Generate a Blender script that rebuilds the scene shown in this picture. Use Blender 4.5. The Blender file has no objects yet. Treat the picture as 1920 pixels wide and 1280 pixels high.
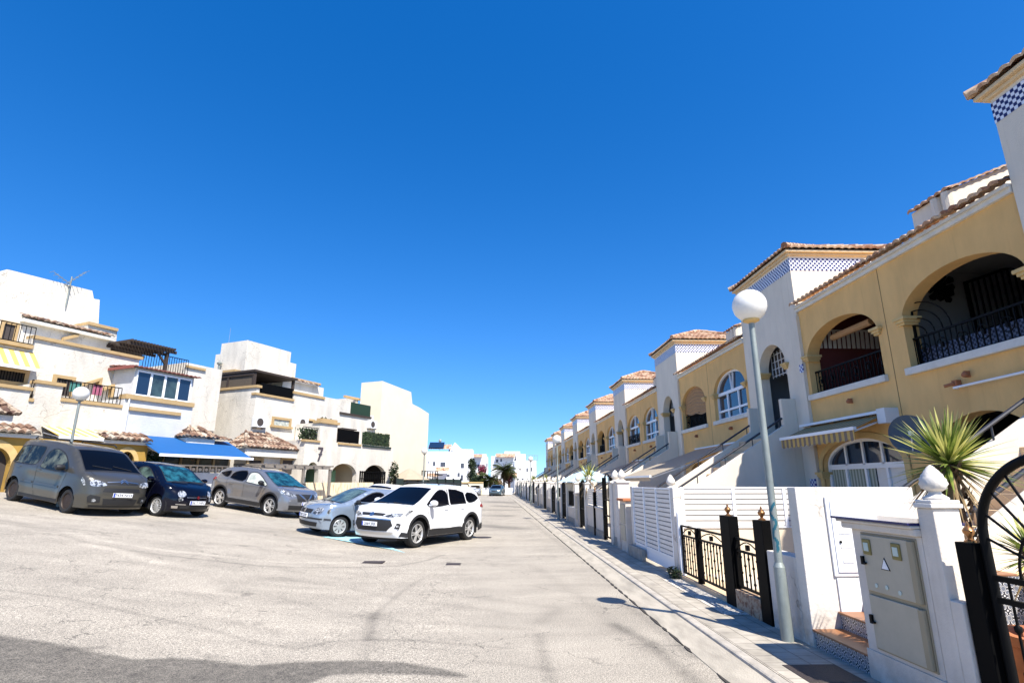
import bpy, bmesh, math, random
from mathutils import Vector
R=math.radians
random.seed(7)
S=bpy.context.scene
COL=S.collection
# ---------------- camera ----------------
F=1022.; H=1.75; TH=R(14.5); YW=R(1.9)
cd=bpy.data.cameras.new('camera'); cam=bpy.data.objects.new('camera',cd); COL.objects.link(cam)
cam.location=(0,0,H); cam.rotation_euler=(R(90)+TH,0,-YW)
cd.sensor_width=36; cd.lens=36*F/1920; cd.clip_end=3000; cd.clip_start=.05
S.camera=cam
# ---------------- world, sun, exposure ----------------
SUNEL=R(52.7); SUNV=Vector((1.37,-2.63,0)).normalized()*math.cos(SUNEL)+Vector((0,0,math.sin(SUNEL)))
w=bpy.data.worlds.new('World'); S.world=w; w.use_nodes=True
nt=w.node_tree; nt.nodes.clear()
sky=nt.nodes.new('ShaderNodeTexSky'); sky.sky_type='NISHITA'; sky.sun_disc=False
sky.sun_elevation=SUNEL; sky.sun_rotation=R(152.5); sky.altitude=0; sky.air_density=1.0; sky.dust_density=.35; sky.ozone_density=3.0
hs=nt.nodes.new('ShaderNodeHueSaturation'); hs.inputs['Saturation'].default_value=1.40; hs.inputs['Hue'].default_value=.5085; hs.inputs['Value'].default_value=1.27
bg=nt.nodes.new('ShaderNodeBackground'); bg.inputs['Strength'].default_value=.10
wo=nt.nodes.new('ShaderNodeOutputWorld')
stc=nt.nodes.new('ShaderNodeTexCoord'); smp=nt.nodes.new('ShaderNodeMapping'); smp.inputs['Scale'].default_value=(1,1,.97); smp.inputs['Location'].default_value=(0,0,.095)
nt.links.new(stc.outputs['Generated'],smp.inputs[0]); nt.links.new(smp.outputs[0],sky.inputs[0])
nt.links.new(sky.outputs[0],hs.inputs['Color']); nt.links.new(hs.outputs[0],bg.inputs[0]); nt.links.new(bg.outputs[0],wo.inputs[0])
sd=bpy.data.lights.new('sun','SUN'); sd.energy=5.0; sd.angle=R(.5); sd.color=(1,.955,.88)
so=bpy.data.objects.new('sun',sd); COL.objects.link(so); so.rotation_euler=SUNV.to_track_quat('Z','Y').to_euler()
S.view_settings.view_transform='Standard'; S.view_settings.look='None'; S.view_settings.gamma=1; S.view_settings.exposure=.90
# ---------------- materials ----------------
MATS={}
def mat(name,col,rough=.8,metal=0,var=0.,vscale=3.,bump=0.,bscale=60.,spec=.5,col2=None,fine=0.,fscale=250.,coat=0,vdist=None,lo=.35,hi=.65,dirt=0.,crack=0.):
    if name in MATS: return MATS[name]
    m=bpy.data.materials.new(name); m.use_nodes=True; n=m.node_tree; b=n.nodes['Principled BSDF']
    b.inputs['Roughness'].default_value=rough; b.inputs['Metallic'].default_value=metal
    b.inputs['Specular IOR Level'].default_value=spec
    if coat: b.inputs['Coat Weight'].default_value=coat; b.inputs['Coat Roughness'].default_value=.04
    tc=n.nodes.new('ShaderNodeTexCoord'); geo=n.nodes.new('ShaderNodeNewGeometry')
    c=(*col,1)
    b.inputs['Base Color'].default_value=c
    src=None
    if var or col2:
        no=n.nodes.new('ShaderNodeTexNoise'); no.inputs['Scale'].default_value=vscale; no.inputs['Detail'].default_value=6; no.inputs['Roughness'].default_value=.65
        if vdist:
            mp=n.nodes.new('ShaderNodeMapping'); mp.inputs['Scale'].default_value=vdist; n.links.new(geo.outputs['Position'],mp.inputs[0]); n.links.new(mp.outputs[0],no.inputs['Vector'])
        else: n.links.new(geo.outputs['Position'],no.inputs['Vector'])
        cr=n.nodes.new('ShaderNodeValToRGB'); cr.color_ramp.elements[0].position=lo; cr.color_ramp.elements[1].position=hi
        c2=col2 if col2 else tuple(x*(1-var) for x in col)
        cr.color_ramp.elements[0].color=(*c2,1); cr.color_ramp.elements[1].color=c
        n.links.new(no.outputs['Fac'],cr.inputs[0]); src=cr.outputs[0]
    if fine:
        nf=n.nodes.new('ShaderNodeTexNoise'); nf.inputs['Scale'].default_value=fscale; nf.inputs['Detail'].default_value=2
        n.links.new(geo.outputs['Position'],nf.inputs['Vector'])
        mr=n.nodes.new('ShaderNodeMapRange'); mr.inputs[1].default_value=.3; mr.inputs[2].default_value=.7; mr.inputs[3].default_value=1-fine; mr.inputs[4].default_value=1+fine*.4
        n.links.new(nf.outputs['Fac'],mr.inputs[0])
        mx=n.nodes.new('ShaderNodeMix'); mx.data_type='RGBA'; mx.blend_type='MULTIPLY'; mx.inputs[0].default_value=1
        if src: n.links.new(src,mx.inputs[6])
        else: mx.inputs[6].default_value=c
        n.links.new(mr.outputs[0],mx.inputs[7]); src=mx.outputs[2]
    def dark_by(src,fac,dc,blend='MULTIPLY'):
        mx=n.nodes.new('ShaderNodeMix'); mx.data_type='RGBA'; mx.blend_type=blend
        n.links.new(fac,mx.inputs[0])
        if src: n.links.new(src,mx.inputs[6])
        else: mx.inputs[6].default_value=c
        mx.inputs[7].default_value=(*dc,1); return mx.outputs[2]
    def mr_(f,a,b_,x,y):
        q=n.nodes.new('ShaderNodeMapRange'); q.inputs[1].default_value=a; q.inputs[2].default_value=b_; q.inputs[3].default_value=x; q.inputs[4].default_value=y; n.links.new(f,q.inputs[0]); return q.outputs[0]
    def mu_(a,b_):
        q=n.nodes.new('ShaderNodeMath'); q.operation='MULTIPLY'; n.links.new(a,q.inputs[0]); n.links.new(b_,q.inputs[1]); return q.outputs[0]
    if dirt:
        sx=n.nodes.new('ShaderNodeSeparateXYZ'); n.links.new(geo.outputs['Position'],sx.inputs[0])
        nz=n.nodes.new('ShaderNodeTexNoise'); nz.inputs['Scale'].default_value=5; nz.inputs['Detail'].default_value=8; nz.inputs['Roughness'].default_value=.7; n.links.new(geo.outputs['Position'],nz.inputs['Vector'])
        src=dark_by(src,mu_(mr_(sx.outputs[2],.08,.55,dirt,0),mr_(nz.outputs['Fac'],.40,.62,.1,1)),(.50,.42,.32))
        mp2=n.nodes.new('ShaderNodeMapping'); mp2.inputs['Scale'].default_value=(9,9,.5); n.links.new(geo.outputs['Position'],mp2.inputs[0])
        n3=n.nodes.new('ShaderNodeTexNoise'); n3.inputs['Scale'].default_value=1; n3.inputs['Detail'].default_value=5; n.links.new(mp2.outputs[0],n3.inputs['Vector'])
        src=dark_by(src,mr_(n3.outputs['Fac'],.60,.78,0,dirt*.45),(.62,.55,.46))
    if crack:
        nw=n.nodes.new('ShaderNodeTexNoise'); nw.inputs['Scale'].default_value=3; nw.inputs['Detail'].default_value=5; n.links.new(geo.outputs['Position'],nw.inputs['Vector'])
        va=n.nodes.new('ShaderNodeVectorMath'); va.operation='MULTIPLY_ADD'; va.inputs[1].default_value=(.5,.5,.5); n.links.new(nw.outputs['Color'],va.inputs[0]); n.links.new(geo.outputs['Position'],va.inputs[2])
        vo=n.nodes.new('ShaderNodeTexVoronoi'); vo.feature='DISTANCE_TO_EDGE'; vo.inputs['Scale'].default_value=1.1; n.links.new(va.outputs[0],vo.inputs['Vector'])
        nm_=n.nodes.new('ShaderNodeTexNoise'); nm_.inputs['Scale'].default_value=.9; n.links.new(geo.outputs['Position'],nm_.inputs['Vector'])
        src=dark_by(src,mu_(mr_(vo.outputs['Distance'],0,.012,crack,0),mr_(nm_.outputs['Fac'],.48,.56,0,1)),(.35,.30,.25))
    if src: n.links.new(src,b.inputs['Base Color'])
    if bump:
        nb=n.nodes.new('ShaderNodeTexNoise'); nb.inputs['Scale'].default_value=bscale; nb.inputs['Detail'].default_value=4
        n.links.new(geo.outputs['Position'],nb.inputs['Vector'])
        bn=n.nodes.new('ShaderNodeBump'); bn.inputs['Strength'].default_value=bump; bn.inputs['Distance'].default_value=.02
        n.links.new(nb.outputs['Fac'],bn.inputs['Height']); n.links.new(bn.outputs[0],b.inputs['Normal'])
    MATS[name]=m; return m
M=dict(
 yellow=mat('yellow_plaster',(.80,.485,.18),.9,var=.16,vscale=1.6,bump=.3,bscale=90,fine=.07,fscale=120,vdist=(1,1,.45),dirt=.6,crack=.0),
 white=mat('white_plaster',(.73,.645,.52),.9,dirt=.6,var=.12,vscale=1.3,bump=.3,bscale=70,vdist=(1,1,.4)),
 oldwhite=mat('weathered_white_plaster',(.63,.58,.495),.92,crack=.7,var=.34,vscale=1.1,bump=.75,bscale=14,vdist=(1,1,.35),lo=.22,hi=.55),
 bluewhite=mat('cool_white_plaster',(.58,.58,.57),.92,var=.14,vscale=1.1,bump=.7,bscale=18),
 wallwhite=mat('white_garden_wall_paint',(.66,.61,.54),.85,dirt=.9,crack=.8,var=.16,vscale=2.2,bump=.4,bscale=22,lo=.2,hi=.5),
 paint=mat('white_enamel',(.82,.82,.82),.4),
 slat=mat('pale_slat',(.76,.71,.64),.6,var=.08,vscale=3),
 trim=mat('ochre_trim',(.44,.30,.14),.85,var=.15,vscale=3,bump=.2,bscale=40),
 cap=mat('yellow_capital',(.66,.45,.18),.8,var=.2,vscale=4),
 cornice=mat('cream_cornice',(.66,.50,.30),.85,var=.12,vscale=4),
 stone=mat('pale_coping',(.70,.66,.58),.85,var=.15,vscale=4,bump=.15),
 black=mat('black_iron',(.004,.004,.004),.55,spec=.10),
 blackpost=mat('black_post',(.003,.003,.003),.6,spec=.06),
 brass=mat('brass_finial',(.34,.17,.07),.35,metal=.8),
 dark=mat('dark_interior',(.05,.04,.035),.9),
 red=mat('maroon_wall',(.13,.025,.02),.9),
 redwall=mat('terracotta_wall',(.38,.10,.05),.9),
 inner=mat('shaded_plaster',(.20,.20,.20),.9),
 glass=mat('dark_blue_glass',(.010,.022,.05),.05,spec=.9),
 glassg=mat('green_grey_glass',(.05,.08,.075),.07,spec=.9,col2=(.015,.02,.02),vscale=1.5),
 curtain=mat('vertical_blind',(.55,.58,.50),.7),
 blind=mat('woven_blind',(.42,.24,.11),.9,var=.3,vscale=9,bump=.3,vdist=(1,1,6)),
 canvas=mat('beige_canvas',(.66,.56,.42),.9,var=.08),
 canvasd=mat('grey_canvas',(.36,.34,.30),.9,var=.12),
 blue=mat('blue_canvas',(.0015,.085,.27),.85,var=.07,vscale=2),
 metal=mat('galvanised_steel',(.26,.29,.27),.5,metal=.2,var=.35,vscale=6,bump=.1,bscale=30,vdist=(1,1,.3)),
 darkmetal=mat('dark_handrail',(.035,.035,.04),.3,metal=.4),
 globe=mat('opal_globe',(.85,.83,.78),.25,var=.06,vscale=6),
 cream=mat('cream_meter_door',(.44,.39,.29),.55,var=.10,vscale=5),
 creamd=mat('cream_door_edge',(.30,.25,.16),.5),
 cabw=mat('grey_white_render',(.68,.605,.51),.9,dirt=.5,var=.12,vscale=3,bump=.25,bscale=60),
 navy=mat('navy_glazed_tile',(.02,.02,.09),.15),
 concrete=mat('plain_concrete',(.36,.33,.28),.9,var=.3,vscale=6,bump=.4,bscale=50),
 brick=mat('worn_red_brick',(.20,.085,.04),.9,col2=(.40,.30,.20),vscale=16,bump=.5,bscale=30,lo=.45,hi=.62),
 beige=mat('beige_step_tile',(.62,.45,.28),.7,var=.1,vscale=5),
 tread=mat('brown_step_tile',(.30,.13,.055),.5,var=.25,vscale=6),
 manhole=mat('cast_iron_cover',(.045,.032,.028),.7,var=.4,vscale=40,bump=.5,bscale=90),
 terracotta=mat('terracotta_pot',(.42,.15,.06),.8,var=.15,vscale=8),
 wood=mat('dark_brown_wood',(.045,.03,.022),.8,var=.4,vscale=12),
 lattice=mat('brushwood_screen',(.11,.085,.06),.95,var=.5,vscale=30),
 fencegreen=mat('dark_green_fence',(.012,.028,.024),.7,var=.2,vscale=3),
 green=mat('dark_green_canvas',(.005,.028,.013),.9),
 bark=mat('fibrous_bark',(.20,.12,.065),.95,col2=(.05,.03,.018),vscale=28,bump=.8,bscale=40),
 leafy=mat('yucca_leaf_green',(.24,.29,.05),.45,col2=(.07,.12,.02),vscale=9),
 leafc=mat('yucca_leaf_cream',(.60,.56,.17),.45),
 leafdry=mat('dry_leaf',(.26,.17,.07),.8,col2=(.14,.09,.04),vscale=9),
 leafd=mat('dark_green_leaf',(.04,.065,.018),.7,col2=(.008,.018,.006),vscale=4),
 palmleaf=mat('palm_green',(.11,.13,.03),.6,col2=(.05,.07,.015),vscale=3),
 magenta=mat('magenta_bract',(.30,.018,.07),.7,col2=(.14,.01,.03),vscale=5),
 acm=mat('ac_casing',(.68,.68,.66),.5),
 tyre=mat('tyre_rubber',(.012,.012,.012),.85),
 plastic=mat('black_plastic',(.012,.012,.013),.6),
 chrome=mat('chrome',(.62,.60,.58),.32,metal=1),
 alloy=mat('alloy_rim',(.58,.57,.55),.4,metal=.55),
 steelrim=mat('brown_steel_rim',(.035,.022,.015),.6,metal=.3),
 lamp=mat('headlight_lens',(.50,.51,.52),.10,metal=.3,spec=.8,col2=(.05,.055,.06),vscale=13,lo=.44,hi=.56),
 plate=mat('plate_white',(.80,.80,.80),.4), plateblue=mat('plate_blue',(.01,.05,.35),.4), ink=mat('ink',(.01,.01,.01),.6),
 tail=mat('tail_lamp_red',(.25,.01,.01),.2),
 wscreen=mat('windscreen_glass',(.002,.003,.006),.05,spec=.07),
 wteal=mat('windscreen_over_sunshade',(.018,.10,.13),.06,spec=.35,col2=(.006,.022,.03),vscale=4,lo=.42,hi=.60),
 wgrey=mat('windscreen_pale_cabin',(.10,.15,.13),.06,spec=.4,col2=(.012,.02,.02),vscale=3),
 sidepale=mat('side_glass_pale_cabin',(.11,.12,.085),.06,spec=.3,col2=(.008,.010,.008),vscale=1.6,lo=.47,hi=.60),
 bluewhitepaint=mat('pale_blue_paint',(.36,.66,.72),.8,var=.35,vscale=7),
 poster=mat('faded_window_shade',(.62,.62,.55),.3,col2=(.24,.28,.24),vscale=4),
)
def nodes(m): return m.node_tree.nodes, m.node_tree.links, m.node_tree.nodes['Principled BSDF']
def mat_tiles():
    m=mat('barrel_roof_tiles',(.5,.2,.1),.85); N,L,b=nodes(m)
    geo=N.new('ShaderNodeNewGeometry'); v=N.new('ShaderNodeTexVoronoi'); v.inputs['Scale'].default_value=3.6
    L.new(geo.outputs['Position'],v.inputs['Vector'])
    cr=N.new('ShaderNodeValToRGB'); e=cr.color_ramp.elements; e[0].position=0; e[0].color=(.26,.11,.06,1); e[1].position=1; e[1].color=(.66,.50,.34,1)
    x=e.new(.45); x.color=(.55,.33,.20,1); x=e.new(.75); x.color=(.62,.43,.28,1)
    sp=N.new('ShaderNodeSeparateColor'); L.new(v.outputs['Color'],sp.inputs[0]); L.new(sp.outputs[0],cr.inputs[0])
    no=N.new('ShaderNodeTexNoise'); no.inputs['Scale'].default_value=25; L.new(geo.outputs['Position'],no.inputs['Vector'])
    mx=N.new('ShaderNodeMix'); mx.data_type='RGBA'; mx.blend_type='MULTIPLY'; mx.inputs[0].default_value=.5
    L.new(cr.outputs[0],mx.inputs[6]); L.new(no.outputs['Fac'],mx.inputs[7]); L.new(mx.outputs[2],b.inputs['Base Color']); return m
M['tiles']=mat_tiles()
def mat_oldtiles():
    m=M['tiles'].copy(); m.name='weathered_barrel_tiles'
    for nd in m.node_tree.nodes:
        if nd.type=='VALTORGB':
            for e,c in zip(nd.color_ramp.elements,((.09,.045,.03),(.27,.155,.095),(.40,.29,.20),(.52,.44,.34))): e.color=(*c,1)
    return m
M['oldtiles']=mat_oldtiles()
def mat_checker(name,c1,c2,size,rough=.35,off=(.013,.017,.011)):
    m=mat(name,c1,rough); N,L,b=nodes(m)
    geo=N.new('ShaderNodeNewGeometry'); mp=N.new('ShaderNodeMapping'); mp.inputs['Location'].default_value=off
    ch=N.new('ShaderNodeTexChecker'); ch.inputs['Scale'].default_value=1/size; ch.inputs['Color1'].default_value=(*c1,1); ch.inputs['Color2'].default_value=(*c2,1)
    L.new(geo.outputs['Position'],mp.inputs[0]); L.new(mp.outputs[0],ch.inputs['Vector']); L.new(ch.outputs[0],b.inputs['Base Color']); return m
M['sevengrey']=mat('painted_dark_grey',(.06,.05,.06),.8)
M['checker']=mat_checker('navy_white_checker_tile',(.015,.015,.09),(.72,.74,.80),.0625)
def mat_stripe(name,c1,c2,axis,width,rough=.9):
    m=mat(name,c1,rough); N,L,b=nodes(m)
    geo=N.new('ShaderNodeNewGeometry'); d=N.new('ShaderNodeVectorMath'); d.operation='DOT_PRODUCT'; d.inputs[1].default_value=axis
    L.new(geo.outputs['Position'],d.inputs[0])
    mm=N.new('ShaderNodeMath'); mm.operation='MULTIPLY'; mm.inputs[1].default_value=math.pi/width; L.new(d.outputs['Value'],mm.inputs[0])
    s=N.new('ShaderNodeMath'); s.operation='SINE'; L.new(mm.outputs[0],s.inputs[0])
    g=N.new('ShaderNodeMath'); g.operation='GREATER_THAN'; g.inputs[1].default_value=0; L.new(s.outputs[0],g.inputs[0])
    mx=N.new('ShaderNodeMix'); mx.data_type='RGBA'; mx.inputs[6].default_value=(*c1,1); mx.inputs[7].default_value=(*c2,1)
    L.new(g.outputs[0],mx.inputs[0]); L.new(mx.outputs[2],b.inputs['Base Color']); return m
A=R(25.4); LU=Vector((math.sin(A),math.cos(A),0)); LN=Vector((math.cos(A),-math.sin(A),0)); LO=Vector((-13.6,31.,0))
M['stripe']=mat_stripe('brown_yellow_striped_canvas',(.50,.33,.10),(.20,.15,.11),(0,1,0),.10)
M['stripel']=mat_stripe('yellow_white_striped_canvas',(.66,.43,.10),(.60,.53,.36),tuple(LU),.17)
M['bars']=mat_stripe('pale_curtain_folds',(.42,.44,.36),(.20,.22,.17),(0,1,0),.055)
def mat_mosaic():
    m=mat('patterned_riser_tile',(.5,.5,.5),.3); N,L,b=nodes(m)
    geo=N.new('ShaderNodeNewGeometry'); mp=N.new('ShaderNodeVectorMath'); mp.operation='SCALE'; mp.inputs['Scale'].default_value=2*math.pi/.062
    L.new(geo.outputs['Position'],mp.inputs[0]); sx=N.new('ShaderNodeSeparateXYZ'); L.new(mp.outputs[0],sx.inputs[0])
    def mth(op,a,b2=None):
        q=N.new('ShaderNodeMath'); q.operation=op
        if hasattr(a,'is_linked'): L.new(a,q.inputs[0])
        else: q.inputs[0].default_value=a
        if b2 is not None:
            if hasattr(b2,'is_linked'): L.new(b2,q.inputs[1])
            else: q.inputs[1].default_value=b2
        return q.outputs[0]
    xy=mth('ADD',sx.outputs[0],sx.outputs[1])
    s=mth('ADD',mth('COSINE',xy),mth('COSINE',sx.outputs[2]))
    s2=mth('MULTIPLY',mth('COSINE',mth('MULTIPLY',xy,.5)),mth('COSINE',mth('MULTIPLY',sx.outputs[2],.5)))
    t=mth('ABSOLUTE',mth('ADD',s,mth('MULTIPLY',s2,1.3)))
    cr=N.new('ShaderNodeValToRGB'); e=cr.color_ramp.elements; e[0].position=.40; e[0].color=(.02,.02,.03,1); e[1].position=.5; e[1].color=(.72,.70,.66,1)
    x=e.new(.93); x.color=(.72,.70,.66,1); x=e.new(.98); x.color=(.16,.17,.20,1)
    L.new(t,cr.inputs[0]); L.new(cr.outputs[0],b.inputs['Base Color']); return m
M['mosaic']=mat_mosaic()
def mat_pavers():
    m=mat('small_grey_pavers',(.5,.46,.4),.9); N,L,b=nodes(m)
    geo=N.new('ShaderNodeNewGeometry'); mp=N.new('ShaderNodeMapping'); mp.inputs['Rotation'].default_value=(0,0,R(90))
    br=N.new('ShaderNodeTexBrick'); br.inputs['Scale'].default_value=1; br.inputs['Brick Width'].default_value=.215; br.inputs['Row Height'].default_value=.215
    br.inputs['Mortar Size'].default_value=.006; br.inputs['Color1'].default_value=(.44,.39,.315,1); br.inputs['Color2'].default_value=(.38,.335,.265,1); br.inputs['Mortar'].default_value=(.24,.21,.17,1)
    L.new(geo.outputs['Position'],mp.inputs[0]); L.new(mp.outputs[0],br.inputs['Vector'])
    no=N.new('ShaderNodeTexNoise'); no.inputs['Scale'].default_value=4; no.inputs['Detail'].default_value=8; L.new(geo.outputs['Position'],no.inputs['Vector'])
    mr=N.new('ShaderNodeMapRange'); mr.inputs[1].default_value=.3; mr.inputs[2].default_value=.7; mr.inputs[3].default_value=.68; mr.inputs[4].default_value=1.12; L.new(no.outputs['Fac'],mr.inputs[0])
    # finer grooves running across each paver
    br2=N.new('ShaderNodeTexBrick'); br2.inputs['Scale'].default_value=1; br2.inputs['Brick Width'].default_value=.0525; br2.inputs['Row Height'].default_value=.215; br2.offset=0
    br2.inputs['Mortar Size'].default_value=.0035; br2.inputs['Color1'].default_value=(1,1,1,1); br2.inputs['Color2'].default_value=(1,1,1,1); br2.inputs['Mortar'].default_value=(.80,.79,.78,1)
    L.new(mp.outputs[0],br2.inputs['Vector'])
    mx=N.new('ShaderNodeMix'); mx.data_type='RGBA'; mx.blend_type='MULTIPLY'; mx.inputs[0].default_value=1; L.new(br.outputs[0],mx.inputs[6]); L.new(mr.outputs[0],mx.inputs[7])
    m2=N.new('ShaderNodeMix'); m2.data_type='RGBA'; m2.blend_type='MULTIPLY'; m2.inputs[0].default_value=1; L.new(mx.outputs[2],m2.inputs[6]); L.new(br2.outputs[0],m2.inputs[7])
    L.new(m2.outputs[2],b.inputs['Base Color'])
    bn=N.new('ShaderNodeBump'); bn.inputs['Strength'].default_value=.6; bn.inputs['Distance'].default_value=.006; L.new(br.outputs['Fac'],bn.inputs['Height']); bn.invert=True; L.new(bn.outputs[0],b.inputs['Normal']); return m
M['pavers']=mat_pavers()
def mat_asphalt():
    m=mat('sun_bleached_asphalt',(.3,.28,.25),.93); N,L,b=nodes(m)
    geo=N.new('ShaderNodeNewGeometry')
    def noise(sc,det=4,ro=.6,scale=None):
        q=N.new('ShaderNodeTexNoise'); q.inputs['Scale'].default_value=sc; q.inputs['Detail'].default_value=det; q.inputs['Roughness'].default_value=ro
        if scale:
            mp=N.new('ShaderNodeMapping'); mp.inputs['Scale'].default_value=scale; mp.inputs['Rotation'].default_value=(0,0,R(-12)); L.new(geo.outputs['Position'],mp.inputs[0]); L.new(mp.outputs[0],q.inputs['Vector'])
        else: L.new(geo.outputs['Position'],q.inputs['Vector'])
        return q.outputs['Fac']
    def mrange(f,a,b_,c,d):
        q=N.new('ShaderNodeMapRange'); q.inputs[1].default_value=a; q.inputs[2].default_value=b_; q.inputs[3].default_value=c; q.inputs[4].default_value=d; L.new(f,q.inputs[0]); return q.outputs[0]
    def mul(a,b_):
        q=N.new('ShaderNodeMath'); q.operation='MULTIPLY'; L.new(a,q.inputs[0]); L.new(b_,q.inputs[1]); return q.outputs[0]
    f=mul(mrange(noise(95,2,.6),.37,.61,.34,1.36), mrange(noise(38,4,.7),.33,.66,.66,1.2))
    f=mul(f, mrange(noise(.9,7,.62),.3,.7,.84,1.1))
    f=mul(f, mrange(noise(.8,5,.6,(.35,2.4,1)),.35,.65,.88,1.06))
    at=N.new('ShaderNodeAttribute'); at.attribute_name='stain'
    ad=N.new('ShaderNodeMath'); ad.operation='MULTIPLY_ADD'; L.new(noise(9,8,.75),ad.inputs[0]); ad.inputs[1].default_value=.75; ad.inputs[2].default_value=-.40
    wgt=mul(ad.outputs[0],mrange(at.outputs['Fac'],-.02,.12,0,1)) if False else ad.outputs[0]
    sm=N.new('ShaderNodeMath'); sm.operation='ADD'; L.new(at.outputs['Fac'],sm.inputs[0]); 
    wm=N.new('ShaderNodeMath'); wm.operation='MULTIPLY'; L.new(wgt,wm.inputs[0]); L.new(mrange(at.outputs['Fac'],0,.35,0,1),wm.inputs[1]); L.new(wm.outputs[0],sm.inputs[1])
    k=mrange(sm.outputs[0],-.3,1,1.22,.06)
    f=mul(f,k)
    nw=N.new('ShaderNodeTexNoise'); nw.inputs['Scale'].default_value=1.6; nw.inputs['Detail'].default_value=7; L.new(geo.outputs['Position'],nw.inputs['Vector'])
    va=N.new('ShaderNodeVectorMath'); va.operation='MULTIPLY_ADD'; va.inputs[1].default_value=(1.1,1.1,1.1); L.new(nw.outputs['Color'],va.inputs[0]); L.new(geo.outputs['Position'],va.inputs[2])
    vo=N.new('ShaderNodeTexVoronoi'); vo.feature='DISTANCE_TO_EDGE'; vo.inputs['Scale'].default_value=.42; L.new(va.outputs[0],vo.inputs['Vector'])
    ck=N.new('ShaderNodeMath'); ck.operation='MAXIMUM'; L.new(mrange(vo.outputs['Distance'],0,.0045,.38,1),ck.inputs[0]); L.new(mrange(noise(.5,3),.44,.54,1,0),ck.inputs[1])
    f=mul(f,ck.outputs[0])
    sp_=mrange(noise(2.3,2,.4),.70,.76,1,.72); f=mul(f,sp_)
    mx=N.new('ShaderNodeMix'); mx.data_type='RGBA'; mx.blend_type='MULTIPLY'; mx.inputs[0].default_value=1; mx.inputs[6].default_value=(.43,.377,.298,1); L.new(f,mx.inputs[7]); L.new(mx.outputs[2],b.inputs['Base Color'])
    bn=N.new('ShaderNodeBump'); bn.inputs['Strength'].default_value=.5; bn.inputs['Distance'].default_value=.008; L.new(noise(110,3),bn.inputs['Height']); L.new(bn.outputs[0],b.inputs['Normal']); return m
M['asphalt']=mat_asphalt()
def translucent(m,amt):
    N,L,b=nodes(m); out=[n_ for n_ in N if n_.type=='OUTPUT_MATERIAL'][0]
    t=N.new('ShaderNodeBsdfTranslucent'); mx=N.new('ShaderNodeMixShader'); mx.inputs[0].default_value=amt
    if b.inputs['Base Color'].is_linked: L.new(b.inputs['Base Color'].links[0].from_socket,t.inputs['Color'])
    else: t.inputs['Color'].default_value=b.inputs['Base Color'].default_value
    L.new(b.outputs[0],mx.inputs[1]); L.new(t.outputs[0],mx.inputs[2]); L.new(mx.outputs[0],out.inputs['Surface'])
translucent(M['canvas'],.5); translucent(M['leafy'],.3); translucent(M['leafc'],.3); translucent(M['palmleaf'],.25); translucent(M['globe'],.25)
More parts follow.
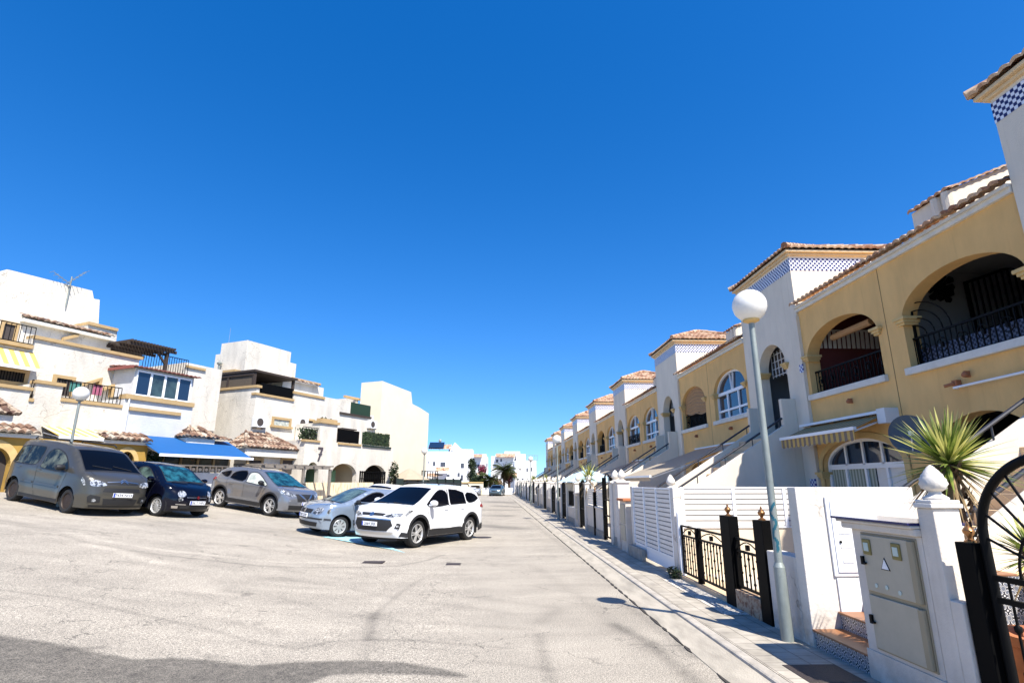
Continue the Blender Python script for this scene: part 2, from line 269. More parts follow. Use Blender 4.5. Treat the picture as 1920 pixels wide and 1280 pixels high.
# ---------------- helpers ----------------
def tag(o,label=None,cat=None,group=None,kind=None):
    if label: o['label']=label
    if cat: o['category']=cat
    if group: o['group']=group
    if kind: o['kind']=kind
    return o
def empty(name,loc,label,cat,group=None,rz=0,kind=None):
    o=bpy.data.objects.new(name,None); COL.objects.link(o); o.location=loc; o.rotation_euler=(0,0,rz); o.empty_display_size=.2
    return tag(o,label,cat,group,kind)
IDT=lambda a,b,c:(a,b,c)
class MB:
    def __init__(s,T=IDT): s.v=[];s.f=[];s.T=T
    def P(s,*p): s.v.append(s.T(*p)); return len(s.v)-1
    def poly(s,pts): s.f.append([s.P(*p) for p in pts])
    def box(s,x0,x1,y0,y1,z0,z1):
        i=[s.P(x,y,z) for z in (z0,z1) for y in (y0,y1) for x in (x0,x1)]
        for q in ((0,1,3,2),(4,6,7,5),(0,4,5,1),(2,3,7,6),(0,2,6,4),(1,5,7,3)): s.f.append([i[k] for k in q])
    def prism(s,pts,a,b,ax):   # pts 2D, extruded along axis ax from a to b
        def mk(p,h): return {0:(h,p[0],p[1]),1:(p[0],h,p[1]),2:(p[0],p[1],h)}[ax]
        n=len(pts); i=[s.P(*mk(p,a)) for p in pts]; j=[s.P(*mk(p,b)) for p in pts]
        s.f.append(i[::-1]); s.f.append(j)
        for k in range(n): s.f.append([i[k],i[(k+1)%n],j[(k+1)%n],j[k]])
    def tube(s,pts,r,n=8,r1=None,cap=True):
        pts=[Vector(p) for p in pts]; rings=[]
        for k,p in enumerate(pts):
            d=(pts[min(k+1,len(pts)-1)]-pts[max(k-1,0)]).normalized()
            a=Vector((0,0,1)) if abs(d.z)<.9 else Vector((1,0,0))
            e=d.cross(a).normalized(); g=d.cross(e)
            rr=r if r1 is None else r+(r1-r)*k/(len(pts)-1)
            rings.append([s.P(*(p+e*math.cos(t)*rr+g*math.sin(t)*rr)) for t in [2*math.pi*q/n for q in range(n)]])
        for A_,B_ in zip(rings,rings[1:]):
            for q in range(n): s.f.append([A_[q],A_[(q+1)%n],B_[(q+1)%n],B_[q]])
        if cap: s.f.append(rings[0][::-1]); s.f.append(rings[-1])
    def lathe(s,prof,c,n=24,ax=2,cap=True):
        rings=[]
        for r,h in prof:
            ring=[]
            for q in range(n):
                t=2*math.pi*q/n; a,b=r*math.cos(t),r*math.sin(t)
                p={2:(c[0]+a,c[1]+b,c[2]+h),1:(c[0]+a,c[1]+h,c[2]+b),0:(c[0]+h,c[1]+a,c[2]+b)}[ax]
                ring.append(s.P(*p))
            rings.append(ring)
        for A_,B_ in zip(rings,rings[1:]):
            for q in range(n): s.f.append([A_[q],A_[(q+1)%n],B_[(q+1)%n],B_[q]])
        if cap: s.f.append(rings[0][::-1]); s.f.append(rings[-1])
    def build(s,name,m,parent=None,local=False,smooth=None,bev=0,**kw):
        me=bpy.data.meshes.new(name)
        off=Vector((0,0,0)) if (parent is None or local) else root_loc(parent)
        vv=[Vector(p)-off for p in s.v]
        if parent is None and not local and vv:
            lo=Vector((min(p.x for p in vv),min(p.y for p in vv),min(p.z for p in vv))); hi=Vector((max(p.x for p in vv),max(p.y for p in vv),max(p.z for p in vv)))
            base=Vector(((lo.x+hi.x)/2,(lo.y+hi.y)/2,lo.z)); vv=[p-base for p in vv]
        else: base=Vector((0,0,0))
        me.from_pydata([tuple(p) for p in vv],[],s.f)
        bm=bmesh.new(); bm.from_mesh(me); bmesh.ops.recalc_face_normals(bm,faces=bm.faces); bm.to_mesh(me); bm.free()
        me.materials.append(m)
        if smooth is not None:
            me.shade_smooth(); me.set_sharp_from_angle(angle=R(smooth))
        o=bpy.data.objects.new(name,me); COL.objects.link(o); o.location=base
        if parent: o.parent=parent
        if bev:
            b=o.modifiers.new('bevel','BEVEL'); b.width=bev; b.segments=2; b.limit_method='ANGLE'; b.angle_limit=R(40)
        if kw: tag(o,**kw)
        return o
def root_loc(o):
    v=Vector(o.location)
    while o.parent: o=o.parent; v+=Vector(o.location)
    return v
def arch_pts(a,b,sp,tp,n=18):
    c=(a+b)/2; h=abs(b-a)/2
    return [(c-h*math.cos(math.pi*k/n), sp+(tp-sp)*math.sin(math.pi*k/n)) for k in range(n+1)]
def arch_wall(mb,u0,u1,z0,z1,a,b,zs,sp,tp,t,w0=0,n=18):
    def q(*p): mb.poly([(u,w0,z) for u,z in p])
    if a>u0: q((u0,z0),(a,z0),(a,z1),(u0,z1))
    if u1>b: q((b,z0),(u1,z0),(u1,z1),(b,z1))
    if zs>z0: q((a,z0),(b,z0),(b,zs),(a,zs))
    cp=arch_pts(a,b,sp,tp,n)
    for (p,r) in zip(cp,cp[1:]): q(p,r,(r[0],z1),(p[0],z1))
    loop=[(a,zs)]+cp+[(b,zs)]
    for p,r in zip(loop,loop[1:]+loop[:1]): mb.poly([(p[0],w0,p[1]),(r[0],w0,r[1]),(r[0],w0+t,r[1]),(p[0],w0+t,p[1])])
def room(mb,u0,u1,w0,w1,z0,z1):
    mb.poly([(u0,w1,z0),(u1,w1,z0),(u1,w1,z1),(u0,w1,z1)])
    for u in (u0,u1): mb.poly([(u,w0,z0),(u,w1,z0),(u,w1,z1),(u,w0,z1)])
    for z in (z0,z1): mb.poly([(u0,w0,z),(u1,w0,z),(u1,w1,z),(u0,w1,z)])
def tile_slope(mb,A_,B_,up,length,hipA=0,hipB=0,pitch=.2,rl=.4,seg=6,amp=.055,lift=.03):
    """barrel tiles from eave A_-B_ climbing along vector up for length; hipA/hipB: metres lost per metre climbed at each end"""
    A_=Vector(A_);B_=Vector(B_);up=Vector(up).normalized(); e=(B_-A_); Lg=e.length; e.normalize(); nrm=e.cross(up); 
    if nrm.z<0: nrm=-nrm
    nt_=max(1,round(Lg/pitch)); nc=nt_*seg; rows=max(1,round(length/rl)); 
    vs=[]
    for r in range(rows): vs+= [(r*length/rows+.0005,lift),((r+1)*length/rows,0)]
    grid=[]
    for k in range(nc+1):
        u=Lg*k/nc; ph=abs(math.sin(math.pi*k/seg))
        vmax=length
        if hipA: vmax=min(vmax,u/hipA)
        if hipB: vmax=min(vmax,(Lg-u)/hipB)
        col=[]
        for v,l in vs:
            vv=min(v,vmax); p=A_+e*u+up*vv+nrm*(amp*ph+l); col.append(mb.P(*p))
        grid.append(col)
    for k in range(nc):
        for j in range(len(vs)-1): mb.f.append([grid[k][j],grid[k+1][j],grid[k+1][j+1],grid[k][j+1]])
    # eave thickness
    for k in range(nc):
        u0=Lg*k/nc;u1=Lg*(k+1)/nc
        a=mb.P(*(A_+e*u0-nrm*.012+nrm*amp*.6*abs(math.sin(math.pi*k/seg)))); b=mb.P(*(A_+e*u1-nrm*.012+nrm*amp*.6*abs(math.sin(math.pi*(k+1)/seg))))
        mb.f.append([a,b,grid[k+1][0],grid[k][0]])
def ridge(mb,p,q,r=.08): 
    p=Vector(p);q=Vector(q);n=max(2,int((q-p).length/.35))
    for k in range(n):
        a=p.lerp(q,k/n);b=p.lerp(q,(k+1)/n); mb.tube([a,b],r*1.12,8,r*.9)
def railing(mb,u0,u1,w,z0,z1,sp=.12,t=.016,rail=.03):
    mb.box(u0,u1,w-rail/2,w+rail/2,z1-rail,z1); mb.box(u0,u1,w-rail/2,w+rail/2,z0,z0+rail)
    n=max(1,int(round((u1-u0)/sp)))
    for k in range(n+1):
        u=u0+(u1-u0)*k/n; mb.box(u-t/2,u+t/2,w-t/2,w+t/2,z0+rail,z1-rail)
def ray(px,py):
    a=(px-960)/F;b=(640-py)/F
    f=math.cos(TH)-math.sin(TH)*b; u=math.sin(TH)+math.cos(TH)*b
    return Vector((a*math.cos(YW)+f*math.sin(YW), f*math.cos(YW)-a*math.sin(YW), u))
def sst(a,b,x):
    t=max(0,min(1,(x-a)/(b-a))); return t*t*(3-2*t)
def terr(x,y):
    t=-x-3; t=(t+math.sqrt(t*t+1.2))/2 - .09
    t=max(0,min(t,12.5)); return .115*t*(1-sst(48,66,y))*(1-sst(20,60,-x)*.0)
def G(px,py):
    r=ray(px,py); s=-H/r.z; 
    for k in range(60):
        p=Vector((0,0,H))+r*s; s+= (terr(p.x,p.y)-p.z)/r.z*.6
    return Vector((0,0,H))+r*s
def text_mesh(s,size,m,name,parent,loc,rot,depth=.002,label=None):
    cu=bpy.data.curves.new('t','FONT'); cu.body=s; cu.size=size; cu.extrude=depth; cu.align_x='CENTER'; cu.align_y='CENTER'
    to=bpy.data.objects.new('t',cu); COL.objects.link(to); bpy.context.view_layer.update()
    me=bpy.data.meshes.new_from_object(to.evaluated_get(bpy.context.evaluated_depsgraph_get())); bpy.data.objects.remove(to); me.materials.clear(); me.materials.append(m)
    o=bpy.data.objects.new(name,me); COL.objects.link(o); o.parent=parent; o.location=loc; o.rotation_euler=rot
    if label: o['label']=label
    return o
ORD=['','first','second','third','fourth','fifth','sixth','seventh','eighth','ninth','tenth']
# ================= SETTING: ground, kerb, pavement =================
def strokes():
    L=[]
    def s(px,w,a): 
        L.append(([tuple(G(*p)[:2]) for p in px],w,a*(.75 if w<.4 else 1.7)))
    # dark newer patch along the bottom edge (polygon-like band)
    # wavy seams and tyre streaks (pixel polylines dropped on the ground)
    s([(0,1105),(120,1120),(260,1150),(400,1180),(480,1205),(560,1215),(620,1202),(700,1198),(780,1200),(960,1215)],.035,.42)
    s([(0,1090),(120,1108),(260,1138),(400,1168),(500,1195)],.10,-.22); s([(380,1105),(430,1120),(450,1135)],.16,-.25); s([(600,1150),(700,1130),(800,1150)],.3,-.10); s([(520,1060),(560,1075),(640,1085)],.12,.16)
    s([(440,1140),(520,1150),(600,1158)],.3,-.12)
    s([(230,1125),(330,1150),(430,1165),(520,1190)],.10,.20)
    s([(420,1105),(520,1118),(640,1150),(760,1165),(900,1172),(1000,1180)],.07,.22)
    s([(520,1082),(640,1098),(760,1125),(860,1135),(960,1150)],.09,.20)
    s([(790,1085),(745,1115),(705,1150),(690,1200)],.05,.35)
    s([(700,1150),(690,1175),(700,1200),(670,1250)],.10,.22)
    s([(500,1150),(560,1150),(640,1148),(700,1152)],.12,.16)
    s([(1010,1190),(1018,1230),(1035,1280)],.07,.38)
    s([(1150,1170),(1210,1200),(1265,1245),(1320,1290)],.09,.50)
    s([(1000,1060),(1060,1100),(1140,1160),(1220,1220)],.14,.16)
    s([(1120,1060),(1180,1110),(1240,1160),(1330,1240)],.07,.62)
    s([(1170,1130),(1215,1160),(1265,1200),(1300,1230)],.10,.35)
    s([(1050,1005),(1100,1050),(1150,1090)],.10,.30)
    s([(985,970),(1025,1000),(1070,1035)],.10,.22)
    s([(900,1120),(960,1128),(1050,1140),(1010,1165)],.12,.22)
    s([(900,1240),(960,1245),(1040,1255)],.05,.22)
    s([(1180,1208),(1240,1209),(1300,1209)],.015,.55)
    s([(920,940),(960,942)],1.2,.35); s([(905,955),(950,956)],.9,.25); s([(900,965),(950,966)],.5,.40); s([(910,985),(965,990)],.7,.3); s([(930,948),(975,950)],.6,.4)
    s([(0,1035),(160,1040),(330,1065),(420,1085)],.2,.10); s([(0,1060),(120,1085),(250,1090)],.2,.12)
    # parking edge gutter
    s([(0,975),(60,985),(100,998),(170,1018),(230,1028),(300,1040),(400,1050),(480,1060),(560,1063),(650,1063),(750,1060),(800,1050),(830,1040)],.05,.50)
    s([(0,968),(60,978),(110,990),(180,1010),(300,1030),(400,1040),(480,1050),(560,1054),(650,1054),(740,1052)],.10,-.30)
    s([(170,1020),(230,1035),(300,1055)],.14,-.42)
    s([(330,1010),(365,1022),(400,1018)],.02,.3); s([(380,1022),(520,1028),(660,1030)],.04,-.3)
    s([(350,1050),(360,1044),(372,1030)],.02,.4); s([(60,985),(150,992),(230,1002)],.03,.2)
    s([(300,980),(420,990),(560,1000)],.5,.12)
    s([(420,1000),(600,1028)],.25,-.15)
    return L
def build_ground():
    def axis(segs):
        out=[]
        for a,b,st in segs:
            n=max(1,int(round((b-a)/st))); out+=[a+(b-a)*k/n for k in range(n)]
        out.append(segs[-1][1]); return out
    xs=axis([(-600,-60,60),(-60,-24,4),(-24,-9,.5),(-9,-4.5,.11),(-4.5,2.15,.05)])
    ys=axis([(-30,1.5,3.),(1.5,8,.045),(8,16,.10),(16,30,.3),(30,70,1.2),(70,130,6),(130,1200,120)])
    st=strokes()
    # curved patch border: pixels -> ground, y as function of x
    bp=sorted([tuple(G(*p)[:2]) for p in [(-300,1150),(-100,1175),(0,1188),(110,1205),(200,1224),(262,1234),(330,1231),(400,1236),(470,1246),(540,1240),(600,1238),(680,1236),(760,1240),(830,1252),(868,1262),(880,1270)]])
    tail=sorted([tuple(G(*p)[:2]) for p in [(560,1290),(600,1272),(625,1264),(700,1262),(780,1264),(850,1268),(880,1270)]])
    def lerp(tab,x,lo,hi):
        if x<=tab[0][0]: return lo if lo is not None else tab[0][1]
        if x>=tab[-1][0]: return hi
        for (a,b),(c,d) in zip(tab,tab[1:]):
            if a<=x<=c: return b+(d-b)*(x-a)/(c-a+1e-9)
    segs=[]
    for P_,w_,a_ in st:
        for (x0,y0),(x1,y1) in zip(P_,P_[1:]): segs.append((x0,y0,x1,y1,w_,a_,min(x0,x1)-3*w_,max(x0,x1)+3*w_,min(y0,y1)-3*w_,max(y0,y1)+3*w_))
    rows={}
    verts=[];att=[]
    for y in ys:
        act=[s for s in segs if s[8]<=y<=s[9]]
        for x in xs:
            verts.append((x,y,terr(x,y))); v=0.
            pos={}
            for x0,y0,x1,y1,w_,a_,bx0,bx1,_,_ in act:
                if x<bx0 or x>bx1: continue
                dx,dy=x1-x0,y1-y0; t=((x-x0)*dx+(y-y0)*dy)/(dx*dx+dy*dy+1e-9); t=max(0,min(1,t))
                d=math.hypot(x-x0-dx*t,y-y0-dy*t); g=a_*math.exp(-(d/w_)**2)
                key=(w_,a_)
                if abs(g)>abs(pos.get(key,0)): pos[key]=g
            v=sum(pos.values())
            if y<9 and x<bp[-1][0]:
                yb=lerp(bp,x,None,0); t=sst(yb+.03,yb-.05,y) if False else max(0,min(1,(yb+.02-y)/.07))
                if x>tail[0][0]:
                    yt=lerp(tail,x,0,99); t*=max(0,min(1,(y-yt+.03)/.06))
                v=max(v,.66*t)+ (.0)
            att.append(max(-.5,min(1,v)))
    nx=len(xs); faces=[(j*nx+i,j*nx+i+1,(j+1)*nx+i+1,(j+1)*nx+i) for j in range(len(ys)-1) for i in range(nx-1)]
    me=bpy.data.meshes.new('road'); me.from_pydata(verts,[],faces); a=me.attributes.new('stain','FLOAT','POINT'); a.data.foreach_set('value',att)
    me.materials.append(M['asphalt']); me.shade_smooth(); o=bpy.data.objects.new('road',me); COL.objects.link(o); tag(o,kind='structure')
build_ground()
KX=2.43; WX=3.35
mb=MB(); mb.box(KX,KX+.13,-5,92,-.2,.10); mb.build('kerb',mat('kerb_stone',(.46,.41,.34),.9,var=.35,vscale=5,bump=.5,bscale=30),bev=.025,kind='structure')
mb=MB()
mb.prism([(KX-.30,-.1),(KX-.30,.006),(KX-.002,.072),(KX-.002,-.1)],-5,92,1); mb.build('gutter',mat('gutter_concrete',(.44,.385,.30),.92,var=.4,vscale=2.5,bump=.4,bscale=60,lo=.3,hi=.6,vdist=(2,.5,1)),kind='structure')
mb=MB(); rnj=random.Random(17)
yy=1.5
while yy<60:
    l_=rnj.uniform(.2,.6); 
    if rnj.random()<.93:
        w_=rnj.uniform(.008,.024); mb.prism([(KX-.31,yy),(KX-.31-w_,yy+l_*.3),(KX-.31-w_*.6,yy+l_*.8),(KX-.30,yy+l_),(KX-.285,yy+l_*.5)],-.02,.0105,2)
    yy+=l_*1.02
mb.build('road_edge_crack',mat('tar_joint',(.05,.043,.035),.95,var=.5,vscale=20),kind='structure')
mb=MB(); mb.box(KX+.13,3.6,-5,92,-.2,.094); mb.build('pavement',M['pavers'],kind='structure')
mb=MB(); mb.box(3.6,60,-5,100,-.3,.10); mb.build('garden_ground',mat('front_garden_tiles',(.58,.50,.40),.85,var=.15,vscale=2,bump=.2),kind='structure')
mb=MB()   # light concrete speckled strip by the open gate
mb.poly([(3.0,7.6,.100),(3.36,7.6,.100),(3.36,10.3,.100),(3.0,10.3,.100)]); mb.build('gravel_strip',mat('speckled_gravel',(.62,.56,.47),.9,col2=(.12,.10,.08),vscale=38,bump=.6,bscale=60,lo=.40,hi=.50),kind='structure')
# ================= RIGHT ROW OF YELLOW HOUSES =================
FX=8.4
RT=lambda u,w,z:(FX+w,u,z)
FAR=[None,7.64,17.46,27.5,37.65,47.8,57.95,68.1,78.2,88.4]
def capital(mb,u,z,w=0.):   # small moulded bracket at the arch spring
    mb.box(u-.16,u+.16,w-.10,w+.30,z,z+.06); mb.box(u-.12,u+.12,w-.07,w+.28,z-.06,z); mb.box(u-.09,u+.09,w-.04,w+.26,z-.11,z-.06)
def arched_window(root,T,a,b,zs,sp,tp,w,cols=3,glassm='glass',name='window',transom=True,vee=True):
    g=MB(T); cp=arch_pts(a,b,sp,tp,20); g.poly([(a,w+.03,zs)]+[(p[0],w+.03,p[1]) for p in cp]+[(b,w+.03,zs)])
    f=MB(T); fr=.07
    inn=arch_pts(a+fr,b-fr,sp,tp-fr,20)
    ring=[(a,zs)]+cp+[(b,zs)]; ri=[(a+fr,zs+fr)]+inn+[(b-fr,zs+fr)]
    n=len(ring)
    for k in range(n):
        p,q,r_,s_=ring[k],ring[(k+1)%n],ri[(k+1)%n],ri[k]
        f.poly([(p[0],w-.03,p[1]),(q[0],w-.03,q[1]),(r_[0],w-.03,r_[1]),(s_[0],w-.03,s_[1])])
        f.poly([(s_[0],w-.03,s_[1]),(r_[0],w-.03,r_[1]),(r_[0],w+.03,r_[1]),(s_[0],w+.03,s_[1])])
    if transom:
        f.box(a+.05,b-.05,w-.035,w+.02,sp-.06,sp+.05)
        zl=zs+(sp-zs)*.34; f.box(a+.05,b-.05,w-.035,w+.02,zl-.035,zl+.035)
    for k in range(1,cols):
        u=a+(b-a)*k/cols; f.box(u-.035,u+.035,w-.032,w+.02,zs+.04,sp)
    c=(a+b)/2
    for s_ in ((-1,1) if vee else ()):
        f.prism([(c+s_*.03-.02,sp),(c+s_*.03+.02,sp),(c+s_*.14+.02,tp-.05),(c+s_*.14-.02,tp-.05)],w-.03,w+.02,1)
    fo=f.build(name,M['paint'],root); g.build('glass_pane',M[glassm],fo,label=None)
    return fo
def ironwork(root,a,b,z0,z1,w,name='balcony_railing',scroll=True):
    r=MB(RT); railing(r,a,b,w,z0,z1,.13,.018,.04)
    if scroll:
        n=max(1,int((b-a)/.45))
        for k in range(n):
            c=a+(b-a)*(k+.5)/n; zc=(z0+z1)/2
            r.tube([(c+.13*math.cos(t),w,zc+.13*math.sin(t)) for t in [math.pi*2*q/10 for q in range(11)]],.011,5)
            r.box(c-.022,c+.022,w-.022,w+.022,zc-.05,zc+.05)
    return r.build(name,M['black'],root)
def tower(root,f,n_,k,detail):
    T=lambda u,w,z:(FX-.05+w,u,z)
    t=MB(T); a,b=n_+.85,n_+2.45
    arch_wall(t,n_,f,0,8.02,a,b,3.1,5.0,5.78,.3)
    D=3.55
    t.poly([(n_,0,0),(n_,D,0),(n_,D,8.02),(n_,0,8.02)]); t.poly([(f,0,0),(f,D,0),(f,D,8.02),(f,0,8.02)]); t.poly([(n_,D,0),(f,D,0),(f,D,8.02),(n_,D,8.02)])
    t.poly([(n_,0,8.0),(f,0,8.0),(f,D,8.0),(n_,D,8.0)])
    t.build('tower',M['white'],root)
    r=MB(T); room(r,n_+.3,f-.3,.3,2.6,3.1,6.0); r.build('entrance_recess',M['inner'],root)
    if detail>1:
        g=MB(T); g.box(a,b,.45,.5,5.05,5.75)
        gg=MB(T)
        for j in range(9): 
            u=a+(b-a)*j/8; gg.box(u-.008,u+.008,.42,.44,4.9,5.7)
        for j in range(4): gg.box(a,b,.42,.44,4.95+j*.22,4.965+j*.22)
        g.build('dark_fanlight',M['dark'],root); gg.build('fanlight_grid',M['paint'],root)
    for q_ in (a,b): c=MB(T); capital(c,q_,5.0); c.build('capital',M['cap'],root)
    # checker band, proud by 6 mm
    e=.006; c=MB(T)
    c.poly([(n_-e,-e,7.55),(f+e,-e,7.55),(f+e,-e,7.93),(n_-e,-e,7.93)]); c.poly([(n_-e,-e,7.55),(n_-e,D,7.55),(n_-e,D,7.93),(n_-e,-e,7.93)])
    c.poly([(f+e,-e,7.55),(f+e,D,7.55),(f+e,D,7.93),(f+e,-e,7.93)])
    c.build('checker_tile_band',M['checker'],root)
    c=MB(T); c.box(n_-.07,f+.07,-.07,D+.07,8.0,8.07); c.box(n_-.15,f+.15,-.15,D+.15,8.07,8.14); c.build('cornice',M['cornice'],root,bev=.015 if detail>1 else 0)
    o=.20; z0=8.17; h=.82
    x0,x1,y0,y1=FX-.05-o,FX-.05+D+o,n_-o,f+o; sg=6 if detail>1 else 4
    r=MB(); hx=(x1-x0)/2; hy=(y1-y0)/2; rx=min(hx,hy); cx=(x0+x1)/2; cy=(y0+y1)/2
    hh=h
    def sl(A_,B_,dirv,run,hipr):
        L_=math.hypot(run,hh); tile_slope(r,A_,B_,(dirv[0]*run,dirv[1]*run,hh),L_,hipr/L_,hipr/L_,seg=sg,pitch=.21,amp=.05)
    sl((x0,y0,z0),(x1,y0,z0),(0,1),rx,rx); sl((x0,y1,z0),(x1,y1,z0),(0,-1),rx,rx)
    sl((x0,y0,z0),(x0,y1,z0),(1,0),rx,hy); sl((x1,y0,z0),(x1,y1,z0),(-1,0),rx,hy)
    ex=hx-rx; ey=hy-rx
    for sx,sy in ((-1,-1),(1,-1),(-1,1),(1,1)):
        ridge(r,(cx+sx*hx,cy+sy*hy,z0+.07),(cx+sx*ex,cy+sy*ey,z0+hh+.06))
    if ex>.05: ridge(r,(cx-ex,cy,z0+hh+.06),(cx+ex,cy,z0+hh+.06))
    ro=r.build('tower_roof',M['tiles'],root,smooth=50)
def eave(root,u0,u1,detail,z=6.30):
    c=MB(RT); c.box(u0,u1,-.07,.22,z,z+.09); c.box(u0,u1,-.13,.22,z+.09,z+.15); c.build('eave_moulding',M['stone'],root)
    r=MB(); tile_slope(r,(FX-.24,u0,z+.17),(FX-.24,u1,z+.17),(.5,0,.18),.55,pitch=.2,seg=6 if detail>1 else 4,amp=.05,rl=.3)
    r.build('eave_tiles',M['tiles'],root,smooth=50)
def chimney_block(root,yc,X,yl,z0,z1,detail):
    # solarium parapet behind the eave: shaded street face with flutes, sunlit face towards the viewer
    c=MB(); c.prism([(X,6.31),(X+2.3,6.31),(X+2.3,z1+.95),(X,z1-.02)],yc,yl,1)
    for k in range(2): c.tube([(X-.01,yc+.10+.28*k,6.32),(X-.01,yc+.10+.28*k,z1-.04)],.10,10)
    c.build('roof_parapet',M['white'],root)
    t=MB(); sg=6 if detail>1 else 4
    tile_slope(t,(X-.08,yc-.04,z1-.03),(X-.08,yl+.01,z1-.03),(.5,0,.2),.42,pitch=.2,amp=.045,seg=sg)
    tile_slope(t,(X-.05,yc-.07,z1-.03),(X+2.3,yc-.07,z1+.94),(0,.3,.04),.3,pitch=.2,amp=.035,seg=sg,lift=.01)
    t.build('parapet_tiles',M['tiles'],root,smooth=50)
def stair(root,n_,dX=0.,ya=None,yb=None,x_lo=4.45):
    ya=n_+.62 if ya is None else ya; yb=n_+2.6 if yb is None else yb
    f=lambda x:1.42+.613*(x-4.94-dX)
    xt=FX-.052; t=.14
    for nm,y in (('stair_wall',ya),('stair_wall',yb)):
        m_=MB(); zt=min(f(7.9),3.55)
        m_.prism([(x_lo,.1),(xt,.1),(xt,4.0),(7.95,4.0),(7.95,f(7.95)),(x_lo,f(x_lo))],y,y+t,1); m_.build(nm,M['white'],root,bev=.01)
    s=MB(); n=15
    for k in range(n):
        x0=x_lo+.05+k*(7.7-x_lo)/n; s.box(x0,xt,ya+t,yb,.1+.19*k+.005*0,.1+.19*(k+1))
    s.build('steps',M['beige'],root)
    for y in (ya+.07,yb+.07):
        h=MB()
        h.tube([(x_lo-.05,y,f(x_lo-.05)+.20),(7.95,y,f(7.95)+.20)],.028,8)
        for k in range(5):
            x=x_lo+.2+k*.8; h.tube([(x,y,f(x)-.02),(x,y,f(x)+.2)],.014,6)
        h.build('handrail',M['darkmetal'],root)
def awning(root,y0,y1,x_in,z_in,x_out,z_out,m,valance=.2,scallop=True,name='awning',case=True,thick=.02):
    o=MB(); o.poly([(x_in,y0,z_in),(x_in,y1,z_in),(x_out,y1,z_out),(x_out,y0,z_out)])
    if valance:
        n=max(4,int((y1-y0)/.22))*6
        for k in range(n):
            a,b=y0+(y1-y0)*k/n,y0+(y1-y0)*(k+1)/n
            da=(valance+.04*abs(math.sin(math.pi*k/6)) if scallop else valance); db=(valance+.04*abs(math.sin(math.pi*(k+1)/6)) if scallop else valance)
            o.poly([(x_out-.03,a,z_out-.03),(x_out-.03,b,z_out-.03),(x_out-.03,b,z_out-.03-db),(x_out-.03,a,z_out-.03-da)])
    ao=o.build(name,m,root)
    b=MB(); b.box(x_out-.06,x_out+.01,y0-.03,y1+.03,z_out-.035,z_out+.035)
    if case: b.box(x_in-.02,FX-.01,y0-.05,y1+.05,z_in+.02,z_in+.07)
    for y in (y0+.1,y1-.1):
        b.tube([(x_in,y,z_in-.12),(x_out,y,z_out-.06)],.022,6)
    b.build('awning_frame',M['paint'],ao)
    return ao
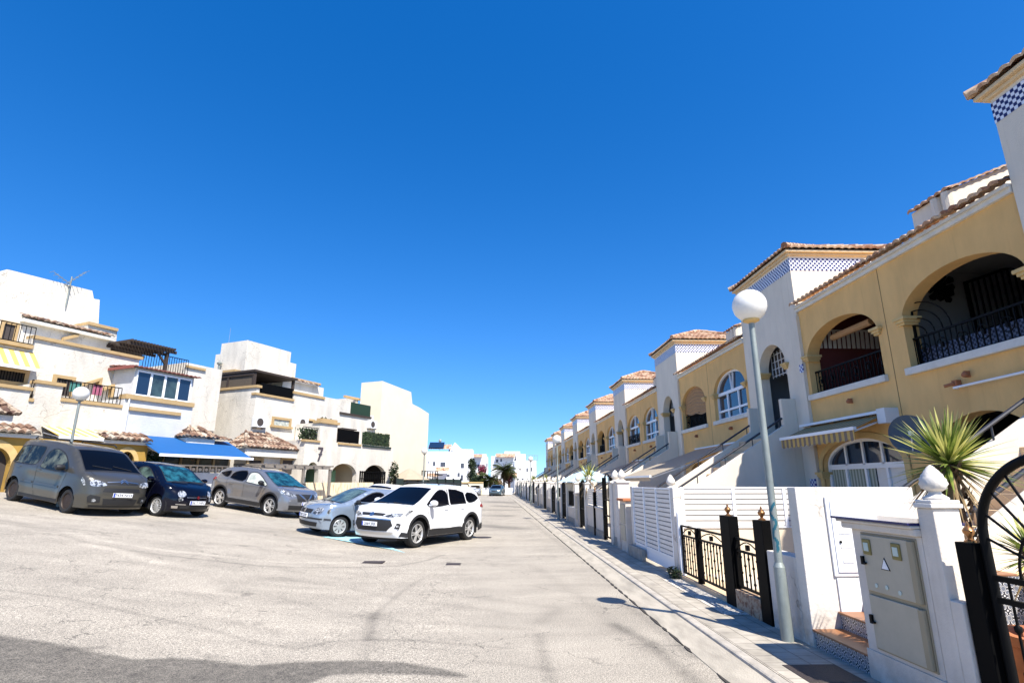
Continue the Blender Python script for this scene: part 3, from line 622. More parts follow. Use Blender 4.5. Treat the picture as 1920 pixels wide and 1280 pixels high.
# per-house recipe: (upper far bay, upper near bay)
REC={2:('open_red','open_big'),3:('blind','window'),4:('railwin','window'),5:('openR','window'),6:('openR','window'),7:('window','openR'),8:('openR','openR'),9:('window','openR')}
WALLTOP=6.30
def house(k):
    f=FAR[k]; n_=f-3.3; g=FAR[k-1] if k>1 else -3.0
    detail=2 if k<=3 else 1
    cy=(f+g)/2
    lab={1:'nearest yellow house, only its white tower corner and white stair showing at the right edge',
         2:'yellow house with two open arched balconies and striped awning behind the near lamp post',
         3:'yellow house with brown woven blind beside a white framed arched window',
         4:'fourth yellow house, two glazed arches above a blue-grey stair wall'}.get(k,f'{ORD[k]} yellow house from the camera in the receding terrace')
    root=empty('terraced_house',(FX,cy,0),lab,'house','yellow terraced houses along the right side')
    tower(root,f,n_,k,detail)
    if k==1:
        stair(root,n_,dX=.15,ya=5.55,yb=6.9,x_lo=4.7)
        return root
    seam=g+(n_-g)*.51
    W=MB(RT)
    bays=[(seam,n_,REC[k][0]),(g,seam,REC[k][1])]
    for bi,(u0,u1,kind) in enumerate(bays):
        if k==2: a,b=(11.25,14.0) if bi==0 else (7.78,10.5)
        else:
            a,b=(u0+.42,u1-.14) if bi==0 else (u0+.28,u1-.45)
        zs,sp,tp=3.98,4.98,5.68
        if kind=='window': sp=4.95
        arch_wall(W,u0,u1,3.2,WALLTOP,a,b,zs,sp,tp,.32,n=24 if detail>1 else 12)
        gl=MB(RT)
        # sill
        s=MB(RT); s.box(a-.08,b+.08,-.09,.33,zs-.14,zs+.004); s.build('sill',M['stone'],root,bev=.012 if detail>1 else 0)
        for q_ in (a,b): c=MB(RT); capital(c,q_,sp); c.build('capital',M['cap'],root)
        if kind in('window','railwin'):
            arched_window(root,RT,a+.002,b-.002,zs+.006,sp,tp-.002,.16,cols=3 if kind=='window' else 2)
            if kind=='railwin': ironwork(root,a,b,zs+.05,zs+.55,.05)
        else:
            rm=MB(RT); room(rm,u0+.06,u1-.06,.322,3.3,3.35,6.22)
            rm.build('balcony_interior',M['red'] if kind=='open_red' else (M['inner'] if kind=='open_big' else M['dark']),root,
                     label='maroon balcony wall' if kind=='open_red' else None)
            ironwork(root,a,b,zs+.04,zs+.62,.16)
        if kind=='blind':
            bl=MB(RT); nn=16; nc=14; g_=[]
            for q in range(nn+1):
                row=[]
                for c_ in range(nc+1):
                    u=a+(b-a)*c_/nc; zt_=(sp+(tp-sp)*math.sqrt(max(0,1-((u-(a+b)/2)/((b-a)/2))**2)) if True else tp)
                    zb_=4.42+.22*(c_/nc)+.03*math.sin(c_*1.1); row.append(bl.P(u,.12+.025*(q%2),zb_+(zt_-zb_)*q/nn))
                g_.append(row)
            for q in range(nn):
                for c_ in range(nc): bl.f.append([g_[q][c_],g_[q][c_+1],g_[q+1][c_+1],g_[q+1][c_]])
            bl.build('woven_blind',M['blind'],root)
        if kind=='open_red':
            s=MB()
            s.box(8.75,10.5,u1-.16,u1-.12,5.74,5.78)
            for q in range(13):
                x=8.78+q*.13; s.prism([(x,5.26),(x+.08,5.26),(x+.11,5.74),(x+.03,5.74)],u1-.15,u1-.13,1)
            s.build('white_louvre',M['slat'],root)
            s=MB(RT); s.tube([(a+.75,.45,5.42),(b-.5,.45,5.42)],.085,10); s.build('rolled_blind',M['blind'],root)
        if kind=='open_big':
            s=MB(); cx,cz=9.66,5.86; yw=u1-.10
            s.prism([(cx+.14*math.cos(t),cz+.14*math.sin(t)) for t in [q*math.pi/8 for q in range(16)]],yw-.03,yw,1)
            for q in range(11):
                t=q*2*math.pi/11; d=(math.cos(t),math.sin(t)); p=(-d[1],d[0]); lq=.34 if q%2 else .28
                s.prism([(cx+d[0]*.13-p[0]*.025,cz+d[1]*.13-p[1]*.025),(cx+d[0]*.13+p[0]*.025,cz+d[1]*.13+p[1]*.025),(cx+d[0]*lq+p[0]*.075,cz+d[1]*lq+p[1]*.075),(cx+d[0]*(lq+.05),cz+d[1]*(lq+.05)),(cx+d[0]*lq-p[0]*.075,cz+d[1]*lq-p[1]*.075)],yw-.03,yw,1)
            s.build('sun_ornament',M['black'],root)
            s=MB(RT); 
            for rr in (.3,.5,.7,.9): s.tube([(b-.02-rr*math.cos(t),.2,zs+.62+(rr*.8)*math.sin(t)) for t in [q*math.pi/24 for q in range(0,13)]],.013,5)
            s.box(b-.05,b-.01,.18,.22,zs,zs+1.35)
            s.build('fan_grille',M['black'],root)
            s=MB()
            for q in range(10):
                x=10.05+q*.14; z=4.75+q*.05; s.box(x-.012,x+.012,yw-.25,yw-.22,z,z+1.15)
            for dz in (0,1.12): s.prism([(10.02,4.72+dz),(10.02,4.78+dz),(11.4,5.25+dz),(11.4,5.19+dz)],yw-.26,yw-.20,1)
            s.prism([(10.02,3.7),(10.08,3.7),(10.08,5.9),(10.02,5.9)],yw-.26,yw-.20,1)
            for q in range(4): s.prism([(10.1+q*.3,3.6+q*.28),(11.6,3.6+q*.28),(11.6,3.88+q*.28),(10.1+q*.3,3.88+q*.28)],yw-.18-.0*q,yw-.02,1)
            s.build('iron_stair_rail',M['black'],root)
            s=MB(RT); s.box(a+.02,b-.02,.25,.27,zs,zs+.38); s.build('patterned_panel',M['navylace'],root)
            s=MB(RT); s.lathe([(.04,0),(.16,-.02),(.22,-.10),(.18,-.16)],(8.6,1.2,6.18),12); s.build('ceiling_lamp',M['globe'],root)
        # ground floor opening
        if k==2 and bi==0: ga,gb,zs2,sp2,tp2=11.12,13.95,.12,2.15,2.74
        elif k==2: ga,gb,zs2,sp2,tp2=8.05,10.25,.12,2.1,2.95
        else: ga,gb,zs2,sp2,tp2=u0+.6,u1-.6,.12,2.0,2.55
        arch_wall(W,u0,u1,0,3.2,ga,gb,zs2,sp2,tp2,.3)
        if bi==0 and k==2:
            fo=arched_window(root,RT,ga,gb,zs2,sp2,tp2,.14,cols=4,glassm='glass',name='glazed_door',transom=False,vee=False)
            s=MB(RT); s.box(ga+.05,gb-.05,.10,.14,sp2-.09,sp2+.03); s.box((ga+gb)/2-.03,(ga+gb)/2+.03,.10,.14,sp2,tp2-.03); s.box(ga+.75,ga+.81,.10,.14,sp2,tp2-.12); s.box(gb-.81,gb-.75,.10,.14,sp2,tp2-.12); s.build('transom_bar',M['paint'],fo)
            s=MB(RT); s.box(ga+.08,ga+1.1,.155,.165,zs2,sp2-.08); s.build('white_door_leaf',M['slat'],fo)
            s=MB(RT); s.box(ga+1.15,gb-.08,.155,.165,zs2,sp2-.08); s.build('vertical_blind',M['bars'],fo)
            tr=MB(RT); o1=arch_pts(ga-.16,gb+.16,sp2,tp2+.14,20); o2=arch_pts(ga-.002,gb+.002,sp2,tp2+.002,20)
            ring=[(ga-.16,.12)]+o1+[(gb+.16,.12)]; ri=[(ga-.002,.12)]+o2+[(gb+.002,.12)]
            for q in range(len(ring)-1):
                p_,q_,r_,s_=ring[q],ring[q+1],ri[q+1],ri[q]
                tr.poly([(p_[0],-.03,p_[1]),(q_[0],-.03,q_[1]),(r_[0],-.03,r_[1]),(s_[0],-.03,s_[1])]); tr.poly([(p_[0],-.03,p_[1]),(q_[0],-.03,q_[1]),(q_[0],.0,q_[1]),(p_[0],.0,p_[1])])
            capital(tr,gb+.08,1.95,-.02); tr.build('door_surround',M['cap'],root)
        else:
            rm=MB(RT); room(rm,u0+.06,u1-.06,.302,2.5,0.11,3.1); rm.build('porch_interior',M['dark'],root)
            if k!=2:
                gg=MB(RT); 
                for q in range(10): gg.box(ga+.1+q*(gb-ga-.2)/9-.012,ga+.1+q*(gb-ga-.2)/9+.012,.1,.13,.9,2.2)
                gg.build('window_bars',M['black'],root)
        sc=MB(RT); 
        cu=(u0+u1)/2; sc.lathe([(.02,0),(.045,-.02),(.055,-.06),(.03,-.09)],(cu-.1,-.09,3.64),10); sc.box(cu-.12,cu-.08,-.10,0,3.55,3.66); sc.build('wall_lantern',M['terracotta'],root)
    # rear shell, roof slab, side piers between bays
    W.poly([(g,6,0),(n_,6,0),(n_,6,WALLTOP),(g,6,WALLTOP)]); W.poly([(g,.02,WALLTOP-.01),(n_,.02,WALLTOP-.01),(n_,6,WALLTOP-.01),(g,6,WALLTOP-.01)])
    W.build('facade',M['yellow'],root)
    s=MB(RT); s.box(seam-.008,seam+.008,-.004,.001,.1,WALLTOP); s.build('render_joint',mat('dark_render_joint',(.22,.13,.05),.9),root)  # thin dark brown strip along the seam between the two bays
    eave(root,g+.02,n_-.02,detail)
    zc=seam+.1
    if k==2: chimney_block(root,9.45,9.05,10.5,5.2,7.42,2)
    else: chimney_block(root,g+1.81,9.05,g+2.85,5.2,7.42,detail)
    # pilaster at tower foot
    s=MB(RT); s.box(n_-.02,n_+.32,-.085,.1,.1,6.2); s.build('pilaster',M['white'],root)
    stair(root,n_)
    if k==2:
        awning(root,11.35,14.35,8.3,3.16,7.62,2.86,M['stripe'],valance=.19)
        b=MB(RT); b.box(11.25,14.45,-.22,-.02,3.18,3.24); b.build('awning_case',M['paint'],root)
        b=MB(RT); b.box(11.05,11.3,-.30,-.0,2.95,3.26); b.build('awning_bracket',M['acm'],root)
        p=MB(RT); p.tube([(9.45,-.04,3.40),(9.45,-.12,3.40),(8.2,-.12,3.42),(7.4,-.12,3.44)],.022,8); p.build('wall_pipe',M['paint'],root)
        p=MB(RT); p.box(9.40,9.50,-.10,-.0,3.44,3.54); p.tube([(9.45,-.1,3.48),(9.58,-.18,3.45)],.03,8); p.build('security_camera',M['terracotta'],root)
        p=MB(RT); p.box(14.22,14.46,-.12,-.086,1.62,1.84); p.build('number_tile',M['bluenum'],root)
        p=MB(RT); p.box(14.10,14.26,-.11,-.086,4.62,4.84); p.build('number_tile',M['bluenum'],root)
    if k==3:
        awning(root,18.4,22.7,8.35,3.05,5.2,1.95,M['canvas'],valance=.12,scallop=False)
    if k==4:
        awning(root,28.5,33.3,8.35,2.95,5.4,1.98,M['canvas'],valance=.12,scallop=False)
    if k in(5,7):
        awning(root,g+1.0,g+5.2,8.35,2.9,6.0,2.05,M['canvas'],valance=.12,scallop=False)
    return root
M['navylace']=mat_checker('navy_lace_tile',(.006,.008,.03),(.10,.12,.18),.045)
M['bluenum']=mat_checker('blue_white_number_tile',(.04,.05,.25),(.66,.68,.74),.06)
for k in range(1,10): house(k)
# ================= FRONT WALLS, GATES, PILLARS (plane X = 3.35) =================
GT=lambda u,w,z:(WX+w,u,z)
def finial(mb,c,r=.1,h=.26,carved=True):
    x,y,z=c
    mb.lathe([(r*1.0,0),(r*1.05,.02),(r*.55,.05),(r*.5,.07)],c,20)
    n=28; rings=[]
    prof=[(.55,.0),(.95,.10),(1.08,.28),(1.0,.45),(.80,.62),(.55,.78),(.28,.92),(.05,1.0)]
    for i,(q,t) in enumerate(prof):
        ring=[]
        for k in range(n):
            a=2*math.pi*k/n; bulge=1+(.10*math.cos(7*a+ (i%2)*math.pi) if carved else 0)
            ring.append(mb.P(x+math.cos(a)*r*q*bulge,y+math.sin(a)*r*q*bulge,z+.07+h*t))
        rings.append(ring)
    for A_,B_ in zip(rings,rings[1:]):
        for k in range(n): mb.f.append([A_[k],A_[(k+1)%n],B_[(k+1)%n],B_[k]])
    mb.f.append(rings[-1]); mb.f.append(rings[0][::-1])
def brassknob(root,u,w,z,s=1.):
    m=MB(); m.lathe([(.045*s,0),(.045*s,.012*s),(.016*s,.03*s),(.02*s,.045*s),(.042*s,.075*s),(.045*s,.095*s),(.028*s,.12*s),(.012*s,.13*s),(.014*s,.145*s),(.004*s,.17*s)],(WX+w,u,z),14)
    return m.build('finial',M['brass'],root,smooth=40)
# --- white dividing wall with meter boxes
r=empty('garden_wall',(4.0,6.25,0),'tall white dividing wall with letter and meter boxes beside the tiled steps','wall')
m=MB(); m.box(WX,4.69,6.17,6.34,.05,1.70); m.build('wall',M['wallwhite'],r,bev=.008)
m=MB(); m.box(3.66,4.22,6.145,6.169,.78,1.60); m.box(3.70,4.18,6.132,6.145,.82,1.56); m.box(3.68,4.18,6.15,6.169,.42,.76); m.build('meter_box',M['paint'],r,bev=.006)
m=MB()
for q in range(4): m.box(3.76,3.88,6.126,6.132,.92+q*.145,.97+q*.145)
for q in range(3): m.box(3.96,4.12,6.126,6.132,1.0+q*.17,1.06+q*.17)
m.build('meter_window',M['acm'],r)
m=MB(); m.lathe([(.014,0),(.014,.01)],(3.76,6.12,1.13),10,1); m.build('lock',M['black'],r)
# --- tiled steps
r=empty('tiled_steps',(3.8,5.7,0),'steps with patterned tile risers and brown treads between the white wall and meter cabinet','steps')
for q in range(5):
    x=WX+.02+.30*q; z1=.105+.165*(q+1)
    m=MB(); m.box(x,x+.32,5.27+.002*q,6.168,.05,z1-.022); m.build('riser',M['mosaic'],r)
    m=MB(); m.box(x-.025,x+.31,5.272+.002*q,6.166,z1-.022,z1); m.build('tread',M['tread'],r,bev=.006)
m=MB(); m.box(WX+1.55,6.9,4.4,6.168,.12,.92); m.build('landing',M['beige'],r)
# --- electric cabinet with navy tiled top
r=empty('meter_cabinet',(3.5,4.8,0),'white rendered electricity cabinet with beige doors, warning triangle and navy tiled top','electric cabinet')
m=MB(); m.box(WX,3.66,4.405,5.27,.05,1.34); m.build('housing',M['cabw'],r,bev=.012)
m=MB(); m.box(WX-.05,3.70,4.40,5.34,1.34,1.395); m.box(WX-.075,3.72,4.403,5.38,1.395,1.42); m.build('coping',M['cabw'],r,bev=.01)
m=MB(); m.box(WX-.095,3.74,4.406,5.42,1.42,1.442); m.build('tiled_top',M['navy'],r,bev=.004)
m=MB(); m.box(WX-.012,WX+.01,4.46,5.13,.36,1.315); m.build('door_frame',M['creamd'],r,bev=.004)
for z0,z1 in ((.375,.80),(.835,1.30)):
    m=MB(); m.box(WX-.03,WX-.012,4.53,5.11,z0,z1); d=m.build('cabinet_door',M['cream'],r,bev=.006)
    m=MB(); m.box(WX-.045,WX-.012,4.468,4.528,z0,z1); m.build('door_flange',M['creamd'],d,bev=.008)
    if z0>.5:
        olive=mat('olive_gasket',(.20,.16,.04),.5); lens=mat('meter_lens',(.45,.55,.50),.15)
        for yc in (4.665,5.03):
            m=MB(); m.box(WX-.042,WX-.03,yc-.052,yc+.052,1.135,1.265); m.build('viewing_frame',olive,d,bev=.01)
            m=MB(); m.box(WX-.046,WX-.042,yc-.030,yc+.030,1.165,1.235); m.build('viewing_window',lens,d)
        m=MB(); m.prism([(4.885,1.035),(4.775,1.035),(4.83,1.135)],WX-.0345,WX-.030,0); t_=m.build('warning_sign',M['ink'],d)
        m=MB(); m.prism([(4.873,1.042),(4.787,1.042),(4.83,1.120)],WX-.037,WX-.0345,0); m.prism([(4.826,1.05),(4.832,1.075),(4.84,1.075),(4.829,1.105),(4.824,1.105),(4.829,1.083),(4.82,1.083)],WX-.0385,WX-.037,0); m.build('warning_face',M['plate'],t_)
        m=MB()
        for yc,zc in ((4.98,.89),(4.85,.895),(4.70,.88)): m.lathe([(.018,0),(.018,.004)],(WX-.036,yc,zc),12,0)
        m.build('vent_cap',lens,d)
for z in (1.08,.60):
    m=MB(); m.box(WX-.05,WX-.01,5.09,5.12,z-.035,z+.035); m.tube([(WX-.045,5.085,z-.02),(WX-.045,5.06,z-.02)],.01,6); m.build('hinge',M['black'],r)
m=MB(); m.box(WX-.012,WX+.0,4.13,5.28,.05,.33); m.build('plinth',M['cabw'],r,bev=.004)
# --- white pillar with carved finial
r=empty('gate_pillar',(3.45,4.2,0),'white pillar with carved artichoke finial beside the electricity cabinet','pillar')
m=MB(); m.box(WX-.003,3.56,4.235,4.40,.05,1.56); m.box(WX-.003,3.56,4.125,4.235,.05,.92)
m.build('shaft',M['cabw'],r,bev=.01)
m=MB(); m.box(WX-.025,3.58,4.215,4.402,1.56,1.595); m.box(WX-.012,3.57,4.225,4.395,1.595,1.62); m.build('cap',M['wallwhite'],r,bev=.008)
m=MB(); finial(m,(3.455,4.315,1.615),.084,.20); m.build('finial',M['wallwhite'],r,smooth=60)
# --- arched black gate at the right edge
r=empty('arched_gate',(3.42,3.4,0),'black iron gate with round arched fan top and brass topped post at the right edge','gate')
m=MB(GT); m.box(3.965,4.115,.02,.14,.05,1.335); m.build('gate_post',M['blackpost'],r,bev=.006); brassknob(r,4.04,.08,1.335,.85)
hw=.62; yc=3.93-hw; g=MB(GT)
arc=[(yc+hw*math.cos(t),.09,1.38+.54*math.sin(t)) for t in [q*math.pi/28 for q in range(29)]]
g.tube([(3.93,.09,.2),(3.93,.09,1.38)]+arc[1:-1]+[(3.93-2*hw,.09,1.38),(3.93-2*hw,.09,.2)],.030,10); g.build('gate_frame',M['black'],r,smooth=50)
g=MB(GT)
for z in (1.12,.98): g.box(3.93-2*hw,3.93,.075,.105,z-.018,z+.018)
for q in range(11):
    t=q*math.pi/10; e=(yc+hw*math.cos(t)*.98,.09,1.38+.52*math.sin(t)); g.tube([(yc,.09,1.14),e],.009,6)
for rr in (.20,.40): g.tube([(yc+rr*math.cos(t),.09,1.14+rr*1.05*math.sin(t)) for t in [q*math.pi/16 for q in range(17)]],.009,6)
g.build('fan_bars',M['black'],r,smooth=50)
g=MB(GT); g.box(3.93-2*hw,3.93,.075,.105,.202,.238)
for q in range(9):
    u=3.81-q*.125; g.tube([(u,.09,.22),(u,.09,1.12)],.009,6)
    for z in (.55,.82): g.lathe([(.008,-.03),(.022,-.012),(.022,.012),(.008,.03)],(u,.09,z),8)
g.build('gate_bars',M['black'],r,smooth=50)
# --- near railing between black posts
def post(root,u0,u1,z1,name='post'):
    m=MB(GT); m.box(u0,u1,-.02,.12,.05,z1); m.build(name,M['blackpost'],root,bev=.006)
def ornate(root,u0,u1,z0,z1,name='railing_panel'):
    m=MB(GT); w=.05
    for z in (z0,z1-.16,z1): m.box(u0,u1,w-.018,w+.018,z-.014,z+.014)
    for u in (u0+.014,u1-.014): m.box(u-.014,u+.014,w-.018,w+.018,z0,z1)
    n=max(2,int((u1-u0)/.115))
    for k in range(1,n):
        u=u0+(u1-u0)*k/n; m.box(u-.008,u+.008,w-.008,w+.008,z0,z1-.16)
        for j in range(2 if k%2 else 3):
            z=z0+(z1-z0)*((.30,.62) if k%2 else (.14,.46,.74))[j]; m.lathe([(.006,-.022),(.019,-.008),(.019,.008),(.006,.022)],GT(u,w,z)if False else (u,w,z),8)
    c=max(1,round((u1-u0)/.9))
    for k in range(c):
        uc=u0+(u1-u0)*(k+.5)/c; hw_=(u1-u0)/c*.46
        for s_ in (-1,1): m.tube([(uc+s_*hw_*t,w,z1-.14+.11*math.sin(math.pi*(1-t)*.5)) for t in (0.05,.3,.6,.8,1.)],.009,5)
        m.box(uc-.03,uc+.03,w-.02,w+.02,z1-.13,z1-.06)
    return m.build(name,M['black'],root)
r=empty('iron_railing',(3.4,7.6,0),'short black iron railing between two brass topped posts above a worn brick plinth','railing')
post(r,7.01,7.26,1.29); post(r,8.0,8.32,1.285); brassknob(r,7.13,.05,1.29,1.0); brassknob(r,8.16,.05,1.285,1.0)
ornate(r,7.27,7.99,.38,1.0)
m=MB(GT); m.box(7.265,7.995,-.02,.10,.05,.34); m.build('plinth',M['brick'],r,bev=.01)
m=MB(GT); m.box(7.265,7.995,.10,.5,.05,.33); m.build('tiled_ledge',M['beige'],r)
r=empty('sliding_gate',(3.4,9.3,0),'black iron sliding gate with knotted bars over a beige threshold beside white slatted fence','gate')
ornate(r,9.45,10.26,.22,1.0,'gate_leaf'); ornate(r,8.33,9.44,.24,1.0,'gate_leaf')
m=MB(GT); m.box(9.41,9.47,.0,.09,.12,1.02); m.build('gate_stile',M['blackpost'],r)
m=MB(GT); m.box(10.27,10.36,.0,.09,.05,1.22); m.build('white_post',M['paint'],r,bev=.01)
m=MB(GT); m.box(8.33,10.26,-.01,.5,.05,.16); m.build('threshold',M['beige'],r)
m=MB(); m.box(WX,3.55,6.345,7.0,.05,.95); m.build('low_wall',M['wallwhite'],bev=.01,label='low white wall between the black post and tall white wall behind the near lamp post',cat='wall')
# --- perpendicular white slatted fence
def slats(root,T,u0,u1,w,z0,z1,n,name='slat',frame=True):
    m=MB(T)
    for k in range(n):
        a=z0+(z1-z0)*k/n; m.box(u0,u1,w,w+.02,a+.011,a+(z1-z0)/n-.009)
    m.build('slatting',M['slat'],root)
    m=MB(T); m.box(u0,u1,w+.022,w+.03,z0,z1); m.build('backing',mat('slat_gap_grey',(.30,.28,.26),.8),root)
    m=MB(T)
    for z in (z0-.03,z1): m.box(u0,u1,w-.012,w+.035,z,z+.03)
    k=max(1,round((u1-u0)/.95))
    for q in range(k+1):
        u=u0+(u1-u0)*q/k; m.box(u-.028,u+.028,w-.02,w+.045,z0-.03,z1+.03)
    m.build('frame',M['paint'],root)
PT=lambda u,w,z:(u,10.75+w,z)
r=empty('slatted_fence',(5,10.8,0),'sunlit white slatted fence running back from the sliding gate to the house','fence')
slats(r,PT,3.62,6.6,0,.95,1.64,7); m=MB(); m.box(3.62,6.6,10.76,10.9,.05,.92); m.build('base_wall',mat('peach_base_wall',(.72,.60,.44),.9,var=.1),r)
r=empty('slatted_gate',(3.4,12,0),'wide white slatted sliding gate in shade beside the corner post','gate')
slats(r,GT,10.6,13.45,.0,.42,1.62,14); m=MB(GT); m.box(10.6,13.45,.0,.03,.16,.39); m.build('kick_panel',M['paint'],r)
m=MB(GT); m.box(10.40,10.58,-.02,.14,.05,1.66); m.build('gate_post',M['wallwhite'],r,bev=.01)
m=MB(GT); m.box(13.46,13.66,-.02,.14,.05,1.66); m.build('gate_post',M['wallwhite'],r,bev=.01)
m=MB(GT); m.box(12.5,13.66,-.12,-.03,.05,.34); m.build('footing',M['concrete'],r,bev=.01)
m=MB(); m.box(3.45,6.6,13.7,13.85,.05,1.55); m.build('garden_wall',M['wallwhite'],bev=.01,label='white dividing wall behind the far end of the wide slatted gate',cat='wall')
def cabinet(u,lab,cap=True):
    r=empty('meter_cabinet',(WX+.1,u+.3,0),lab,'electric cabinet')
    m=MB(GT); m.box(u,u+.62,-.05,.2,.05,1.30); m.build('housing',M['cabw'],r,bev=.01)
    m=MB(GT); m.box(u-.05,u+.67,-.12,.22,1.30,1.36); m.build('cap',M['terracotta'] if cap else M['cabw'],r,bev=.01)
    for z0,z1 in ((.35,.72),(.75,1.22)):
        m=MB(GT); m.box(u+.08,u+.54,-.07,-.05,z0,z1); m.build('cabinet_door',M['cream'],r,bev=.004)
def pillar(u,lab,z1=1.72,fin=True,wd=.32,grp='white finial pillars along the pavement',mat_='wallwhite'):
    r=empty('gate_pillar',(WX+.12,u+wd/2,0),lab,'pillar',grp)
    m=MB(GT); m.box(u,u+wd,-.04,wd-.04,.05,z1); m.build('shaft',M[mat_],r,bev=.01)
    m=MB(GT); m.box(u-.03,u+wd+.03,-.07,wd-.01,z1,z1+.05); m.build('cap',M['wallwhite'],r,bev=.01)
    if fin: m=MB(); finial(m,(WX+wd/2-.04,u+wd/2,z1+.05),.10,.24,True); m.build('finial',M['wallwhite'],r,smooth=60)
def irongate(u0,u1,lab,z1=1.85,grp='black iron gates along the pavement',arch=True,sp=.13):
    r=empty('iron_gate',(WX+.05,(u0+u1)/2,0),lab,'gate',grp)
    for u in (u0,u1): m=MB(GT); m.box(u-.05,u+.05,.0,.1,.08,z1-.1); m.build('gate_post',M['blackpost'],r)
    m=MB(GT); n=max(3,int((u1-u0)/sp)); c=(u0+u1)/2;h=(u1-u0)/2
    for z in (.2,.8,1.25): m.box(u0,u1,.03,.06,z-.02,z+.02)
    for k in range(n+1):
        u=u0+(u1-u0)*k/n; zt=z1-.3+(.3*math.sqrt(max(0,1-((u-c)/h)**2)) if arch else .2); m.box(u-.011,u+.011,.035,.055,.2,zt)
    m.tube([(c+h*math.cos(t),.045,z1-.3+.3*math.sin(t)) for t in [q*math.pi/12 for q in range(13)]],.02,6)
    m.build('gate_bars',M['black'],r)
def panelwall(u0,u1,lab,zl=.95,zt=1.55,kind='slat'):
    r=empty('garden_wall',(WX+.1,(u0+u1)/2,0),lab,'wall','white front garden walls along the pavement')
    m=MB(GT); m.box(u0,u1,.0,.14,.05,zl); m.build('wall',M['cabw'],r,bev=.01)
    m=MB(GT); m.box(u0,u1,-.03,.17,zl,zl+.05); m.build('coping',M['wallwhite'],r,bev=.01)
    m=MB(GT); m.box(u0+.002,u1-.002,-.015,.0,.05,.32); m.build('plinth',M['concrete'],r)
    if kind=='slat':
        m=MB(GT); n=7
        for k in range(n): a=zl+.08+(zt-zl-.08)*k/n; m.box(u0,u1,.04,.07,a,a+(zt-zl-.08)/n-.012)
        m.build('slat_screen',M['slat'],r)
    elif kind=='rail':
        m=MB(GT); railing(m,u0,u1,.06,zl+.08,zt,.14,.02,.035); m.build('railing',M['black'],r)
def nm(y):
    for k in range(2,10):
        if y<FAR[k]: return ORD[k]
    return 'ninth'
cabinet(14.1,'small electricity cabinet with terracotta cap just past the wide slatted gate')
pillar(14.95,'white pillar just past the terracotta capped cabinet, nearest with a finial on the street line',1.74)
pillar(15.75,'white finial pillar on the near side of the tall black ladder gate',1.74)
panelwall(15.28,15.74,'narrow white wall section between two finial pillars',1.7,1.7,'none')
irongate(16.2,17.25,'tall black arched iron gate between the finial pillars behind the wide slatted gate',2.0,sp=.5,arch=True)
panelwall(17.35,18.55,'shaded white wall with slats just past the tall arched gate'); 
r_=empty('fence_post',(WX,18.7,0),'slim black post between two shaded white wall panels','post'); m=MB(GT); m.box(18.6,18.74,-.04,.08,.05,1.45); m.build('shaft',M['blackpost'],r_); brassknob(r_,18.67,.02,1.45,.9)
panelwall(18.8,20.2,'shaded white wall with slats past the slim black post')
pillar(20.25,'white finial pillar at the near end of the second street gate',1.7)
irongate(20.75,21.9,'black gate before the third yellow house beyond the slim post')
cabinet(22.1,'small electricity cabinet before the third yellow house',False)
pillar(22.85,'white finial pillar past the second small cabinet',1.7)
panelwall(23.2,25.4,'white wall with black railing before the third yellow house',.7,1.4,'rail')
pillar(25.45,'white finial pillar close to the second globe lamp',1.7)
for k in range(4,10):
    y=FAR[k-1]-1.2; o=ORD[k]; dy=[0,0,0,0,0,.3,-.2,.5,.1,.2][k]
    irongate(y,y+1.1,f'black arched street gate at the near side of the {o} house plot')
    pillar(y+1.2,f'white finial pillar beside the near gate of the {o} house plot',1.68+.06*(k%2))
    panelwall(y+1.55,y+3.5+dy,f'white wall panel in the near half of the {o} house plot',.95,1.5,'slat' if k%2 else 'rail')
    pillar(y+3.55+dy,f'white finial pillar in the middle of the {o} house plot',1.72,fin=k%3!=0)
    if k%2: cabinet(y+3.95+dy,f'small meter cabinet in the middle of the {o} house plot',False)
    irongate(y+4.75+dy,y+6.0,f'second black gate in the {o} house plot',1.6+.1*(k%2))
    pillar(y+6.1,f'white finial pillar in the far half of the {o} house plot',1.7)
    panelwall(y+6.45,y+8.6,f'white wall panel in the far half of the {o} house plot',.8,1.45,'rail' if k%2 else 'slat')
    pillar(y+8.65,f'white finial pillar at the far corner of the {o} house plot',1.74,fin=k!=6)
# open ground finial pillar in garden
m=MB(); m.box(4.35,4.6,13.95,14.2,.1,1.62); 
r_=empty('gate_pillar',(4.47,14.07,0),'white finial pillar standing inside the garden behind the slatted gate','pillar'); m.build('shaft',M['wallwhite'],r_); m=MB(); finial(m,(4.475,14.075,1.62),.10,.26); m.build('finial',M['wallwhite'],r_,smooth=60)
# ---------------- manholes, ground covers ----------------
def cover(px,py,sx,sy,lab,rect=True,z=.004):
    p=G(px,py); m=MB()
    if rect: m.box(p.x-sx/2,p.x+sx/2,p.y-sy/2,p.y+sy/2,terr(p.x,p.y)-.02,terr(p.x,p.y)+z)
    else: m.lathe([(sx/2,-.02),(sx/2,z),(0.001,z)],(p.x,p.y,terr(p.x,p.y)),20)
    m.build('manhole_cover',M['manhole'],label=lab,cat='manhole cover')
cover(700,1054,.46,.34,'brown iron cover in the parking edge left of the white car',True,.012)
cover(850,1057,.32,.3,'small iron cover in the road below the white car',True,.006)
cover(905,1007,.6,.6,'round iron cover in the road beyond the white car',False,.006)
cover(160,0+1180,.01,.01,'x') if False else None
m=MB(); m.box(2.72,3.22,5.15,5.62,.05,.099); m.build('manhole_cover',M['manhole'],label='dark red iron cover in the pavement at the bottom edge beside the cabinet',cat='manhole cover')
# blue bay marking
m=MB(); pts=[G(*p) for p in [(604,1006),(672,1002),(760,1036),(735,1030)]]; m.poly([(p.x,p.y,terr(p.x,p.y)+.006) for p in pts]); m.build('bay_marking',M['bluewhitepaint'],kind='structure')
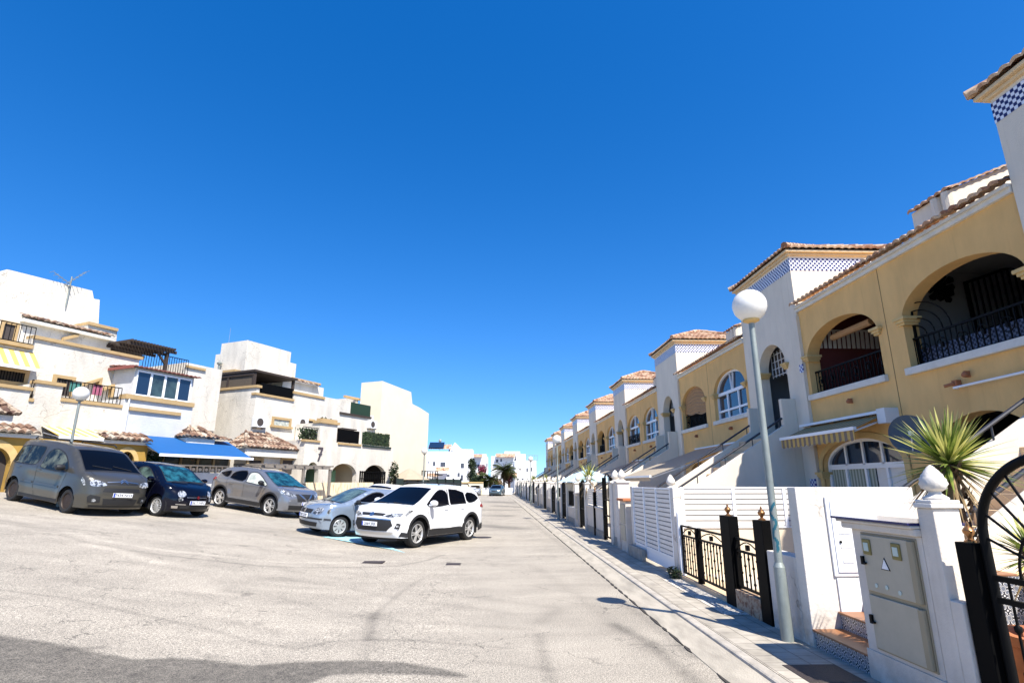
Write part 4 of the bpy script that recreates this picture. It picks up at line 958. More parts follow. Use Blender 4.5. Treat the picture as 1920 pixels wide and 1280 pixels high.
# weed by the white post
def leafclump(mb,c,rx,ry,rz,n,s,rnd,flat=0):
    for k in range(n):
        d=Vector((rnd.gauss(0,1),rnd.gauss(0,1),rnd.gauss(0,1))).normalized()*(rnd.random()**.4)
        p=Vector(c)+Vector((d.x*rx,d.y*ry,d.z*rz)); a=Vector((rnd.uniform(-1,1),rnd.uniform(-1,1),rnd.uniform(-.6,.6))).normalized(); b=a.cross(Vector((rnd.uniform(-1,1),rnd.uniform(-1,1),rnd.uniform(-1,1)))).normalized()
        q=s*rnd.uniform(.6,1.3); mb.poly([tuple(p-a*q),tuple(p+b*q*.5),tuple(p+a*q),tuple(p-b*q*.5)])
def blades(mb,c,n,L0,L1,wd,rnd,emin=-.5,emax=1.5,droop=.25,seg=4):
    for k in range(n):
        az=rnd.uniform(0,2*math.pi); el=rnd.uniform(emin,emax)*1.0; L_=rnd.uniform(L0,L1)
        d=Vector((math.cos(az)*math.cos(el),math.sin(az)*math.cos(el),math.sin(el))); sd_=Vector((-math.sin(az),math.cos(az),0)); up=sd_.cross(d)
        p0=Vector(c); prev=None
        for j in range(seg+1):
            t=j/seg; p=p0+d*L_*t-Vector((0,0,droop*L_*t*t)); ww=wd*(1-t)**.6*(.55+.9*t*(1-t)*2); 
            if j==seg: ww=.0005
            row=[mb.P(*(p-sd_*ww+up*ww*.35)),mb.P(*p),mb.P(*(p+sd_*ww+up*ww*.35))]
            if prev: mb.f.append([prev[0],prev[1],row[1],row[0]]); mb.f.append([prev[1],prev[2],row[2],row[1]])
            prev=row
rn=random.Random(3)
m=MB(); blades(m,(3.27,10.42,.1),60,.14,.32,.012,rn,.2,1.5,.5); leafclump(m,(3.25,10.4,.2),.13,.22,.10,160,.03,rn); m.build('weed',M['leafd'],label='green weed growing at the foot of the white post beside the iron gate',cat='weed')
# ---------------- yuccas ----------------
def yucca(c,n,L0,L1,h,lab,ntr=.11,seed=1,grp=None,wd=.020):
    rnd=random.Random(seed); r=empty('yucca',(c[0],c[1],c[2]-h),lab,'plant',grp)
    t=MB(); x,y,z=c
    t.tube([(x+.03*math.sin(q*.9),y+.02*math.cos(q*1.3),z-h+h*q/6) for q in range(7)],ntr*.9,10,ntr*.75)
    for q in range(int(90*h)):   # leaf-base scales on the trunk
        a=rnd.uniform(0,6.28); zz=z-h+rnd.random()*h; px_=x+math.cos(a)*ntr*.85; py_=y+math.sin(a)*ntr*.85
        t.poly([(px_-.03*math.sin(a),py_+.03*math.cos(a),zz),(px_+.03*math.sin(a),py_-.03*math.cos(a),zz),(px_+.05*math.cos(a),py_+.05*math.sin(a),zz+.10)])
    t.build('trunk',M['bark'],r,smooth=40)
    for mt,k,lo,hi,dr in (('leafy',.52,-.45,1.5,.12),('leafc',.34,-.2,1.5,.10),('leafdry',.14,-1.2,-.3,.2)):
        b=MB(); blades(b,(x,y,z),int(n*k),L0,L1,wd,rnd,lo,hi,dr,5); b.build('leaves',M[mt],r)
yucca((3.86,4.62,1.90),300,.32,.57,1.75,'tall yucca with spiky green and cream leaves behind the carved finial pillar',seed=4)
yucca((4.0,4.15,1.22),110,.25,.42,.62,'low yucca in a terracotta pot behind the black arched gate',seed=9,ntr=.07)
r=empty('flower_pot',(4.0,4.1,.1),'round terracotta pot behind the bars of the black arched gate','pot')
m=MB(); m.lathe([(.18,0),(.30,.16),(.34,.36),(.30,.50),(.33,.52),(.33,.58),(.27,.58),(.25,.50)],(4.0,4.12,.12),28); m.build('body',M['terracotta'],r,smooth=40)
# satellite dish
r=empty('satellite_dish',(7.95,10.9,2.9),'grey satellite dish on the yellow wall behind the yucca','satellite dish')
d=MB(); nrm=Vector((-.55,-.80,.25)).normalized(); e1=nrm.cross(Vector((0,0,1))).normalized(); e2=nrm.cross(e1); c=Vector((7.75,10.02,2.60)); rings=[]
for q in range(7):
    rr=.35*q/6+.001; rings.append([d.P(*(c+e1*rr*.95*math.cos(t)+e2*rr*1.08*math.sin(t)+nrm*(rr*rr*.55))) for t in [2*math.pi*k/28 for k in range(28)]])
for A_,B_ in zip(rings,rings[1:]):
    for k in range(28): d.f.append([A_[k],A_[(k+1)%28],B_[(k+1)%28],B_[k]])
d.build('dish',mat('dish_grey',(.13,.14,.145),.9,spec=.1),r,smooth=60)
d=MB(); d.tube([tuple(c+e2*.33),tuple(c+nrm*.42+e2*.1)],.012,6); d.tube([tuple(c),(8.38,10.3,2.5)],.025,8); b=c+nrm*.42+e2*.1; d.box(b.x-.03,b.x+.03,b.y-.03,b.y+.03,b.z-.04,b.z+.04); d.build('arm',M['acm'],r)
# ---------------- globe lamps ----------------
def globe_lamp(x,y,z0,zc,lab,rad=.205,near=False):
    r=empty('street_lamp',(x,y,z0),lab,'street lamp','white globe street lamps')
    m=MB(); m.tube([(x,y,z0),(x,y,z0+.75)],.066,16,.062); m.tube([(x,y,z0+.75),(x,y,z0+.80)],.062,16,.043); m.tube([(x,y,z0+.80),(x,y,zc-rad*1.1)],.043,16,.034)
    m.build('pole',M['metal'],r,smooth=40)
    m=MB(); m.tube([(x,y,zc-rad*1.12),(x,y,zc-rad*.98)],.036,14,.09); m.tube([(x,y,zc-rad*.98),(x,y,zc-rad*.86)],.098,18); m.build('collar',M['cap'] if near else M['concrete'],r,smooth=40)
    m=MB(); m.lathe([(max(.002,rad*math.sin(t)),-rad*math.cos(t)) for t in [math.pi*(k+.001)/20 for k in range(0,21)]],(x,y,zc),32); m.build('globe',M['globe'],r,smooth=60)
    if near:
        m=MB(); rn2=random.Random(2)
        for k in range(26):
            a=-2.4+.5*math.sin(k*.55)+rn2.uniform(-.22,.22); z=z0+.90+.02*k; rr=.0435
            m.poly([(x+rr*math.cos(a),y+rr*math.sin(a),z),(x+rr*math.cos(a+.5),y+rr*math.sin(a+.5),z+.01),(x+rr*math.cos(a+.45),y+rr*math.sin(a+.45),z+.05),(x+rr*math.cos(a-.05),y+rr*math.sin(a-.05),z+.04)])
        m.build('paint_smear',mat('teal_spray_paint',(.01,.10,.14),.5),r)
globe_lamp(3.2,6.42,.09,3.90,'tall globe street lamp standing nearest on the right pavement with teal paint on its pole',near=True)
globe_lamp(3.05,26.6,.09,3.77,'second globe street lamp from the camera on the right pavement')
globe_lamp(3.0,45.0,.09,3.6,'third globe street lamp from the camera on the right pavement')
globe_lamp(2.95,62,.09,3.3,'farthest globe street lamp on the right pavement')
r_=ray(152,738); s_=16.8/r_.y; globe_lamp(r_.x*s_,16.8,terr(r_.x*s_,16.8),H+r_.z*s_,'globe street lamp rising behind the olive van',.215)
r_=ray(796,845); s_=36/r_.y; globe_lamp(r_.x*s_,36,0.2,H+r_.z*s_,'globe street lamp in front of the dark green fence near the white end wall')
# ================= LEFT HOUSES (own frame: u along the fronts, v towards the street) =================
LT=lambda u,v,z: tuple(LO+LU*u+LN*v+Vector((0,0,z)))
def Lp(px,py,v=0.):
    r=ray(px,py); o=LO-Vector((0,0,0)); s=(LN.dot(LO)+v)/LN.dot(r); p=r*s-Vector((LO.x,LO.y,0)); return p.dot(LU),H+r.z*s
def Lu(px,py,u):   # plane u = const -> (v,z)
    r=ray(px,py); s=(LU.dot(LO)+u)/LU.dot(r); p=r*s-Vector((LO.x,LO.y,0)); return p.dot(LN),H+r.z*s
def pb(mb,x0,y0,x1,y1,v,th,proud=0):
    (u0,z1),(u1,z0)=Lp(x0,y0,v),Lp(x1,y1,v); 
    if u1<u0: u0,u1=u1,u0
    if z1<z0: z0,z1=z1,z0
    mb.box(u0,u1,v-th,v+proud,z0,z1); return u0,u1,z0,z1
def pp(mb,pts,v,th,zbot=None):
    q=[Lp(*p,v) for p in pts]
    mb.prism(q,v-th,v,1)
def strip(mb,x0,y0,x1,y1,h,v,th,proud):
    """level coping whose top edge runs from pixel (x0,y0) to x1: height h metres"""
    u0,z0=Lp(x0,y0,v); u1,_=Lp(x1,y1,v); mb.box(u0,u1,v-th,v+proud,z0-h,z0); return u0,u1,z0
def lwin(root,x0,y0,x1,y1,v,fr=.14,bars=0,paneh=None,lab=None,sill=True,pane='dark'):
    (u0,z1),(u1,z0)=Lp(x0,y0,v),Lp(x1,y1,v)
    if u1<u0:u0,u1=u1,u0
    f=MB(LT); 
    for a,b,c,d in ((u0-fr,u1+fr,z1,z1+fr),(u0-fr,u0,z0,z1),(u1,u1+fr,z0,z1)): f.box(a,b,v-.02,v+.07,c,d)
    if sill: f.box(u0-fr*1.5,u1+fr*1.5,v-.02,v+.14,z0-.12,z0)
    fo=f.build('window',M['trim'],root)
    p=MB(LT); p.box(u0,u1,v-.02,v+.004,z0,z1); p.build('pane',M[pane],fo)
    if bars:
        b=MB(LT); 
        for k in range(bars+1): u=u0+(u1-u0)*k/bars; b.box(u-.012,u+.012,v+.03,v+.05,z0,z1)
        b.build('window_bars',M['black'],fo)
    return fo
def lrail(root,x0,y0,x1,y1,v,mname='black',sp=.13,name='balcony_railing'):
    (u0,z1),(u1,_)=Lp(x0,y0,v),Lp(x1,y1,v); z0=Lp(x0,y1,v)[1]
    return u0,u1,z0,z1
def lrailing(root,u0,u1,v,z0,z1,sp=.14,m='black'):
    r=MB(LT); railing(r,u0,u1,v,z0,z1,sp,.02,.035); return r.build('balcony_railing',M[m],root)
def hip_porch(root,u0,u1,v0,v1,z,h,lab=None):
    """tiled lean-to hip roof projecting from plane v0 to v1"""
    r=MB(); run=v1-v0
    def P(u,v,zz): return Vector(LT(u,v,zz))
    L_=math.hypot(run,h)
    hp=run*.8/L_
    tile_slope(r,P(u0,v1,z),P(u1,v1,z),tuple(-LN*run+Vector((0,0,h))),L_,hp,hp,pitch=.24,amp=.07,lift=.05,rl=.42)
    ln=run*.8
    tile_slope(r,P(u0,v0,z),P(u0,v1,z),tuple(LU*ln+Vector((0,0,h))),math.hypot(ln,h),0,run/math.hypot(ln,h),pitch=.24,amp=.07,lift=.05)
    tile_slope(r,P(u1,v1,z),P(u1,v0,z),tuple(-LU*ln+Vector((0,0,h))),math.hypot(ln,h),run/math.hypot(ln,h),0,pitch=.24,amp=.07,lift=.05)
    ridge(r,P(u0,v1,z+.05),P(u0+ln,v0,z+h+.05)); ridge(r,P(u1,v1,z+.05),P(u1-ln,v0,z+h+.05))
    ro=r.build('porch_roof',M['oldtiles'],root,smooth=50)
    m=MB(LT); m.box(u0+.12,u1-.12,v0-.05,v1-.12,z-.42,z-.02); m.build('porch_fascia',M['stone'],root)
    return ro
def ac_unit(u,v,z,lab):
    r=empty('air_conditioner',LT(u,v,z),lab,'air conditioner')
    m=MB(LT); m.box(u-.4,u+.4,v,v+.3,z,z+.58); m.build('casing',M['acm'],r,bev=.02)
    m=MB(LT); m.lathe([(.22,0),(.22,.012)],(u-.08,v+.30,z+.29),20,1); m.build('fan_grille',M['dark'],r)
    m=MB(LT)
    for q in (-.3,.3): m.box(u+q-.02,u+q+.02,v,v+.32,z-.05,z-.003)
    m.build('bracket',M['black'],r)
# ---- house 1 (far left) ----
h1=empty('terrace_house',LT(-9.5,0,1.2),'cream house at the far left with striped awnings, dark pergola and stepped roof tower','house','cream stepped houses on the left')
m=MB(LT); pp(m,[(-60,530),(0,516),(14,505),(173,545),(176,560),(187,562),(182,660),(-60,660)],-4.4,4); m.build('roof_tower',M['oldwhite'],h1)
m=MB(LT); pp(m,[(-60,566),(45,589),(208,630),(206,690),(-60,690)],-2.4,2.); pp(m,[(165,606),(220,620),(218,640),(163,640)],-3.0,2.); m.build('upper_wall',M['oldwhite'],h1)
m=MB(LT); strip(m,165,603,220,617,.14,-3.0,2,.1); m.build('roof_coping',M['trim'],h1)
(ua,za),(ub,zb)=Lp(41,587,-2.4),Lp(209,627,-2.4); zt=(za+zb)/2
m=MB(); tile_slope(m,LT(ua,-2.1,zt-.18),LT(ub,-2.1,zt-.18),tuple(-LN*.5+Vector((0,0,.2))),.6,pitch=.24,amp=.07); m.build('roof_tiles',M['oldtiles'],h1,smooth=50)
m=MB(LT); m.box(ua,ub,-2.4,-2.14,zt-.36,zt-.22); m.build('eave_board',M['stone'],h1)
m=MB(LT); 
u0,u1,z0=strip(m,63,628,267,670,.13,-.6,.5,.08); m.build('terrace_coping',M['trim'],h1)
m=MB(LT); m.box(u0,u1-.1,-3.,-.62,-.3,z0-.13)
ul,_=Lp(-200,700,-.6); m.box(ul,u0,-3.,-.62,-.3,Lp(30,650,-.6)[1]); m.build('front_wall',M['oldwhite'],h1)
zl=Lp(30,643,-.6)[1]; lrailing(h1,ul,u0,-.5,zl+.02,zl+.75,.16); m=MB(LT); m.box(ul,u0,-.7,-.4,zl-.14,zl+.0); m.build('balcony_ledge',M['trim'],h1)
lwin(h1,8,606,22,640,-2.4,.12,sill=False)
lwin(h1,-20,690,42,718,-.6,.14,bars=12); lwin(h1,106,708,128,742,-.6,.13,bars=5,sill=False)
# striped awning upper left
def lawn(root,pts_in,pts_out,v0,v1,m,frame=True,name='awning',val=.0):
    a,b=Lp(*pts_in[0],v0),Lp(*pts_in[1],v0); c,d=Lp(*pts_out[0],v1),Lp(*pts_out[1],v1); zi=(a[1]+b[1])/2; zo=(c[1]+d[1])/2
    o=MB(LT); 
    for dz in (0,-.02): o.poly([(a[0],v0,zi+dz),(b[0],v0,zi+dz),(d[0],v1,zo+dz),(c[0],v1,zo+dz)])
    if val: o.poly([(c[0],v1,zo),(d[0],v1,zo),(d[0],v1,zo-val),(c[0],v1,zo-val)])
    ao=o.build(name,M[m],root)
    f=MB(LT); f.box(c[0]-.03,d[0]+.03,v1,v1+.06,zo-.08,zo+.03)
    for t in (.04,.96): f.tube([(a[0]+(b[0]-a[0])*t,v0,zi-.25),(c[0]+(d[0]-c[0])*t,v1,zo-.05)],.025,6)
    f.build('awning_frame',M['paint'],ao); return ao
lawn(h1,[(-60,640),(66,662)],[(-60,672),(76,694)],-.55,.25,'stripel')
# first floor terrace parapets (v = 0.9)
v=.9
m=MB(LT); t=MB(LT)
ul,_=Lp(-200,700,v); a0,_=Lp(58,730,v); zb_=Lp(25,722,v)[1]; m.box(ul,a0,-.6,v,-.3,zb_-.12); t.box(ul,a0+.05,v-.35,v+.07,zb_-.12,zb_)
b0,zc=Lp(71,712,v); b1,_=Lp(120,718,v); m.box(b0,b1,-.6,v+.004,-.3,zc-.12); t.box(b0-.06,b1+.06,v-.4,v+.08,zc-.12,zc)
d0=b1; d1,zd=Lp(228,764,v); zd=Lp(170,752,v)[1]; m.box(d0,d1,-.6,v-.004,-.3,zd-.13); t.box(d0,d1,v-.3,v+.05,zd-.13,zd)
zg=Lp(55,746,v)[1]; m.box(a0,b0,-.6,v-.008,-.3,zg-.12); t.box(a0,b0,v-.3,v+.05,zg-.12,zg)
m.build('terrace_wall',M['oldwhite'],h1); t.build('parapet_coping',M['trim'],h1)
lrailing(h1,a0+.04,b0-.04,v-.1,zg,zg+.72); lrailing(h1,d0+.05,d1-.05,v-.1,zd,zd+.74,.15)
m=MB(LT); 
for k,(c,q) in enumerate(((.5,'a'),)):
    m.box(d0+.3,d0+.7,v-.16,v-.13,zd+.3,zd+.7)
m.build('drying_towel',mat('teal_towel',(.06,.20,.17),.95),h1); m=MB(LT); m.box(d0+1.15,d0+1.5,v-.16,v-.13,zd+.3,zd+.72); m.build('drying_towel',mat('pink_towel',(.36,.10,.16),.95),h1)
# sloping stair copings behind the terrace
m=MB(LT)
for (x0,y0,x1,y1) in ((155,718,188,708),(180,730,212,720),):
    (p,z0),(q,z1)=Lp(x0,y0,-.55),Lp(x1,y1,-.55); m.prism([(p,z0-.12),(q,z1-.12),(q,z1),(p,z0)],-.6,-.35,1); m.box(q-.1,q,-.6,-.35,z1-.6,z1-.121)
m.build('stair_coping',M['trim'],h1)
for k,(x0,y0,x1,y1) in enumerate(((118,600,145,606),)):
    m=MB(LT); (p,z0),(q,z1)=Lp(118,632,-2.3),Lp(146,629,-2.3); m.prism([(p,z0-.15),(q,z0+.15),(q,z0+.30),(p,z0)],-2.4,-2.2,1); m.build('stair_coping',M['trim'],h1)
# pergola
pz=MB(LT); (pa,za)=Lp(209,645,-2.2); (pb_,zb2)=Lp(322,655,-.9)
zp=Lp(265,650,-1.4)[1]
for k in range(15): u=pa+(pb_-pa)*k/14; pz.box(u-.035,u+.035,-3.4,-.6,zp,zp+.10)
for vv in (-3.3,-2.4,-1.6,-.8): pz.box(pa-.1,pb_+.2,vv-.05,vv+.05,zp-.14,zp-.001)
up_=Lp(307,700,-.9)[0]; pz.box(up_-.07,up_+.07,-.95,-.81,zp-1.9,zp-.14); pz.prism([(up_-.07,zp-.75),(up_-.6,zp-.16),(up_-.48,zp-.16),(up_-.07,zp-.62)],-.92,-.84,1)
pz.build('pergola',M['wood'],h1)
# antenna on the tower
r=empty('antenna',LT(*[Lp(123,570,-4.3)[0],-4.3,Lp(123,570,-4.3)[1]]),'grey tv antenna with dish on the cream roof tower at the far left','antenna')
m=MB(LT); ua_,za_=Lp(123,575,-4.3); ut,zt2=Lp(128,528,-4.3); m.tube([(ua_,-4.3,za_),(ua_,-4.3,zt2+.3)],.03,6)
m.tube([(ua_-.1,-4.3,zt2-.05),(ua_+.55,-4.3,zt2+.75)],.013,5)
for k in range(6): t_=k/5; m.tube([(ua_-.1+.65*t_,-4.6,zt2-.05+.8*t_),(ua_-.1+.65*t_,-4.0,zt2-.05+.8*t_)],.012,4)
m.tube([(ua_,-4.3,zt2-.1),(ua_-.75,-4.3,zt2+.25)],.02,5)
for k in range(5): t_=k/4; m.tube([(ua_-.75*t_-.1,-4.5,zt2-.1+.35*t_),(ua_-.75*t_-.1,-4.1,zt2-.1+.35*t_)],.012,4)
m.build('mast',M['metal'],r)
# porch with ochre walls
v=2.2; m=MB(LT)
ochre=mat('ochre_porch_wall',(.42,.25,.05),.9,var=.2,vscale=2)
pu0,_=Lp(-160,850,v); pu1,_=Lp(276,850,v); zpt=Lp(240,832,v)[1]
LV=lambda u,w,z: LT(u,v-w,z)
m=MB(LV); 
g0,_=Lp(216,880,v); g1,_=Lp(249,880,v); s0,_=Lp(-5,880,v); s1,_=Lp(17,880,v)
um=(s1+g0)/2
arch_wall(m,pu0,um,-.3,zpt,s0-.8,s1,.9,zpt-1.0,zpt-.35,.25); arch_wall(m,um,pu1,-.3,zpt,g0,g1,.9,zpt-.85,zpt-.3,.25)
m.poly([(pu1,0,-.3),(pu1,2.1,-.3),(pu1,2.1,zpt),(pu1,0,zpt)]); m.build('porch_wall',ochre,h1)
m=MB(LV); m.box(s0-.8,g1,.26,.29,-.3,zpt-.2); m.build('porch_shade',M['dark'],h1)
m=MB(LV)
for k in range(7): u=g0+(g1-g0)*k/6; m.box(u-.015,u+.015,.05,.08,.5,zpt-.35)
m.build('arch_grille',M['black'],h1)
def arch_trim(a,b,sp,tp,vv,th=.18):
    t=MB(LT); o1=arch_pts(a-th,b+th,sp,tp+th,14); o2=arch_pts(a,b,sp,tp,14)
    for q in range(14):
        p_,q_,r_,s_=o1[q],o1[q+1],o2[q+1],o2[q]; t.poly([(p_[0],vv,p_[1]),(q_[0],vv,q_[1]),(r_[0],vv,r_[1]),(s_[0],vv,s_[1])])
    for u0_,u1_ in ((a-th,a),(b,b+th)): t.box(u0_,u1_,vv-.03,vv,sp-1.6,sp)
    return t
arch_trim(g0,g1,zpt-.85,zpt-.3,v+.03).build('arch_surround',M['cap'],h1)
arch_trim(s0-.8,s1,zpt-1.,zpt-.35,v+.03,.24).build('arch_surround',M['cap'],h1)
for (x0,x1,yy) in ((-160,70,812),(190,280,824)):
    a_,b_=Lp(x0,yy,v)[0],Lp(x1,yy,v)[0]
    m=MB(); tile_slope(m,LT(a_,v+.25,zpt+.12),LT(b_,v+.25,zpt+.12),tuple(-LN*.7+Vector((0,0,.32))),.8,pitch=.25,amp=.08,lift=.05); m.build('porch_tiles',M['oldtiles'],h1,smooth=50)
    m=MB(LT); m.box(a_,b_,v-.6,v+.12,zpt-.02,zpt+.11); m.build('porch_beam',M['stone'],h1)
    m=MB(LT); m.box(a_+.03,b_-.03,.9,v-.3,zpt+.0,zpt+.40); m.build('porch_top',M['oldwhite'],h1)
lawn(h1,[(78,795),(228,812)],[(112,818),(192,822)],.92,2.6,'stripel')
hip_porch(h1,Lp(-90,770,1.9)[0],Lp(37,778,1.9)[0],.9,1.9,Lp(0,775,1.9)[1],.85)
# ---- house 2 : glazed roof room, blue awning ----
h2=empty('terrace_house',LT(-5,0,1.2),'white house with glazed upper room and long blue awning','house','cream stepped houses on the left')
v=1.0
e0=Lp(232,760,v)[0]; e1=Lp(362,760,v)[0]; zs=Lp(300,747,v)[1]; zr=Lp(300,699,v)[1]
m=MB(LT); m.box(e0,e1,-6,v,-.3,zs-.2); m.build('wall',M['bluewhite'],h2)
m=MB(LT); m.box(e0-.02,e1,v-.4,v+.10,zs-.2,zs); m.build('sill_band',M['trim'],h2)
m=MB(LT); x0,_=Lp(242,762,v); x1,_=Lp(337,777,v); zz=Lp(290,770,v)[1]; m.box(x0,x1,v,v+.10,zz-.10,zz+.05); m.build('ledge',M['trim'],h2)
g0=Lp(248,730,v-.1)[0]; g1=Lp(361,730,v-.1)[0]
m=MB(LT); m.box(g0,g1,-3.6,v-.1,zs,zr+.08); m.build('glazed_room',M['bluewhite'],h2)
n=4
for k in range(n):
    a=g0+.12+(g1-g0-.2)*k/n; b=g0+.12+(g1-g0-.2)*(k+1)/n-.10
    w_=MB(LT); w_.box(a-.05,a,v-.1,v-.04,zs+.02,zr-.10); w_.box(b,b+.05,v-.1,v-.04,zs+.02,zr-.10); w_.box(a-.05,b+.05,v-.1,v-.04,zr-.10,zr-.02); w_.box(a-.05,b+.05,v-.1,v-.04,zs+.0,zs+.07)
    wo_=w_.build('window',M['paint'],h2); p=MB(LT); p.box(a,b,v-.1,v-.07,zs+.07,zr-.10); p.build('pane',M['glass'] if k in(0,3) else M['glassg'],wo_)
m=MB(); 
tile_slope(m,LT(g0-.25,v+.15,zr+.06),LT(g1+.2,v+.15,zr+.06),tuple(-LN*4+Vector((0,0,.35))),3.6,pitch=.22,amp=.05); m.build('room_roof',mat('maroon_tiles',(.20,.07,.05),.8,var=.3,vscale=9),h2,smooth=50)
m=MB(LT); m.box(g0-.28,g0-.2,-3.6,v+.12,zr-.0,zr+.12); m.build('eave_board',mat('maroon_board',(.22,.06,.045),.7),h2)
uu0=Lp(266,690,-1.)[0]; uu1=Lp(352,690,-1.)[0]; zq=Lp(300,700,-1.)[1]; lrailing(h2,uu0,uu1,-1.,zq,zq+.95,.13)
m=MB(LT); m.box(uu0,uu1,-5,-1.1,zs,zq-.02); m.box(uu1,uu1+2.2,-6,-1.2,zs-1,Lp(400,690,-1.2)[1]); m.build('roof_terrace',M['oldwhite'],h2)
m=MB(LT); c0,cz=Lp(350,684,-1.15); m.box(c0,c0+1.1,-1.5,-1.1,cz-.12,cz); m.build('roof_coping',M['trim'],h2)
# blue awning
lawn(h2,[(248,812),(427,830)],[(300,852),(473,858)],v+.02,3.7,'blue',val=0)
# ground floor window band, balustrade and garden wall
a,zt_=Lp(305,855,v+.02); b,_=Lp(428,868,v+.02); zb3=Lp(360,876,v+.02)[1]
m=MB(LT); m.box(a,b,v,v+.03,zb3-.2,Lp(360,852,v+.02)[1]); m.build('shop_window',M['glassg'],h2)
m=MB(LT)
for k in range(5): u=a+(b-a)*k/4; m.box(u-.06,u+.06,v+.02,v+.08,zb3-.2,Lp(360,852,v+.02)[1])
m.build('window_posts',M['trim'],h2)
vb=3.1; r=empty('garden_wall',LT(-4.5,vb,.9),'white garden wall with pierced balustrade behind the grey crossover','wall')
b0_=Lp(262,880,vb)[0]; b1_=Lp(428,890,vb)[0]; zb4=Lp(380,886,vb)[1]
m=MB(LT); m.box(b0_,b1_,vb-.15,vb,-.2,zb4); m.build('wall',M['bluewhite'],r)
m=MB(LT); m.box(b0_,b1_,vb-.17,vb+.02,zb4+.27,zb4+.33)
nn=int((b1_-b0_)/.3)
for k in range(nn+1):
    u=b0_+(b1_-b0_)*k/nn; m.box(u-.03,u+.03,vb-.12,vb-.04,zb4,zb4+.27)
    if k<nn: m.lathe([(.075,0),(.075,.06)],(u+.15,vb-.11,zb4+.135),10,1)
m.build('balustrade',mat('cast_stone',(.62,.52,.40),.9,var=.2,vscale=8),r)
# ---- house 3 ----
h3=empty('terrace_house',LT(5,0,1.2),'cream house marked with a large 7, hip tiled porch and brushwood roof terrace','house','cream stepped houses on the left')
U3=Lp(478,760,0)[0]
m=MB(LT); ze=Lp(550,738,0)[1]; ue=Lp(700,800,0)[0]
zA=Lp(500,727,0)[1]-.05
m.box(U3,ue,-8,0,-.3,ze-.45); m.build('main_wall',M['oldwhite'],h3)
m=MB(LT); uB=Lp(551,740,0)[0]; uC=Lp(690,790,0)[0]
m.box(uB,uC,-4,.004,ze-.46,Lp(580,738,0)[1]); m.build('terrace_parapet',M['oldwhite'],h3)
m=MB(LT); zz=Lp(551,737,0)[1]; m.box(uB-.08,Lp(608,745,0)[0],-.4,.08,zz-.02,zz+.13)
zl=Lp(510,748,0)[1]; m.box(U3-.08,uB,-.3,.09,ze-.45,ze-.33)
m.box(U3-.08,U3+.28,-8,.085,ze-.33+.30,ze-.33+.44); m.build('coping',M['trim'],h3)
m=MB(LT); m.box(U3,U3+.2,-8,.0,ze-.46,ze-.04); m.build('side_parapet',M['oldwhite'],h3)
m=MB(LT); m.box(U3+.3,uB-.05,-.08,-.03,ze-.33,ze+.30); m.build('black_screen',M['blackpost'],h3)
# roof terrace room of dark wood and brushwood
zr3=Lp(500,700,-.4)[1]
m=MB(LT); m.box(U3+.02,U3+.08,-7.4,-.3,ze+.12,zr3-.1); m.build('brushwood_screen',M['lattice'],h3)
m=MB(LT); m.box(U3-.1,uB+.4,-7.6,-.2,zr3-.06,zr3+.06)
for vv in (-.35,-2.4,-4.6,-7.3): m.box(U3-.04,U3+.12,vv-.07,vv+.07,ze-.0,zr3-.06)
m.box(uB+.2,uB+.34,-.5,-.36,ze-.3,zr3-.06)
m.box(U3-.05,U3+.1,-7.4,-.3,zr3-.25,zr3-.07)
m.build('terrace_canopy',M['wood'],h3)
m=MB(LT); m.box(U3+.3,uB+.3,-5,-4.9,ze-.4,zr3-.06); m.build('canopy_back',M['lattice'],h3)
m=MB(LT); m.box(uB+.45,Lp(606,740,-1.5)[0],-5,-1.5,ze-.4,Lp(560,717,-1.5)[1]); m.build('upper_wall',M['oldwhite'],h3)
(ua,za),(ub,zb)=Lp(512,703,-1.5),Lp(595,722,-1.5); zt=(za+zb)/2
m=MB(); tile_slope(m,LT(ua,-1.2,zt-.12),LT(ub,-1.2,zt-.12),tuple(-LN*.5+Vector((0,0,.2))),.6,pitch=.24,amp=.07); m.build('roof_tiles',M['oldtiles'],h3,smooth=50)
m=MB(LT); c0,cz=Lp(548,707,-3); m.box(c0,c0+2.6,-4.4,-3,cz-.9,cz-.12); m.build('roof_block',M['oldwhite'],h3); m=MB(LT); m.box(c0-.05,c0+2.7,-4.4,-2.9,cz-.12,cz); m.build('roof_coping',M['trim'],h3)
# tower
vt=-4.2; tu=Lp(463,650,vt)[0]; tu1=Lp(556,680,vt)[0]; tz=Lp(470,639,vt)[1]
m=MB(LT); m.box(tu,tu1-.6,-6.6,vt,ze-.5,tz); m.box(tu1-.6,tu1,-6.6,vt-.004,ze-.5,tz-.75); m.box(tu+.05,tu+.9,-7.1,-6.59,ze-.5,tz-.7); m.build('roof_tower',M['oldwhite'],h3)
m=MB(LT); m.box(tu-.45,tu-.001,-6.8,vt-.3,tz-2.15,tz-2.0); m.build('tower_ledge',M['trim'],h3)
m=MB(LT); m.tube([(tu+.2,-6.2,tz),(tu+.2,-6.2,tz+1.1)],.012,4); m.build('aerial',M['metal'],h3)
ct=empty('chimney_cowl',LT(tu-.3,-6.2,tz-2),'small metal chimney cowl on the ledge of the middle roof tower','chimney'); m=MB(LT); m.tube([(tu-.2,-6.3,tz-2.0),(tu-.2,-6.3,tz-1.5)],.07,8); m.lathe([(.13,0),(.16,.1),(.02,.25)],(tu-.2,-6.3,tz-1.5),10); m.build('cowl',M['metal'],ct)
# windows
lwin(h3,513,785,541,800,0,.14,pane='poster'); lwin(h3,575,788,585,806,0,.12,sill=False)
lwin(h3,467,860,489,886,0,.13,sill=False); lwin(h3,530,863,556,888,0,.13,sill=False)
